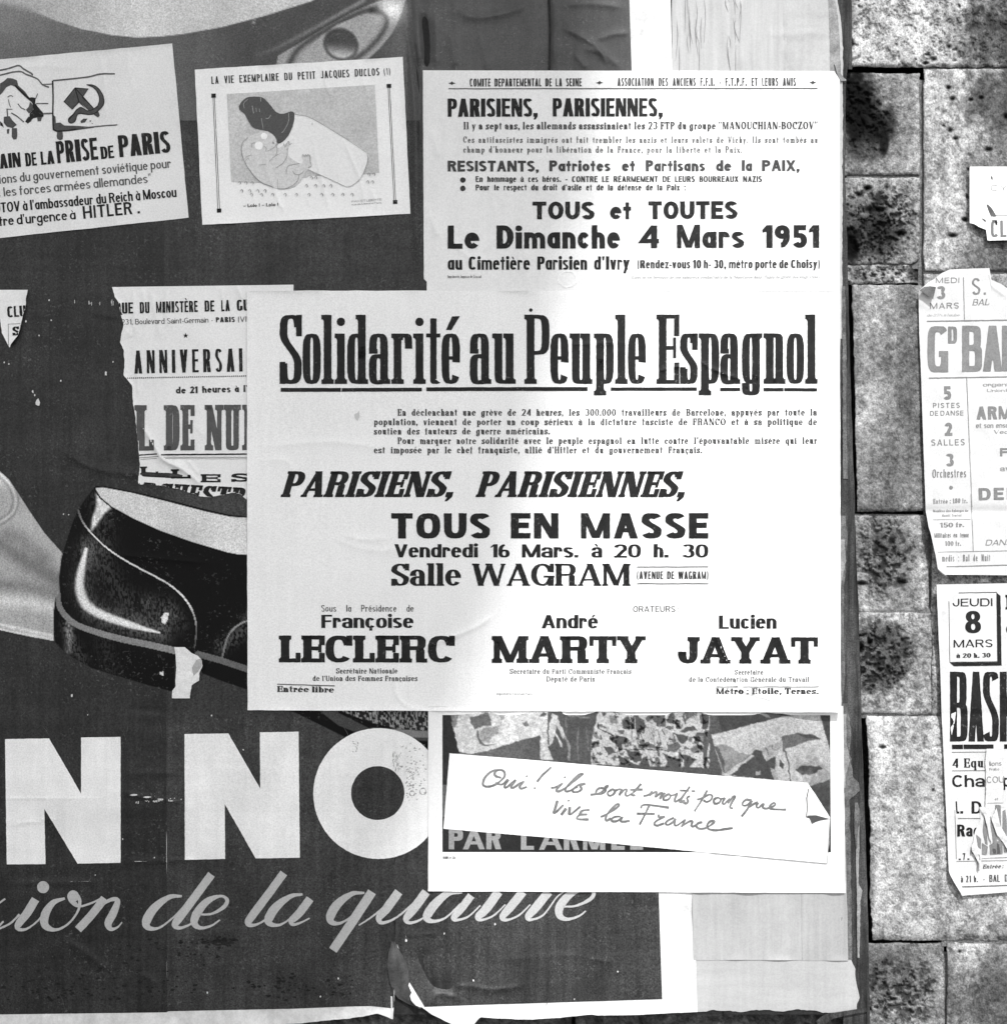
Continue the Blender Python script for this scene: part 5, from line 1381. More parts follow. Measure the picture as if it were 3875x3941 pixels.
# ------------------------------------------------------------ leaflet: VIE EXEMPLAIRE
def cp(x, y): return (343.9 + .2581 * x, .2581 * y)
dl = thing('cartoon_leaflet', 'tilted white leaflet titled LA VIE EXEMPLAIRE with a cartoon between two rules', 'leaflet', base_of(575, 420, 3))
def cc(x, y): return (422.6 + .16 * x, 167.1 + .16 * y)
ds = Sheet(2.6, [([cp(290, 490), cp(300, 580), cp(310, 640)], .6, 3), ([cp(545, 480), cp(548, 640)], .7, 3), ([cp(1020, 450), cp(1050, 600), cp(1090, 720)], .8, 3.2), ([cp(1290, 440), cp(1330, 600), cp(1380, 740)], .6, 3.2), ([cp(765, 450), cp(785, 620)], .5, 3.5),
                 ([cc(200, 300), cc(230, 500)], .5, 3), ([cc(380, 700), cc(395, 1000), cc(430, 1120)], .6, 3), ([cc(500, 800), cc(520, 1000), cc(600, 1180), cc(660, 1350), cc(740, 1480)], .9, 3.2),
                 ([cc(1070, 640), cc(1090, 820), cc(1150, 1040), cc(1200, 1250), cc(1260, 1480)], .9, 3), ([cc(1400, 560), cc(1500, 800), cc(1600, 1040), cc(1650, 1250), cc(1650, 1330)], .8, 3), ([cc(1740, 1180), cc(1790, 1300), cc(1830, 1450)], .6, 3),
                 ([cc(350, 1250), cc(400, 1450)], .5, 3), ([cc(960, 1200), cc(1020, 1400)], .4, 3.5), ([cc(1230, 0), cc(1270, 100)], .5, 3), ([cc(820, 560), cc(860, 740)], .4, 4)])
ds.creases = [(p, a * .6, w) for p, a, w in ds.creases]
ds.quad('sheet', cp(95, 505), cp(1618, 413), cp(1675, 1562), cp(150, 1645), material('cartoon_paper', .78, .8, .2, grain=.05, blotch=.04, bl_scale=9, bump=.2, bump_scale=34), dl, step=2.0)
line(dl, ds, 'title_line', [("LA VIE EXEMPLAIRE DU PETIT JACQUES DUCLOS", cp(218, 612), cp(1447, 549), 55 * K_, Font(T=.16, H=.12, n=2.4, gap=.14, sp=.75))], INK_SMALL)
line(dl, ds, 'title_number', [("(1)", cp(1482, 547), cp(1528, 543), 50 * K_, Font(T=.12, H=.1, gap=.2))], INK_GREY)
rules(dl, ds, 'side_rule', [(cp(228, 705), cp(264, 1530), 1.0), (cp(239, 705), cp(277, 1530), 1.0)], INK_SMALL)
rules(dl, ds, 'side_rule', [(cp(1511, 632), cp(1554, 1468), 1.0), (cp(1522, 632), cp(1566, 1468), 1.0)], INK_SMALL)
for x, y in ((232, 697), (273, 1540), (1517, 626), (1562, 1477)):
    k = Ink(); a, b = cp(x, y); k.add([(a - 4.3, b - 3.7), (a + 4.3, b - 4.1), (a + 4.4, b + 3.7), (a - 4.2, b + 4.1)]); k.build('rule_square', ds, INK, dl)
k = Ink(); k.poly([cp(330, 685), cp(1414, 618), cp(1445, 1262), cp(1330, 1275), cp(1200, 1300), cp(950, 1280), cp(900, 1300), cp(600, 1335), cp(362, 1330)])
k.build('picture_ground', ds, material('cartoon_grey', .50, .8, .2, grain=.12, blotch=.12, bl_scale=12), dl, cut=3.5)
k = Ink()
k.poly(catmull([cc(*p) for p in [(845, 300), (1000, 330), (1150, 410), (1400, 560), (1690, 745), (1705, 850), (1650, 1010), (1590, 1090), (1470, 1160), (1350, 1110), (1150, 1020), (960, 930), (780, 830), (640, 720), (660, 640), (780, 540)]], 4).tolist())
k.build('white_apron', ds, material('cartoon_white', .74, .8, .2, grain=.05, blotch=.03), dl, lift=0.8, cut=3.5)
k = Ink()
k.poly(catmull([cc(*p) for p in [(290, 575), (380, 530), (560, 500), (620, 600), (640, 700), (720, 660), (790, 640), (760, 780), (900, 880), (940, 860), (930, 790), (1030, 790), (1030, 900), (960, 1000), (900, 1100), (800, 1170), (650, 1180), (560, 1150), (420, 1080), (260, 880), (210, 700)]], 4).tolist())
k.build('figure_tint', ds, material('cartoon_flesh', .58, .8, .2, grain=.09, blotch=.03), dl, lift=1.05, cut=3.5)
k = Ink()
k.poly(catmull([cc(*p) for p in [(180, 210), (215, 150), (270, 105), (350, 92), (440, 95), (500, 130), (560, 200), (620, 270), (690, 295), (760, 280), (800, 268), (838, 290), (835, 370), (815, 450), (770, 550), (700, 625), (640, 645), (625, 590), (570, 530), (500, 495), (420, 480), (340, 450), (290, 370), (250, 300), (190, 250)]], 4).tolist())
k.build('dark_hair', ds, material('cartoon_dark', .075, .7, .3, grain=.15, blotch=.08), dl, lift=1.3, cut=3.5)
k = Ink(); k.disc(*cc(480, 560), 6.4); k.disc(*cc(418, 672), 8.0); k.build('spectacle_lens', ds, material('cartoon_white_hi', .84, .8, .2), dl, lift=1.5)
k = Ink()
for pts, w in (([(210, 700), (220, 780), (260, 880), (330, 990), (430, 1095), (580, 1160)], 10), ([(290, 575), (230, 630), (208, 710)], 7), ([(845, 300), (1000, 330), (1150, 410), (1400, 560), (1690, 750)], 6), ([(1700, 760), (1705, 850), (1650, 1010)], 9),
               ([(1650, 1010), (1590, 1090), (1470, 1160), (1350, 1110), (1150, 1020)], 5), ([(890, 1020), (880, 1080), (820, 1140), (730, 1180), (640, 1180)], 8), ([(740, 1010), (750, 930), (800, 900), (900, 880)], 7), ([(820, 970), (840, 1005), (890, 1015), (950, 980)], 8),
               ([(1020, 790), (1025, 860), (1040, 910), (1000, 930)], 8), ([(930, 800), (940, 775), (960, 800), (970, 775), (990, 798), (1000, 772), (1015, 798), (1025, 780)], 7), ([(755, 700), (750, 800), (700, 880), (620, 935)], 7),
               ([(710, 645), (730, 690), (750, 640), (770, 620), (780, 660), (810, 645)], 8), ([(250, 830), (280, 800), (330, 780)], 5), ([(255, 860), (290, 820), (310, 850)], 5), ([(330, 690), (335, 650), (370, 635)], 7), ([(500, 740), (505, 700), (470, 670)], 6),
               ([(620, 790), (635, 720), (620, 660)], 7), ([(510, 740), (590, 700), (640, 640)], 6), ([(575, 630), (595, 640), (585, 650)], 12), ([(340, 200), (355, 290)], 10), ([(385, 225), (390, 270)], 9), ([(425, 230), (430, 275)], 9),
               ([(245, 230), (240, 170), (290, 120)], 8), ([(440, 100), (440, 150)], 9), ([(560, 310), (530, 350), (500, 350)], 10), ([(770, 290), (770, 380), (730, 470), (690, 520)], 9), ([(450, 350), (470, 470)], 9), ([(1050, 400), (1050, 430)], 8),
               ([(640, 1060), (645, 1180)], 4), ([(1150, 1020), (1000, 960)], 6), ([(420, 900), (500, 890)], 5), ([(540, 860), (600, 800), (680, 760)], 5)):
    k.stroke(catmull([(*cc(*p), w * .135) for p in pts], 4).tolist())
rr = random.Random(4)
for y, xs_ in ((1110, [190, 265, 340]), (1205, [215, 310, 405, 490]), (1250, [330, 450, 580, 730, 860, 1010, 1160, 1290, 1410, 1520]), (1145, [980, 1090, 1185, 1270]), (1050, [1040, 1090]), (1100, [1705, 1760]), (1010, [1720, 1775])):
    for x in xs_: k.stroke(catmull([(*cc(x - 18, y + 6), .7), (*cc(x, y - 16), 1.2), (*cc(x + 14, y + 4), 1.6), (*cc(x + 6, y + 22), .8)], 4).tolist())
k.build('pen_drawing', ds, material('cartoon_line', .28, .7, .3, grain=.2), dl, lift=1.6)['kind'] = 'stuff'
line(dl, ds, 'caption', [("= Lolo ! = Lolo !", cc(235, 1402), cc(650, 1385), 6.2, Font(T=.24, H=.14, S=.03, sh=.08, gap=.12, sp=.6))], INK_SMALL)
line(dl, ds, 'caption', [("PAIX ET LIBERTE", cc(1515, 1345), cc(1870, 1320), 3.8, F_TEXT), ("rue de Messine Paris", cc(1515, 1378), cc(1870, 1355), 3.4, F_TEXT)], INK_PALE)

# ------------------------------------------------------------ torn ball poster
def c5(x, y): return (.2581 * x, 515.9 + .2581 * y)
bl = thing('torn_ball_poster', 'torn white dance poster with large grey slab letters DE NUI', 'poster', base_of(390, 935, 3))
LT = plin([c5(*p) for p in [(820, 100), (845, 180), (870, 215), (885, 300), (905, 380), (890, 440), (880, 505), (905, 560), (912, 640), (906, 750), (930, 780), (968, 825), (972, 900), (975, 960), (988, 1020), (1000, 1150), (1012, 1250), (1025, 1400), (1012, 1530), (1015, 1560)]], jag=1.0, seed=4, sc=8)
BT = plin([c5(*p) for p in [(1000, 1540), (1030, 1550), (1090, 1545), (1200, 1560), (1290, 1580), (1400, 1610), (1470, 1640), (1550, 1640), (1640, 1625), (1700, 1610), (1760, 1620), (1810, 1668), (1900, 1690), (2200, 1700)]], axis=0, jag=1.8, seed=6, sc=7)
BLC = [([c5(1015, 1090), c5(1090, 1200), c5(1160, 1320), c5(1200, 1370), c5(1350, 1450), c5(1500, 1570)], 2.0, 4.5), ([c5(1040, 100), c5(1060, 250), c5(1050, 420)], .8, 4), ([c5(1100, 110), c5(1140, 300), c5(1180, 500)], .7, 5), ([c5(1225, 100), c5(1215, 240), c5(1240, 420)], .6, 3.5),
       ([c5(975, 110), c5(985, 300), c5(990, 480)], .8, 3.5), ([c5(1735, 95), c5(1780, 200)], .7, 3), ([c5(1620, 100), c5(1625, 200)], .5, 3), ([c5(1000, 640), c5(1010, 900)], .7, 3), ([c5(1500, 110), c5(1490, 420)], .4, 5), ([c5(1260, 1380), c5(1350, 1430)], 1.0, 5),
       ([c5(1370, 1370), c5(1460, 1480)], .7, 4), ([c5(930, 420), c5(960, 470)], .6, 5), ([c5(1430, 1120), c5(1500, 1200)], .4, 5)]
bsh = Sheet(2.5, BLC, extra=lambda x, y: 1.8 * np.exp(-((x - LT(y)) / 5.) ** 2) * (.4 + vnoise(x, y, 30, 3)))
ys = np.linspace(0, 1, 190); xs = np.linspace(0, 1, 160); U, V = np.meshgrid(xs, ys)
Y0 = 542 - U * 4.5 + V * 400
X = LT(Y0) + U * (555 - LT(Y0)); B = BT(X); Y = (542.2 - U * 4.5) + V * (B - 542.2 + U * 4.5); X = LT(Y) + U * (555 - LT(Y))
bsh.grid('sheet', X, Y, material('ball_paper', .72, .8, .2, grain=.05, blotch=.05, bl_scale=9, bump=.2, bump_scale=34), bl)
inb = lambda x, y: (x > LT(y) + .3) & (y < BT(x) - .3)
line(bl, bsh, 'text_line', [(w_, c5(a, 306 - (a - 520) * .0235), c5(b, 306 - (b - 520) * .0235), 82 * K_, Font(T=.25, H=.15, n=3, gap=.08)) for w_, a, b in (("ARTISTIQUE", 560, 976), ("DU", 1025, 1096), ("MINISTÈRE", 1145, 1450), ("DE", 1500, 1572), ("LA", 1622, 1684), ("GUERRE", 1735, 2010))], INK, cut=2.5, keep=inb)
line(bl, bsh, 'text_line', [("231, Boulevard Saint-Germain —".replace('—', '-'), c5(890, 378), c5(1560, 362), 40 * K_, Font(T=.12, H=.1, gap=.1, sp=.5)), ("PARIS", c5(1582, 361), c5(1720, 358), 38 * K_, F_TOUS), ("(VIIe)", c5(1745, 358), c5(1860, 355), 40 * K_, F_TEXT)], INK_SMALL, cut=2.5, keep=inb)
k = Ink(); cx_, cy_ = c5(1360, 458)
st = [(cx_ + (5.4 if i % 2 == 0 else 2.1) * math.sin(i * math.pi / 5), cy_ - (5.4 if i % 2 == 0 else 2.1) * math.cos(i * math.pi / 5)) for i in range(10)]; k.poly(st); k.build('star', bsh, INK, bl)
line(bl, bsh, 'text_line', [("ANNIVERSAI", c5(985, 737), c5(1778, 721), 170 * K_, Font(T=.145, H=.10, n=3.0, gap=.20)), ("RE", c5(1825, 720), c5(1960, 717), 170 * K_, Font(T=.145, H=.10, n=3.0, gap=.20))], INK, cut=4)
k = Ink()
for i in range(62):
    a = c5(932 + i * 14.4, 770 - i * .27); k.rect(a[0], a[1] - 1.1, a[0] + 2.2, a[1] + 1.1)
k.build('dotted_rule', bsh, INK_GREY, bl)
line(bl, bsh, 'text_line', [("de", c5(1288, 883), c5(1362, 882), 50 * K_, F_FUT), ("21", c5(1393, 881), c5(1448, 880), 50 * K_, F_FUT), ("heures", c5(1482, 878), c5(1690, 874), 50 * K_, F_FUT), ("à", c5(1720, 873), c5(1752, 872), 50 * K_, F_FUT), ("l'aube", c5(1785, 871), c5(1960, 868), 50 * K_, F_FUT)], INK_SMALL)
FB = Font(T=.19, H=.10, S=.045, sh=.11, n=3.6, gap=.01, spur=.24)
FB.thin = .13
for it in [(c, c5(a, 0)[0], c5(b, 0)[0]) for c, a, b in (('L', 985, 1128), ('D', 1200, 1316), ('E', 1322, 1426), ('N', 1500, 1638), ('U', 1640, 1765), ('I', 1775, 1860), ('T', 1870, 1990))]:
    k = Ink(); letters(k, [it], lambda x: 851.5 - (x - 310) * .004, 333 * K_, FB); k.build('large_letter', bsh, INK_MID, bl, cut=3.5, keep=inb)
rules(bl, bsh, 'double_rule', [(c5(1020, 1335), c5(1150, 1325), 2.4), (c5(1180, 1332), c5(1900, 1326), 2.8)], INK, cut=4, keep=inb)
rules(bl, bsh, 'double_rule', [(c5(1020, 1354), c5(1160, 1344), 1), (c5(1200, 1350), c5(1900, 1350), 1), (c5(1030, 1366), c5(1150, 1358), .8), (c5(1210, 1360), c5(1900, 1362), .8)], INK_GREY, cut=4, keep=inb)
k = Ink(); FX = Font(T=.55, H=.20, S=.16, sh=.18, n=2.3, gap=.05, spur=.4, thin=.5)
letters(k, [('L', *[c5(v, 0)[0] for v in (1025, 1160)])], c5(0, 1478)[1], 60 * K_, FX); letters(k, [('L', *[c5(v, 0)[0] for v in (1252, 1397)])], c5(0, 1506)[1], 68 * K_, FX)
letters(k, [('E', *[c5(v, 0)[0] for v in (1470, 1616)])], c5(0, 1534)[1], 60 * K_, FX); letters(k, [('S', *[c5(v, 0)[0] for v in (1695, 1830)])], c5(0, 1530)[1], 62 * K_, FX)
k.build('wide_lettering', bsh, INK, bl, cut=4, keep=inb)
line(bl, bsh, 'text_line', [("ORCHESTRES", c5(900, 1660), c5(1990, 1720), 135 * K_, Font(T=.34, H=.12, S=.05, sh=.1, n=2.4, gap=.08, slant=.22, thin=.2))], INK, cut=2.5, keep=inb)

frag = thing('club_poster_fragment', 'small curled white scrap reading CLU, left of the torn dance poster', 'paper scrap', base_of(15, 650, 3))
FL = plin([c5(*p) for p in [(-700, 100), (-500, 200), (-200, 280), (0, 330), (8, 400), (15, 440), (45, 500), (68, 545)]], jag=.5, seed=3)
FR = plin([c5(*p) for p in [(205, 118), (190, 180), (188, 260), (170, 300), (152, 380), (135, 450), (100, 495), (80, 520), (72, 545)]], jag=.9, seed=5, sc=6)
fsh = Sheet(2.6, extra=lambda x, y: 4.0 * shoulder(y, 600, 655) + 2.2 * np.exp(-((x - FR(y)) / 5.) ** 2) + 1.0 * (fnoise(x, y, 24, 4, 2)))
fsh.span('sheet', 547.5, 656, FL, FR, _m['ball_paper'], frag, step=2)
inf = lambda x, y: (x > FL(y) + .4) & (x < FR(y) - .5) & (y < 655)
line(frag, fsh, 'text_line', [("CLUB", c5(55, 325), c5(240, 312), 80 * K_, Font(T=.27, H=.14, n=3, gap=.06))], INK, cut=2, keep=inf)
line(frag, fsh, 'text_line', [("S", c5(92, 458), c5(142, 456), 66 * K_, Font(T=.32, H=.12, S=.02, sh=.06))], INK, cut=2, keep=inf)
rules(frag, fsh, 'thin_rule', [(c5(60, 372), c5(62, 530), .9), (c5(62, 374), c5(150, 370), .9)], INK_GREY, cut=2, keep=inf)

# scrap hanging over the shoe's heel
hs = thing('heel_scrap', 'small ragged strip of white paper hanging over the heel of the printed shoe', 'paper scrap', base_of(350, 1320, 3))
hsh = Sheet(2.6, extra=lambda x, y: 2.6 * (fnoise(x, y, 18, 7, 3)) + 3.0 * shoulder(x, 362, 382) * shoulder(y, 1240, 1262) * shoulder(y, 1300, 1280))
HL = plin([cs(*p) for p in [(1180, 1302), (1188, 1350), (1195, 1440), (1188, 1530), (1190, 1570), (1165, 1600), (1165, 1640)]], jag=.6, seed=2)
HR = plin([cs(*p) for p in [(1250, 1302), (1300, 1345), (1340, 1362), (1365, 1390), (1372, 1430), (1350, 1480), (1350, 1530), (1320, 1548), (1300, 1560), (1290, 1610), (1285, 1652)]], jag=1.0, seed=6, sc=6)
hsh.span('sheet', cs(0, 1303)[1], cs(0, 1650)[1], HL, HR, material('scrap_white', .70, .8, .2, grain=.08, blotch=.08, bl_scale=40, bump=.4, bump_scale=90), hs, step=1.6)
k = Ink(); k.poly([cs(*p) for p in [(1300, 1440), (1330, 1390), (1362, 1380), (1368, 1430), (1340, 1470), (1310, 1500)]]); k.build('grey_back', hsh, material('scrap_grey', .36, .8, .2, grain=.1), hs, cut=2)

# ------------------------------------------------------------ handwriting poster
ou = thing('handwritten_banner_poster', 'white poster with a photo collage and handwriting reading Oui! ils sont morts', 'poster', base_of(1200, 1688, 3))
cO = lambda x, y: (1081 + .3276 * x, 1302 + .3276 * y)
os_ = Sheet(3.0, [([(1158, 1620), (1162, 1650)], .4, 3), ([(1300, 1320), (1310, 1700)], .3, 6), ([(985, 1330), (985, 1690)], .3, 6), ([(1400, 1560), (1396, 1690)], .3, 5), ([(1240, 1400), (1245, 1560)], .3, 4)])
os_.quad('sheet', (809.5, 1335), (1594, 1335), (1598.5, 1689), (809.5, 1686), material('banner_paper', .72, .8, .2, grain=.045, blotch=.03, bl_scale=6, streak=.015, bump=.12, bump_scale=28), ou, step=5)
h1 = lambda x, y: ((1800 + x / 2.72) / 2.0352, (2900 + y / 2.72) / 2.0352)
h2 = lambda x, y: ((2400 + x / 2.38) / 2.0352, (2950 + y / 2.38) / 2.0352)
h3 = lambda x, y: ((1680 + x / 2.38) / 2.0352, (2720 + y / 2.38) / 2.0352)
h4 = lambda x, y: ((2400 + x / 2.2667) / 2.0352, (2720 + y / 2.2667) / 2.0352)
def blobs(X, Y, t, f, items):
    for pts, tn in items:
        a = shoulder(poly_sd(X, Y, [f(*p) for p in pts]), -.9, .9); t = t * (1 - a) + tn * a
    return t
def strokes(X, Y, t, f, items):
    for pts, w, tn in items:
        d, _ = path_dist(X, Y, catmull([f(*p) for p in pts], 4) if len(pts) > 2 else [f(*p) for p in pts])
        a = 1 - shoulder(d, w * .5 - .5, w * .5 + .6); t = t * (1 - a) + tn * a
    return t
def toneC(X, Y):
    X0_, Y0_ = X, Y
    inn_ = shoulder(Y, 1336, 1352)
    X = X + 5 * (fnoise(X0_, Y0_, 9, 90, 3, .7) - .5); Y = Y + 5 * (fnoise(X0_, Y0_, 9, 93, 3, .7) - .5)
    nz = fnoise(X, Y, 9, 80, 3); nb = fnoise(X, Y, 26, 83, 3)
    t = 88 + 10 * (nz - .5)
    t = blobs(X, Y, t, h3, [([(55, 40), (118, 40), (210, 430), (120, 430), (100, 720), (50, 720)], 38)])
    # left photograph
    ph = [(118, 40), (1020, 40), (1010, 230), (950, 262), (800, 302), (640, 352), (480, 400), (340, 432), (205, 415)]
    a = shoulder(poly_sd(X, Y, [h3(*p) for p in ph]), -.9, .9)
    u = 182 + 26 * (nb - .5) + 22 * shoulder(X, h3(400, 0)[0], h3(700, 0)[0])
    u = blobs(X, Y, u, h3, [([(120, 45), (205, 45), (190, 160), (160, 200), (135, 130)], 120), ([(300, 100), (380, 80), (470, 50), (500, 120), (500, 170), (430, 180), (350, 210), (310, 150)], 92),
                            ([(575, 50), (640, 50), (620, 120), (580, 120)], 150), ([(360, 240), (380, 210), (400, 300), (450, 350), (530, 350), (450, 365), (390, 330)], 95), ([(420, 200), (560, 180), (570, 240), (500, 280), (480, 330), (410, 310), (400, 240)], 140),
                            ([(790, 150), (830, 130), (845, 170), (815, 190)], 120), ([(940, 90), (970, 55), (1010, 60), (990, 90)], 80), ([(490, 130), (530, 130), (545, 165), (510, 170)], 205)])
    t = t * (1 - a) + u * a
    # hanging cloth and cross
    t = blobs(X, Y, t, h3, [([(950, 262), (1020, 230), (1060, 60), (1110, 80), (1090, 230), (1060, 330), (1020, 370), (1070, 490), (1010, 490), (950, 480)], 205), ([(1070, 100), (1110, 110), (1180, 260), (1160, 300)], 200), ([(1080, 240), (1100, 240), (1155, 370), (1135, 370)], 205)])
    t = strokes(X, Y, t, h3, [([(1180, 280), (1215, 380), (1210, 490)], 4, 150), ([(1300, 200), (1290, 330), (1300, 500)], 2, 120), ([(1020, 60), (1025, 350)], 2, 90), ([(1370, 200), (1390, 400)], 2.2, 115), ([(1180, 100), (1190, 240)], 2, 118), ([(1210, 80), (1400, 100)], 3, 130)])
    # cemetery photograph: figures and slabs
    ce = [(1480, 40), (2500, 40), (2500, 560), (1420, 530), (1410, 400), (1430, 250)]
    a = shoulder(poly_sd(X, Y, [h3(*p) for p in ce]), -.9, .9)
    v = 205 + 12 * (nz - .5)
    v = blobs(X, Y, v, h3, [([(1580, 290), (1620, 270), (1680, 265), (1750, 290), (1740, 330), (1700, 350), (1710, 400), (1670, 420), (1650, 340), (1600, 320)], 84), ([(1530, 360), (1620, 380), (1640, 420), (1570, 440), (1550, 400)], 92),
                            ([(1660, 440), (1850, 545), (1690, 545)], 86), ([(1740, 420), (1880, 430), (1870, 500), (1800, 500)], 84), ([(1690, 120), (1750, 80), (1775, 120), (1770, 210), (1700, 200)], 100), ([(1580, 80), (1640, 90), (1660, 150), (1600, 160)], 135),
                            ([(1800, 60), (1850, 70), (1860, 200), (1800, 190)], 95), ([(1505, 55), (1560, 60), (1530, 90)], 90), ([(1420, 220), (1470, 230), (1490, 300), (1440, 280)], 130), ([(1410, 330), (1480, 320), (1490, 370), (1430, 380)], 125),
                            ([(1425, 460), (1470, 470), (1480, 520), (1430, 520)], 140), ([(1560, 520), (1610, 520), (1600, 535)], 120)])
    v = strokes(X, Y, v, h3, [([(1470, 150), (1500, 210), (1620, 260)], 2, 80), ([(1720, 395), (1900, 395)], 2.2, 90), ([(1830, 200), (1845, 380)], 2, 95), ([(1780, 60), (1790, 300)], 1.6, 110)])
    v = blobs(X, Y, v, h4, [([(0, 100), (45, 90), (60, 190), (0, 200)], 90), ([(70, 100), (90, 70), (120, 90), (180, 120), (185, 200), (140, 210), (130, 300), (115, 200), (70, 200)], 92), ([(190, 100), (220, 60), (360, 70), (360, 130), (300, 170), (250, 110), (200, 130)], 100),
                            ([(380, 100), (410, 55), (450, 60), (450, 100), (430, 145), (380, 140)], 88), ([(445, 130), (470, 110), (495, 125), (490, 185), (450, 180)], 100), ([(680, 60), (745, 60), (740, 180), (715, 205), (680, 190), (690, 120)], 84),
                            ([(490, 215), (560, 175), (600, 165), (640, 210), (560, 215), (530, 230)], 88), ([(440, 230), (560, 260), (560, 290), (510, 330), (480, 300), (460, 260)], 84), ([(605, 270), (640, 225), (740, 220), (778, 260), (775, 320), (700, 330), (620, 300)], 96),
                            ([(640, 260), (700, 250), (740, 280), (690, 310)], 140), ([(580, 370), (640, 330), (700, 350), (720, 390), (650, 410), (600, 400)], 120), ([(380, 330), (470, 310), (500, 350), (450, 395), (380, 380)], 110), ([(20, 380), (160, 410), (150, 450), (110, 490), (60, 460), (40, 430)], 86),
                            ([(160, 450), (200, 430), (235, 530), (130, 520)], 88), ([(340, 410), (500, 460), (500, 510), (440, 550), (360, 530), (380, 480)], 86), ([(490, 405), (640, 460), (560, 540), (530, 520), (520, 460)], 88), ([(0, 450), (100, 510), (0, 520)], 90),
                            ([(780, 210), (820, 205), (820, 240), (790, 240)], 90), ([(700, 210), (740, 330), (715, 580), (690, 580)], 90), ([(0, 270), (30, 290), (20, 330), (0, 330)], 90), ([(200, 200), (240, 130), (270, 150), (260, 260), (220, 240)], 190),
                            ([(120, 330), (240, 330), (380, 370), (240, 365), (130, 365)], 110)])
    v = strokes(X, Y, v, h4, [([(0, 378), (200, 375), (400, 385)], 1.8, 90), ([(95, 90), (100, 200)], 1.5, 190), ([(150, 150), (150, 260), (180, 300)], 1.5, 100), ([(330, 200), (360, 240)], 2, 100), ([(765, 340), (745, 580)], 1.6, 110), ([(480, 90), (660, 100)], 1.2, 160), ([(260, 200), (265, 330)], 1.4, 110),
                              ([(300, 200), (320, 320)], 1.3, 130), ([(750, 120), (800, 125)], 1.5, 120), ([(250, 480), (330, 500)], 3, 120)])
    v = v - 95 * shoulder(fnoise(X0_, Y0_, 10, 95, 3, .6), .60, .66)
    m = (X < h4(860, 0)[0])
    t = np.where(m, t * (1 - a) + v * a, t)
    # right-hand photograph
    ri = [(815, 50), (1800, 50), (1800, 860), (860, 600)]
    inr = shoulder(poly_sd(X, Y, [h4(*p) for p in [(770, 245), (1310, 105), (1700, 20), (1800, 380), (1800, 700), (1640, 690), (860, 600)]]), -.9, .9)
    w_ = 200 + 10 * (nz - .5)
    t2 = 72 + 8 * (nz - .5)
    t = np.where(in_poly(X, Y, [h4(*p) for p in [(815, 50), (1810, 50), (1810, 870), (1700, 870), (860, 605), (862, 235)]]), t2, t)
    w_ = blobs(X, Y, w_, h4, [([(800, 340), (900, 330), (1000, 400), (1100, 420), (880, 590), (850, 560)], 150), ([(790, 330), (840, 380), (880, 500), (870, 570), (840, 470)], 90), ([(930, 600), (1100, 450), (1140, 380), (1200, 385), (1240, 480), (1330, 420), (1310, 640), (1000, 610)], 78),
                              ([(860, 590), (1100, 420), (1140, 430), (960, 560), (920, 600)], 195), ([(1200, 370), (1380, 290), (1380, 350), (1250, 470)], 175), ([(1320, 430), (1370, 400), (1390, 520), (1330, 560)], 200), ([(1360, 450), (1400, 500), (1390, 540), (1360, 520)], 80),
                              ([(1380, 260), (1500, 230), (1650, 250), (1730, 280), (1600, 300), (1420, 360), (1390, 400)], 112), ([(1500, 240), (1640, 235), (1720, 285), (1600, 270)], 78), ([(1500, 550), (1560, 510), (1700, 520), (1740, 540), (1640, 590), (1560, 600)], 110),
                              ([(1150, 570), (1190, 560), (1190, 590), (1160, 595)], 175), ([(1270, 530), (1330, 560), (1350, 640), (1310, 640)], 170)])
    w_ = w_ - 40 * shoulder(nb, .45, .62) * shoulder(X, h4(1450, 0)[0], h4(1560, 0)[0]) * shoulder(Y, h4(0, 320)[1], h4(0, 400)[1])
    w_ = strokes(X, Y, w_, h4, [([(1405, 380), (1440, 500), (1440, 560), (1455, 655)], 2.2, 90), ([(1240, 360), (1260, 420)], 1.6, 90), ([(1290, 340), (1300, 370)], 1.4, 100), ([(1110, 420), (860, 590)], 1.4, 120), ([(1420, 60), (1540, 55)], 1.5, 130)])
    t = t * (1 - inr) + w_ * inr
    t = blobs(X, Y, t, h4, [([(1180, 55), (1240, 55), (1300, 100), (1250, 90)], 130)])
    t = blobs(X, Y, t, h4, [([(1640, 690), (1800, 640), (1800, 700), (1700, 700)], 80)])
    # dark band at the foot
    t = np.where(Y0_ > 1545, 36 - 6 * (nz - .5), t)
    t = t + 60 * (nb - .5) * (Y < 1545) * .25
    t = t * (1 + .22 * (fnoise(X, Y, 5, 88, 2) - .5) + .16 * (fnoise(X, Y, 40, 85, 3) - .5))
    return AP(np.clip(t, 8, 225)) * (.92 - .40 * shoulder(X, 880, 1080))  # print tone lowered towards the sunlit right, offsetting the sun in the colour
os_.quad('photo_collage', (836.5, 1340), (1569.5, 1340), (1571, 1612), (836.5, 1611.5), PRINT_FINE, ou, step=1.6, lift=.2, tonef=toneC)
a_ = Font(T=.27, H=.20, X=.7, n=3, gap=.05)
RV = material('reversed_print', .24, .7, .3, grain=.12, blotch=.08)
RL = []
RL += [(it, c6(0, 888)[1]) for it in [('P', *[c6(v, 0)[0] for v in (900, 986)]), ('A', *[c6(v, 0)[0] for v in (985, 1116)]), ('R', *[c6(v, 0)[0] for v in (1125, 1216)])]]
RL += [(it, h1(0, 1010)[1]) for it in [('L', h1(557, 0)[0], h1(692, 0)[0]), ('A', h1(745, 0)[0], h1(990, 0)[0]), ('R', h1(1005, 0)[0], h1(1168, 0)[0]), ('M', h1(1207, 0)[0], h1(1440, 0)[0]), ('É', h1(1502, 0)[0], h1(1643, 0)[0]), ('E', h1(1700, 0)[0], h1(1835, 0)[0])]]
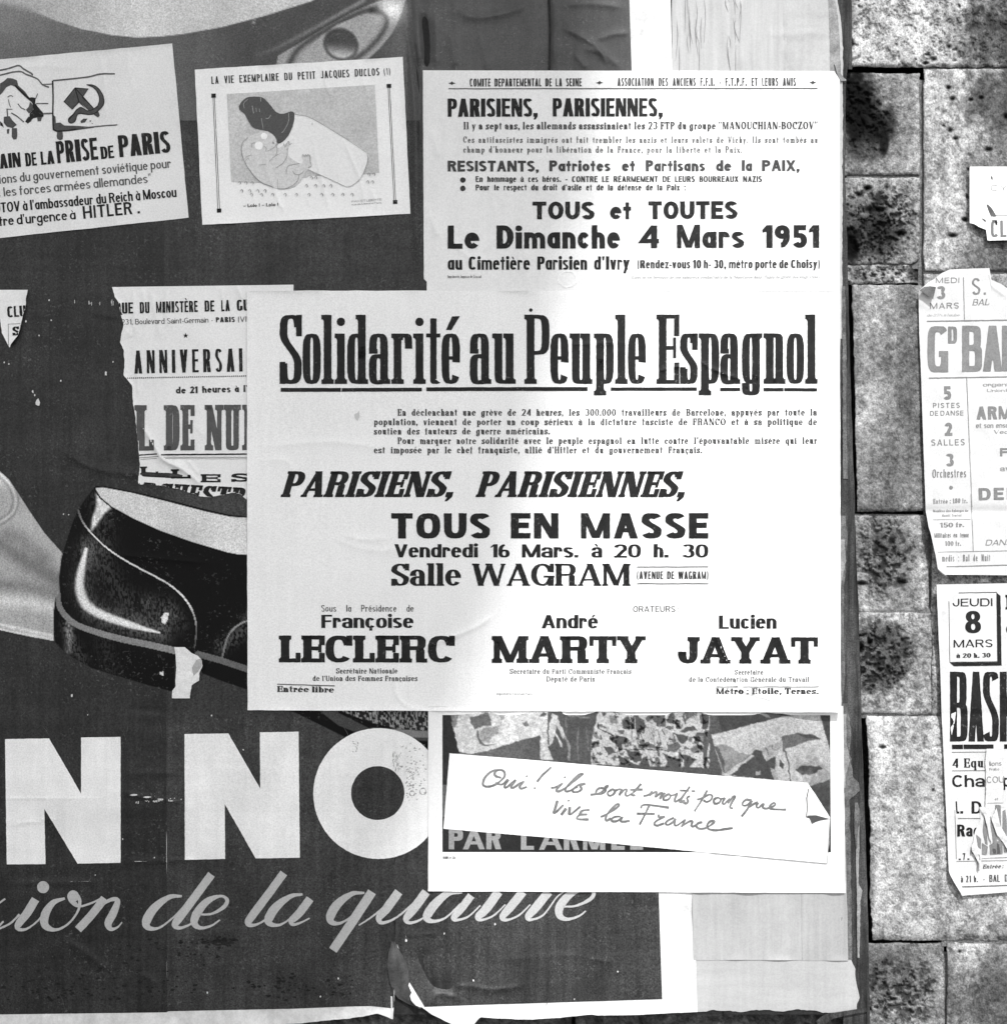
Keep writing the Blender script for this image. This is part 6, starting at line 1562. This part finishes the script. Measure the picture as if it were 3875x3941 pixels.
for it, by in RL:
    k = Ink(); letters(k, [it], by, 38, a_); k.build('reversed_letter', os_, RV, ou, lift=.5)
BANP = [(850, 1424.5), (1081, 1443.5), (1300, 1462), (1527, 1480.5), (1548, 1512), (1569.5, 1546), (1568, 1590), (1564, 1633.5), (1330, 1612), (1080, 1588), (838.5, 1567.5)]
k = Ink(); k.poly(BANP); k.build('printed_strip', os_, material('strip_white', .74, .8, .2, grain=.045, blotch=.02, bump=.08), ou, lift=1.0, cut=5)
k = Ink()
for a, b, w in (((1564, 1633), (1569.5, 1547), 1.2), ((1345, 1613.5), (1564, 1633.5), 1.2)): k.line(a, b, w)
k.build('strip_outline', os_, INK_PALE, ou, lift=1.3)
k = Ink(); k.poly([h2(*p) for p in [(1672, 468), (1690, 450), (1760, 448), (1890, 482), (1800, 498), (1760, 510), (1722, 530), (1702, 478)]]); k.stroke([(*h2(*p), 1.9) for p in [(1694, 205), (1676, 290), (1682, 380), (1674, 465)]]); k.build('drawn_fold', os_, INK_MID, ou, lift=1.3)
HW = [
 (h1, [(350, 255), (290, 235), (285, 195), (330, 172), (380, 190), (385, 240), (340, 290), (270, 335), (200, 348), (160, 325), (170, 270), (215, 215), (270, 180), (340, 172)]),
 (h1, [(290, 310), (360, 325), (420, 270)]), (h1, [(430, 275), (385, 340), (400, 358), (450, 320), (500, 275)]), (h1, [(505, 278), (455, 345), (475, 360), (530, 325), (590, 290)]), (h1, [(590, 290), (545, 345), (560, 368), (620, 350)]), (h1, [(618, 240), (622, 242)]),
 (h1, [(872, 145), (790, 220), (725, 298)]), (h1, [(700, 363), (706, 366)]),
 (h1, [(870, 362), (930, 350), (995, 310)]), (h1, [(990, 315), (930, 380), (950, 398), (1010, 370), (1100, 300), (1200, 220), (1205, 215), (1160, 225), (1080, 300), (1025, 370), (1030, 398), (1080, 385), (1160, 330), (1230, 315)]), (h1, [(1015, 250), (1018, 252)]),
 (h1, [(1225, 315), (1180, 340), (1190, 375), (1150, 402), (1100, 400), (1110, 370), (1150, 350)]),
 (h1, [(1285, 432), (1350, 425), (1400, 405), (1470, 340)]), (h1, [(1385, 360), (1350, 385), (1345, 420), (1390, 425), (1440, 400), (1430, 370), (1385, 360)]), (h1, [(1475, 335), (1440, 350), (1445, 395)]),
 (h1, [(1500, 380), (1465, 410), (1475, 440), (1515, 435), (1540, 400), (1515, 375), (1490, 395)]), (h1, [(1540, 390), (1590, 375), (1620, 385)]), (h1, [(1610, 385), (1585, 440)]), (h1, [(1590, 425), (1640, 380), (1665, 385), (1650, 425), (1670, 445), (1720, 420)]),
 (h1, [(1815, 318), (1760, 380), (1715, 430), (1735, 440), (1750, 432)]), (h1, [(1700, 382), (1830, 378)]),
 (h2, [(180, 270), (230, 260), (262, 228)]), (h2, [(262, 225), (235, 272)]), (h2, [(240, 262), (290, 235), (300, 240), (290, 285)]), (h2, [(295, 275), (340, 245), (352, 255), (330, 300)]), (h2, [(330, 290), (370, 250), (375, 240)]),
 (h2, [(400, 258), (365, 285), (370, 308), (405, 305), (430, 275), (415, 255), (395, 262)]), (h2, [(430, 265), (470, 260), (490, 250), (465, 310), (480, 320), (520, 300)]), (h2, [(605, 185), (560, 250), (515, 315), (530, 325), (560, 310)]), (h2, [(515, 220), (655, 228)]), (h2, [(605, 270), (580, 290), (590, 320), (570, 340), (545, 325)]),
 (h2, [(765, 220), (720, 300), (648, 412)]), (h2, [(672, 305), (720, 290), (780, 258), (810, 268), (800, 305), (760, 325), (730, 310)]), (h2, [(850, 285), (825, 310), (835, 340), (870, 335), (890, 305), (865, 285), (850, 290)]), (h2, [(890, 298), (930, 290)]), (h2, [(930, 288), (905, 330), (920, 345), (965, 300)]), (h2, [(970, 292), (955, 335), (1000, 280), (1020, 280), (985, 340), (975, 375), (1000, 385)]),
 (h2, [(1170, 310), (1120, 305), (1090, 335), (1095, 358), (1130, 355), (1175, 315)]), (h2, [(1175, 312), (1140, 380), (1080, 460)]), (h2, [(1150, 370), (1200, 340), (1230, 330)]), (h2, [(1230, 330), (1215, 365), (1235, 378), (1280, 340)]), (h2, [(1285, 338), (1275, 375), (1300, 385), (1350, 375), (1390, 350), (1375, 335), (1345, 355), (1340, 385), (1380, 392), (1488, 397)]),
 (h1, [(1055, 495), (1060, 496)]), (h1, [(1180, 555), (1070, 640), (1065, 575)]), (h1, [(1070, 580), (1068, 640)]), (h1, [(1275, 590), (1200, 600), (1170, 640), (1145, 685), (1265, 692)]), (h1, [(1170, 640), (1250, 640)]), (h1, [(1025, 580), (980, 645)]),
 (h1, [(940, 495), (900, 630), (1000, 540)]), (h1, [(932, 500), (895, 628)]),
 (h1, [(1390, 665), (1450, 640), (1570, 560), (1580, 535), (1550, 540), (1470, 620), (1445, 670), (1450, 705), (1500, 680)]), (h1, [(1600, 660), (1540, 665), (1505, 690), (1520, 712), (1570, 705), (1620, 665)]), (h1, [(1620, 665), (1600, 705), (1630, 715), (1695, 705)]),
 (h2, [(160, 385), (165, 362), (220, 352), (415, 378)]), (h2, [(235, 355), (190, 450), (145, 535)]), (h2, [(120, 432), (285, 435)]), (h2, [(320, 440), (325, 465), (375, 460), (300, 500), (280, 530), (310, 542), (370, 520)]),
 (h2, [(460, 470), (400, 500), (385, 525), (410, 535), (450, 510), (475, 480)]), (h2, [(475, 478), (465, 530), (490, 540), (560, 490)]), (h2, [(565, 485), (530, 555)]), (h2, [(535, 545), (600, 505), (630, 505), (615, 550)]), (h2, [(615, 545), (640, 550), (690, 520), (720, 512)]), (h2, [(720, 512), (680, 520), (665, 550), (700, 572), (760, 560), (820, 520), (825, 500), (790, 505), (765, 540), (780, 575), (850, 585), (920, 575), (1000, 565)]),
]
k = Ink()
for f, pts in HW:
    wd = 4.0
    if len(pts) == 2 and abs(pts[0][0] - pts[1][0]) < 8: k.disc(*f(*pts[0]), 1.8); continue
    P = catmull([f(*p) for p in pts], 5)
    k.stroke([(p[0], p[1], wd * (.72 + .55 * float(vnoise(p[0], p[1], 9, 33)))) for p in P])
for pts in ([(940, 495), (898, 630)], [(1030, 575), (978, 645)], [(1068, 560), (1062, 640)]): k.stroke([h1(*p) for p in pts], 5.5)
k.build('handwriting', os_, material('handwriting_grey', .15, .7, .3, grain=.2, blotch=.3, bl_scale=70), ou, lift=1.4)
line(ou, os_, 'printer_line', [("BEDOS & Cie".replace('&', 'et'), (838, 1624.5), (861, 1624.5), 4.6, F_COND)], INK_SMALL)

# ------------------------------------------------------------ posters on the stone, at the right
def stone_wave(x, y): return 4.2 * (fnoise(x, y, 60, 12, 3) - .5) - 2.0 * np.exp(-((y - 967) / 9.) ** 2) - 1.6 * np.exp(-((y - 1352) / 9.) ** 2)
def r0(x, y): return (1523.2 + .25387 * x, .25387 * y)
def r1(x, y): return (1523.2 + .25387 * x, 466.8 + .25387 * y)
def r2(x, y): return (1523.2 + .25387 * x, 933.6 + .25387 * y)
def rb(x, y): return (1523.2 + .28958 * x, 1375.8 + .28958 * y)
def r7(x, y): return (1729.6 + .1472 * x, 1424.9 + .1472 * y)
def r8(x, y): return (1719.7 + .17253 * x, 501.2 + .17253 * y)
def r9(x, y): return (1778.7 + .0914 * x, 294.8 + .0914 * y)
R_ = .25387
# CYC scrap
cy = thing('cycling_poster_scrap', 'torn white scrap with the letters CL, highest on the stone wall', 'paper scrap', base_of(1890, 455, 3))
cyL = plin([r9(*p) for p in [(600, 212), (605, 1385)]] + [r9(610, 1386)], jag=.3)
cyB = plin([r9(*p) for p in [(590, 1378), (700, 1405), (790, 1460), (880, 1500), (940, 1525), (955, 1640), (966, 1745), (1371, 1735), (2400, 1720)]], axis=0, jag=.6, seed=2)
cys = Sheet(2.2, [([r9(800, 1000), r9(1000, 1240), r9(1150, 1300)], .8, 4)], wave=lambda x, y: .7 * stone_wave(x, y))
U, V = np.meshgrid(np.linspace(0, 1, 60), np.linspace(0, 1, 50)); X = r9(600, 0)[0] + U * 165
Y = r9(0, 213)[1] + V * (cyB(X) - r9(0, 213)[1]); cys.grid('sheet', X, Y, _m['cartoon_paper'], cy)
line(cy, cys, 'text_line', [("CYCLISTE", r9(1040, 712), r9(2300, 700), 11, Font(T=.10, H=.08, gap=.35))], INK_PALE)
line(cy, cys, 'text_line', [("CLUB", r9(1040, 1668), r9(1760, 1660), 31, Font(T=.17, H=.12, n=3.2, gap=.12))], INK_RED)
k = Ink(); k.poly([r9(*p) for p in [(945, 990), (985, 1000), (1060, 1080), (1110, 1160), (1155, 1230), (1140, 1245), (1040, 1245), (1000, 1150)]]); k.poly([r9(*p) for p in [(835, 1270), (930, 1320), (935, 1365), (900, 1340)]]); k.poly([r9(*p) for p in [(1035, 420), (1055, 405), (1080, 450), (1072, 492), (1045, 460)]]); k.build('torn_gap', cys, INK_GREY, cy, cut=5)
k = Ink(); k.poly([r9(*p) for p in [(1065, 1320), (1160, 1320), (1175, 1430), (1140, 1410), (1120, 1345), (1080, 1350)]]); k.build('torn_gap', cys, INK, cy, lift=.6, cut=5)
rules(cy, cys, 'thin_rule', [(r9(1150, 1222), r9(1500, 1218), .9)], INK_PALE)

# grand ball poster
gb = thing('grand_ball_poster', 'tall white poster reading BAL in faded grey, stuck on the stone', 'poster', base_of(1850, 1090, 3))
GL = plin([r8(105, 235), r8(98, 300), r8(105, 700), r8(130, 1300), r8(150, 1936), r2(895, 130), r2(915, 240), r2(940, 330), r2(968, 460), r2(985, 560), r2(1048, 612)], jag=.4, seed=3)
GT = plin([(1736, 549), r8(105, 275), r8(200, 190), r8(270, 150), r8(350, 85), r8(440, 45), r8(600, 38), r8(885, 30), r8(896, 160), r8(1000, 200), r8(1068, 250), r8(1300, 330), (2100, 640)], axis=0, jag=.5, seed=5)
gs = Sheet(2.8, [([r8(95, 400), r8(250, 480)], .4, 5), ([r8(870, 200), r8(950, 260), r8(1060, 340)], .6, 3), ([r8(640, 1000), r8(560, 1200)], .4, 4)], wave=lambda x, y: .8 * stone_wave(x, y),
           extra=lambda x, y: 6.5 * shoulder(y, 960, 1090) * np.exp(-((x - GL(y)) / 22.) ** 2) + 4.0 * np.exp(-((x - 1752) / 16.) ** 2 - ((y - 545) / 16.) ** 2))
gb_y1 = r2(0, 603)[1]
U, V = np.meshgrid(np.linspace(0, 1, 70), np.linspace(0, 1, 190))
Y = 506 + V * (gb_y1 - 506); X = GL(Y) + U * (2000 - GL(Y)); T0 = GT(X); Y = T0 + V * (gb_y1 + 2 * U - T0); X = GL(Y) + U * (2000 - GL(Y))
gs.grid('sheet', X, Y, material('dance_paper', .52, .8, .2, grain=.04, blotch=.04, bl_scale=9, bump=.15, bump_scale=40), gb)
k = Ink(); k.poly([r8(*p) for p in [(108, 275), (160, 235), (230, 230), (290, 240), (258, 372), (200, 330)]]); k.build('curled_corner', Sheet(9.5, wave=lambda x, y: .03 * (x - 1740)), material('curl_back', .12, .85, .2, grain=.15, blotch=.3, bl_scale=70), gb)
INKR = INK_RED
def g8(s, x0, y0, x1, y1, cap, f, mat=INKR, name='text_line'): line(gb, gs, name, [(s, r8(x0, y0), r8(x1, y1), cap * .17253, f)], mat)
def g1(s, x0, y0, x1, y1, cap, f, mat=INKR, name='text_line'): line(gb, gs, name, [(s, r1(x0, y0), r1(x1, y1), cap * R_, f)], mat)
def g2(s, x0, y0, x1, y1, cap, f, mat=INK_PALE, name='text_line'): line(gb, gs, name, [(s, r2(x0, y0), r2(x1, y1), cap * R_, f)], mat)
F_M = Font(T=.15, H=.12, n=2.2, gap=.30, sp=.5); F_MB = Font(T=.26, H=.20, n=2.3, gap=.12)
g8("MEDI", 288, 192, 545, 190, 58, F_M); g8("3", 298, 368, 395, 366, 140, Font(T=.27, H=.19)); g8("MARS", 228, 474, 542, 470, 62, F_M); g8("de 21 h. à l'aube", 188, 560, 552, 556, 28, F_ITT, INK_PALE)
rules(gb, gs, 'divider_rule', [(r8(591, 130), r8(603, 595), 1.3), (r8(190, 613), r8(1700, 590), 2.0), (r8(213, 1236), r8(1700, 1212), 2.0), (r8(628, 1235), r8(655, 1936), 1.1)], INK_RED, cut=5)
g8("S.", 688, 322, 838, 318, 182, Font(T=.12, H=.10, gap=.2)); g8("BAL", 688, 436, 880, 432, 66, Font(T=.15, H=.08, S=.05, sh=.06, slant=.25, gap=.1)); 
FG = Font(T=.155, H=.125, n=4.2, gap=.03)
def big_letter(par_, sh_, mat, ch, a, b, base, cap, f):
    k = Ink(); letters(k, [(ch, a, b)], base, cap, f); k.build('large_letter', sh_, mat, par_, cut=5)
for ch, a, b, by, cap, f in (('G', 198, 425, 1172, 507, FG), ('D', 422, 521, 856, 186, Font(T=.21, H=.16, n=4)), ('B', 577, 797, 1166, 505, FG), ('A', 806, 1016, 1162, 502, Font(T=.165, H=.13)), ('L', 1014, 1200, 1160, 500, FG)):
    big_letter(gb, gs, INK_RED, ch, r8(a, 0)[0], r8(b, 0)[0], r8(0, by)[1], cap * .17253, f)
g8("5", 372, 1474, 458, 1472, 148, Font(T=.30, H=.22)); g8("PISTES", 258, 1564, 552, 1560, 54, Font(T=.15, H=.12, gap=.35)); g8("DE DANSE", 225, 1648, 592, 1644, 52, Font(T=.15, H=.12, gap=.22, sp=.5)); g8("2", 388, 1868, 470, 1866, 142, Font(T=.30, H=.22))
g8("organisé par la", 805, 1326, 1420, 1318, 40, F_B2, INK_PALE); g8("Union Parisienne", 850, 1388, 1420, 1380, 32, F_B2, INK_PALE); g8("ARMAND", 735, 1690, 1480, 1680, 142, F_MB); g8("et son ensemble typique", 730, 1782, 1480, 1774, 50, F_CONDT, INK_PALE); g8("Vedette", 925, 1846, 1260, 1842, 42, F_B2, INK_PALE)
g1("SALLES", 937, 1478, 1186, 1475, 45, F_M); g1("3", 1045, 1634, 1106, 1632, 95, Font(T=.30, H=.22)); g1("Orchestres", 945, 1718, 1196, 1714, 62, Font(T=.13, H=.09, n=3, gap=.12)); g1("F", 1450, 1558, 1510, 1557, 60, F_MB); g1("avec", 1450, 1668, 1600, 1666, 40, F_B2, INK_PALE)
k = Ink(); k.disc(*r1(1083, 1792), 3.6); k.build('bullet', gs, INK_RED, gb)
g1("Entrée : 180 fr.", 950, 1912, 1206, 1906, 36, F_B2, INK_PALE); g1("DEL", 1290, 1886, 1570, 1880, 90, Font(T=.30, H=.20, gap=.25))
rules(gb, gs, 'divider_rule', [(r1(1200, 980), r1(1240, 1936), 1.2)], INK_PALE, cut=5)
g2("Membres des Auberges de", 950, 137, 1210, 134, 20, F_B2); g2("Massif Central", 1015, 170, 1162, 168, 20, F_B2); g2("150 fr.", 1000, 250, 1182, 246, 34, F_WIDE, INK_RED); g2("Militaires en tenue", 960, 327, 1216, 323, 34, F_CONDT, INK_RED); g2("100 fr.", 1040, 388, 1158, 386, 36, F_B2, INK_RED)
g2("DANSE", 1340, 384, 1580, 380, 42, Font(T=.14, H=.1, slant=.25, gap=.12), INK_RED); g2("medis : Bal de Nuit", 1018, 505, 1376, 500, 50, Font(T=.12, H=.08, n=2.8, gap=.14, sp=.6), INK_RED)
rules(gb, gs, 'divider_rule', [(r2(1232, 0), r2(1250, 425), 1.1), (r2(985, 434), r2(1700, 420), 1.0)], INK_PALE, cut=5); rules(gb, gs, 'foot_rule', [(r2(1050, 543), r2(1700, 525), 1.8)], INK_RED, cut=5)
rules(gb, gs, 'foot_rule', [(r2(950, 192), r2(1228, 190), .8)], INK_PALE)
k = Ink(); k.poly([r2(*p) for p in [(980, 560), (1045, 545), (1048, 612), (1020, 600)]]); k.build('lifted_corner', Sheet(7, wave=lambda x, y: 0 * x), _m['dance_paper'], gb)

# sports poster
sp_ = thing('basketball_poster', 'white poster reading JEUDI 8 MARS and BASK in heavy black letters, half torn', 'poster', base_of(1850, 1690, 3))
BLf = plin([r2(975, 670), r2(990, 1050), r2(1003, 1300), r2(1015, 1700), rb(893, 0), rb(915, 500), rb(935, 938), rb(945, 968), rb(975, 1020), rb(1020, 1095)], jag=.35, seed=2)
BBf = plin([rb(1000, 1092), rb(1020, 1100), rb(1315, 1078), (2100, 1670)], axis=0, jag=.5)
sps = Sheet(2.8, [([r2(1020, 900), r2(1060, 820), r2(1130, 700)], .9, 4), ([rb(900, 560), rb(1200, 600)], .3, 5), ([rb(935, 930), rb(1000, 1090)], 1.4, 4)], wave=lambda x, y: .7 * stone_wave(x, y),
            extra=lambda x, y: 2.5 * np.exp(-((x - BLf(y)) / 7.) ** 2) * shoulder(y, 1620, 1690))
y0b = r2(0, 676)[1]; y1b = rb(0, 1096)[1]
U, V = np.meshgrid(np.linspace(0, 1, 70), np.linspace(0, 1, 170)); Y = y0b + V * (y1b - y0b); X = BLf(Y) + U * (2000 - BLf(Y)); Y = (y0b - 4 * U) + V * (BBf(X) - y0b + 4 * U); X = BLf(Y) + U * (2000 - BLf(Y))
sps.grid('sheet', X, Y, material('sport_paper', .53, .8, .2, grain=.04, blotch=.04, bl_scale=9, bump=.15, bump_scale=40), sp_)
def s2(s, x0, y0, x1, y1, cap, f, mat=INK, name='text_line'): line(sp_, sps, name, [(s, r2(x0, y0), r2(x1, y1), cap * R_, f)], mat)
def sb(s, x0, y0, x1, y1, cap, f, mat=INK, name='text_line', **kw): line(sp_, sps, name, [(s, rb(x0, y0), rb(x1, y1), cap * .28958, f)], mat, **kw)
rules(sp_, sps, 'date_frame', [(r2(1068, 800), r2(1075, 1255), .9), (r2(1140, 738), r2(1425, 734), 1.2), (r2(1075, 1255), r2(1430, 1250), 1.0), (r2(1424, 738), r2(1430, 1252), 1.0)], INK_SMALL)
k = Ink(); k.poly([r2(*p) for p in [(1425, 738), (1452, 760), (1460, 1280), (1430, 1255)]]); k.poly([r2(*p) for p in [(1076, 1257), (1430, 1254), (1462, 1280), (1104, 1285)]]); k.build('date_frame_shade', sps, INK, sp_, cut=5)
FE = Font(T=.19, H=.12, n=2.2, gap=.18)
s2("JEUDI", 1095, 839, 1392, 836, 57, FE); s2("8", 1190, 1040, 1308, 1038, 165, Font(T=.26, H=.15)); s2("MARS", 1103, 1145, 1393, 1142, 57, FE); s2("à 20 h. 30", 1124, 1223, 1378, 1219, 34, F_WIDE, INK_SMALL)
s2("M", 1490, 862, 1640, 860, 110, F_SLAB); s2("C", 1494, 1040, 1560, 1040, 60, F_SLAB)
FBK = Font(T=.10, H=.07, n=4.5, gap=.03)
for ch, a, b in (('B', 1076, 1208), ('A', 1213, 1328), ('S', 1322, 1440), ('K', 1447, 1580), ('E', 1590, 1700)):
    big_letter(sp_, sps, INK, ch, r2(a, 0)[0], r2(b, 0)[0], 933.6 + .25387 * 1846, 520 * R_, FBK)

k = Ink(); k.poly([r2(*p) for p in [(1086, 1640), (1120, 1625), (1110, 1700), (1088, 1800), (1080, 1750)]]); k.build('torn_gap', sps, _m['sport_paper'], sp_, lift=.6)
rules(sp_, sps, 'heavy_rule', [(r2(1090, 1886), r2(1172, 1886), 8.5), (r2(1177, 1886), r2(1400, 1885), 8.5), (r2(1480, 1884), r2(1700, 1882), 8.5)], INK); rules(sp_, sps, 'thin_rule', [(rb(955, 162), rb(1220, 160), 1.0), (rb(957, 283), rb(1182, 282), 1.1), (rb(995, 595), rb(1140, 594), 1.1), (rb(985, 875), rb(1400, 868), .9), (rb(1020, 1042), rb(1500, 1026), 1.8), (rb(975, 540), rb(985, 860), .9)], INK_GREY, cut=12)
sb("4 Equi", 957, 263, 1187, 260, 60, Font(T=.22, H=.08, S=.05, sh=.07, gap=.10, sp=.6, thin=.12)); sb("Cha", 957, 389, 1170, 387, 78, Font(T=.20, H=.15, X=.74, gap=.1)); sb("pion", 1288, 386, 1480, 384, 78, Font(T=.20, H=.15, X=.74, gap=.1))
sb("L", 985, 563, 1004, 562, 80, Font(T=.2)); sb(". D", 1010, 563, 1150, 562, 80, Font(T=.22, H=.14, sp=.7)); sb("Rac", 990, 713, 1135, 711, 78, Font(T=.24, H=.16, X=.74, gap=.08)); sb(".7. ;", 1000, 866, 1100, 864, 44, Font(T=.3, H=.2, gap=.3), INK_SMALL)
sb("Entrée :", 1158, 922, 1292, 919, 26, Font(T=.22, H=.1, slant=.2, S=.04, sh=.06, gap=.12), INK_SMALL); sb("à 21 h.", 1015, 1012, 1126, 1010, 42, Font(T=.14, H=.08, n=3, gap=.15, sp=.5), INK_SMALL); sb("- BAL DE NUIT", 1160, 1010, 1460, 1004, 46, Font(T=.14, H=.08, n=3, gap=.12, sp=.7), INK_SMALL)
# torn strips over the sports poster
rag_ = thing('torn_strips_scrap', 'tattered white strips with remnants of grey letters, stuck over the basketball poster', 'paper scrap', base_of(1880, 1620, 4))
rs = Sheet(4.6, wave=lambda x, y: .9 * (fnoise(x, y, 12, 9, 2) - .3))
WH = _m['sport_paper']
def strip(ptsL, ptsR, y0, y1, mat=WH, lift=0):
    s_ = Sheet(4.6 + lift, wave=lambda x, y: 1.1 * (fnoise(x, y, 11, 9, 2) - .3))
    s_.span('paper_strip', y0, y1, plin([r7(*p) for p in ptsL], jag=.7, seed=int(y0) % 5, sc=6), plin([r7(*p) for p in ptsR], jag=.7, seed=int(y1) % 6, sc=6), mat, rag_, step=1.6)
    return s_
strip([(925, -60), (905, 100), (918, 400), (905, 700), (860, 720)], [(1150, -60), (1120, 200), (1140, 440), (1130, 600), (1150, 720)], r7(0, -60)[1], r7(0, 700)[1])
strip([(830, 690), (845, 850), (775, 1000), (740, 1200), (800, 1330), (830, 1500)], [(1185, 690), (1300, 900), (1300, 1330), (860, 1345), (835, 1500)], r7(0, 690)[1], r7(0, 1500)[1], lift=-.3)
line(rag_, rs, 'remnant_lettering', [("lions", r7(960, 160), r7(1115, 158), 9, Font(T=.12, H=.1)), ("Prabo", r7(960, 218), r7(1085, 216), 5, F_TEXT), ("COU", r7(925, 378), r7(1150, 372), 12, Font(T=.14, H=.1, gap=.1)), ("et", r7(1030, 600), r7(1075, 600), 5, F_TEXT)], INK_PALE, lift=.6)
rules(rag_, rs, 'remnant_rule', [(r7(935, 640), r7(1140, 634), .9)], INK_PALE, lift=.6)
k = Ink()
for pts in ([(1035, 660), (1105, 665), (1110, 980), (1035, 920)], [(1130, 740), (1165, 720), (1185, 900), (1185, 1080), (1130, 960)], [(890, 800), (925, 900), (935, 1180), (905, 1160), (880, 1000)], [(970, 800), (1000, 900), (1050, 1060), (1060, 1180), (1000, 1150), (985, 1000)],
            [(865, 1150), (940, 1200), (925, 1300), (865, 1300)], [(960, 1180), (1050, 1130), (1125, 1120), (1130, 1290), (970, 1300)], [(1140, 1150), (1185, 1160), (1185, 1270), (1150, 1270)], [(735, 1170), (755, 1290), (715, 1300)], [(790, 1040), (850, 1100), (850, 1230), (820, 1200)], [(810, 1380), (830, 1400), (825, 1520), (805, 1500)]):
    k.poly([r7(*p) for p in pts])
k.build('remnant_lettering', rs, INK_RED, rag_, lift=.5)
k = Ink()
for pts in ([(765, 1300), (830, 1300), (838, 1370), (790, 1375)], [(1000, 1220), (1040, 1230), (1045, 1290), (1010, 1290)], [(1055, 1150), (1085, 1170), (1100, 1290), (1060, 1290)], [(940, 950), (970, 940), (970, 970)]): k.poly([r7(*p) for p in pts])
k.build('torn_gap', rs, INK_MID, rag_, lift=.7)
for pts in ([(840, 680), (905, 740), (930, 780), (985, 1000), (1000, 1150), (960, 1100), (935, 950), (900, 820)], [(1050, 700), (1100, 930), (1190, 1080), (1230, 1300), (1140, 1150), (1060, 1050), (985, 850)], [(735, 1160), (800, 1270), (830, 1330), (830, 1420), (780, 1330), (735, 1250)]):
    k = Ink(); k.poly([r7(*p) for p in pts]); k.build('paper_curl', Sheet(7.0, wave=lambda x, y: 2.0 * (fnoise(x, y, 8, 4, 2) - .5)), WH, rag_, cut=4)
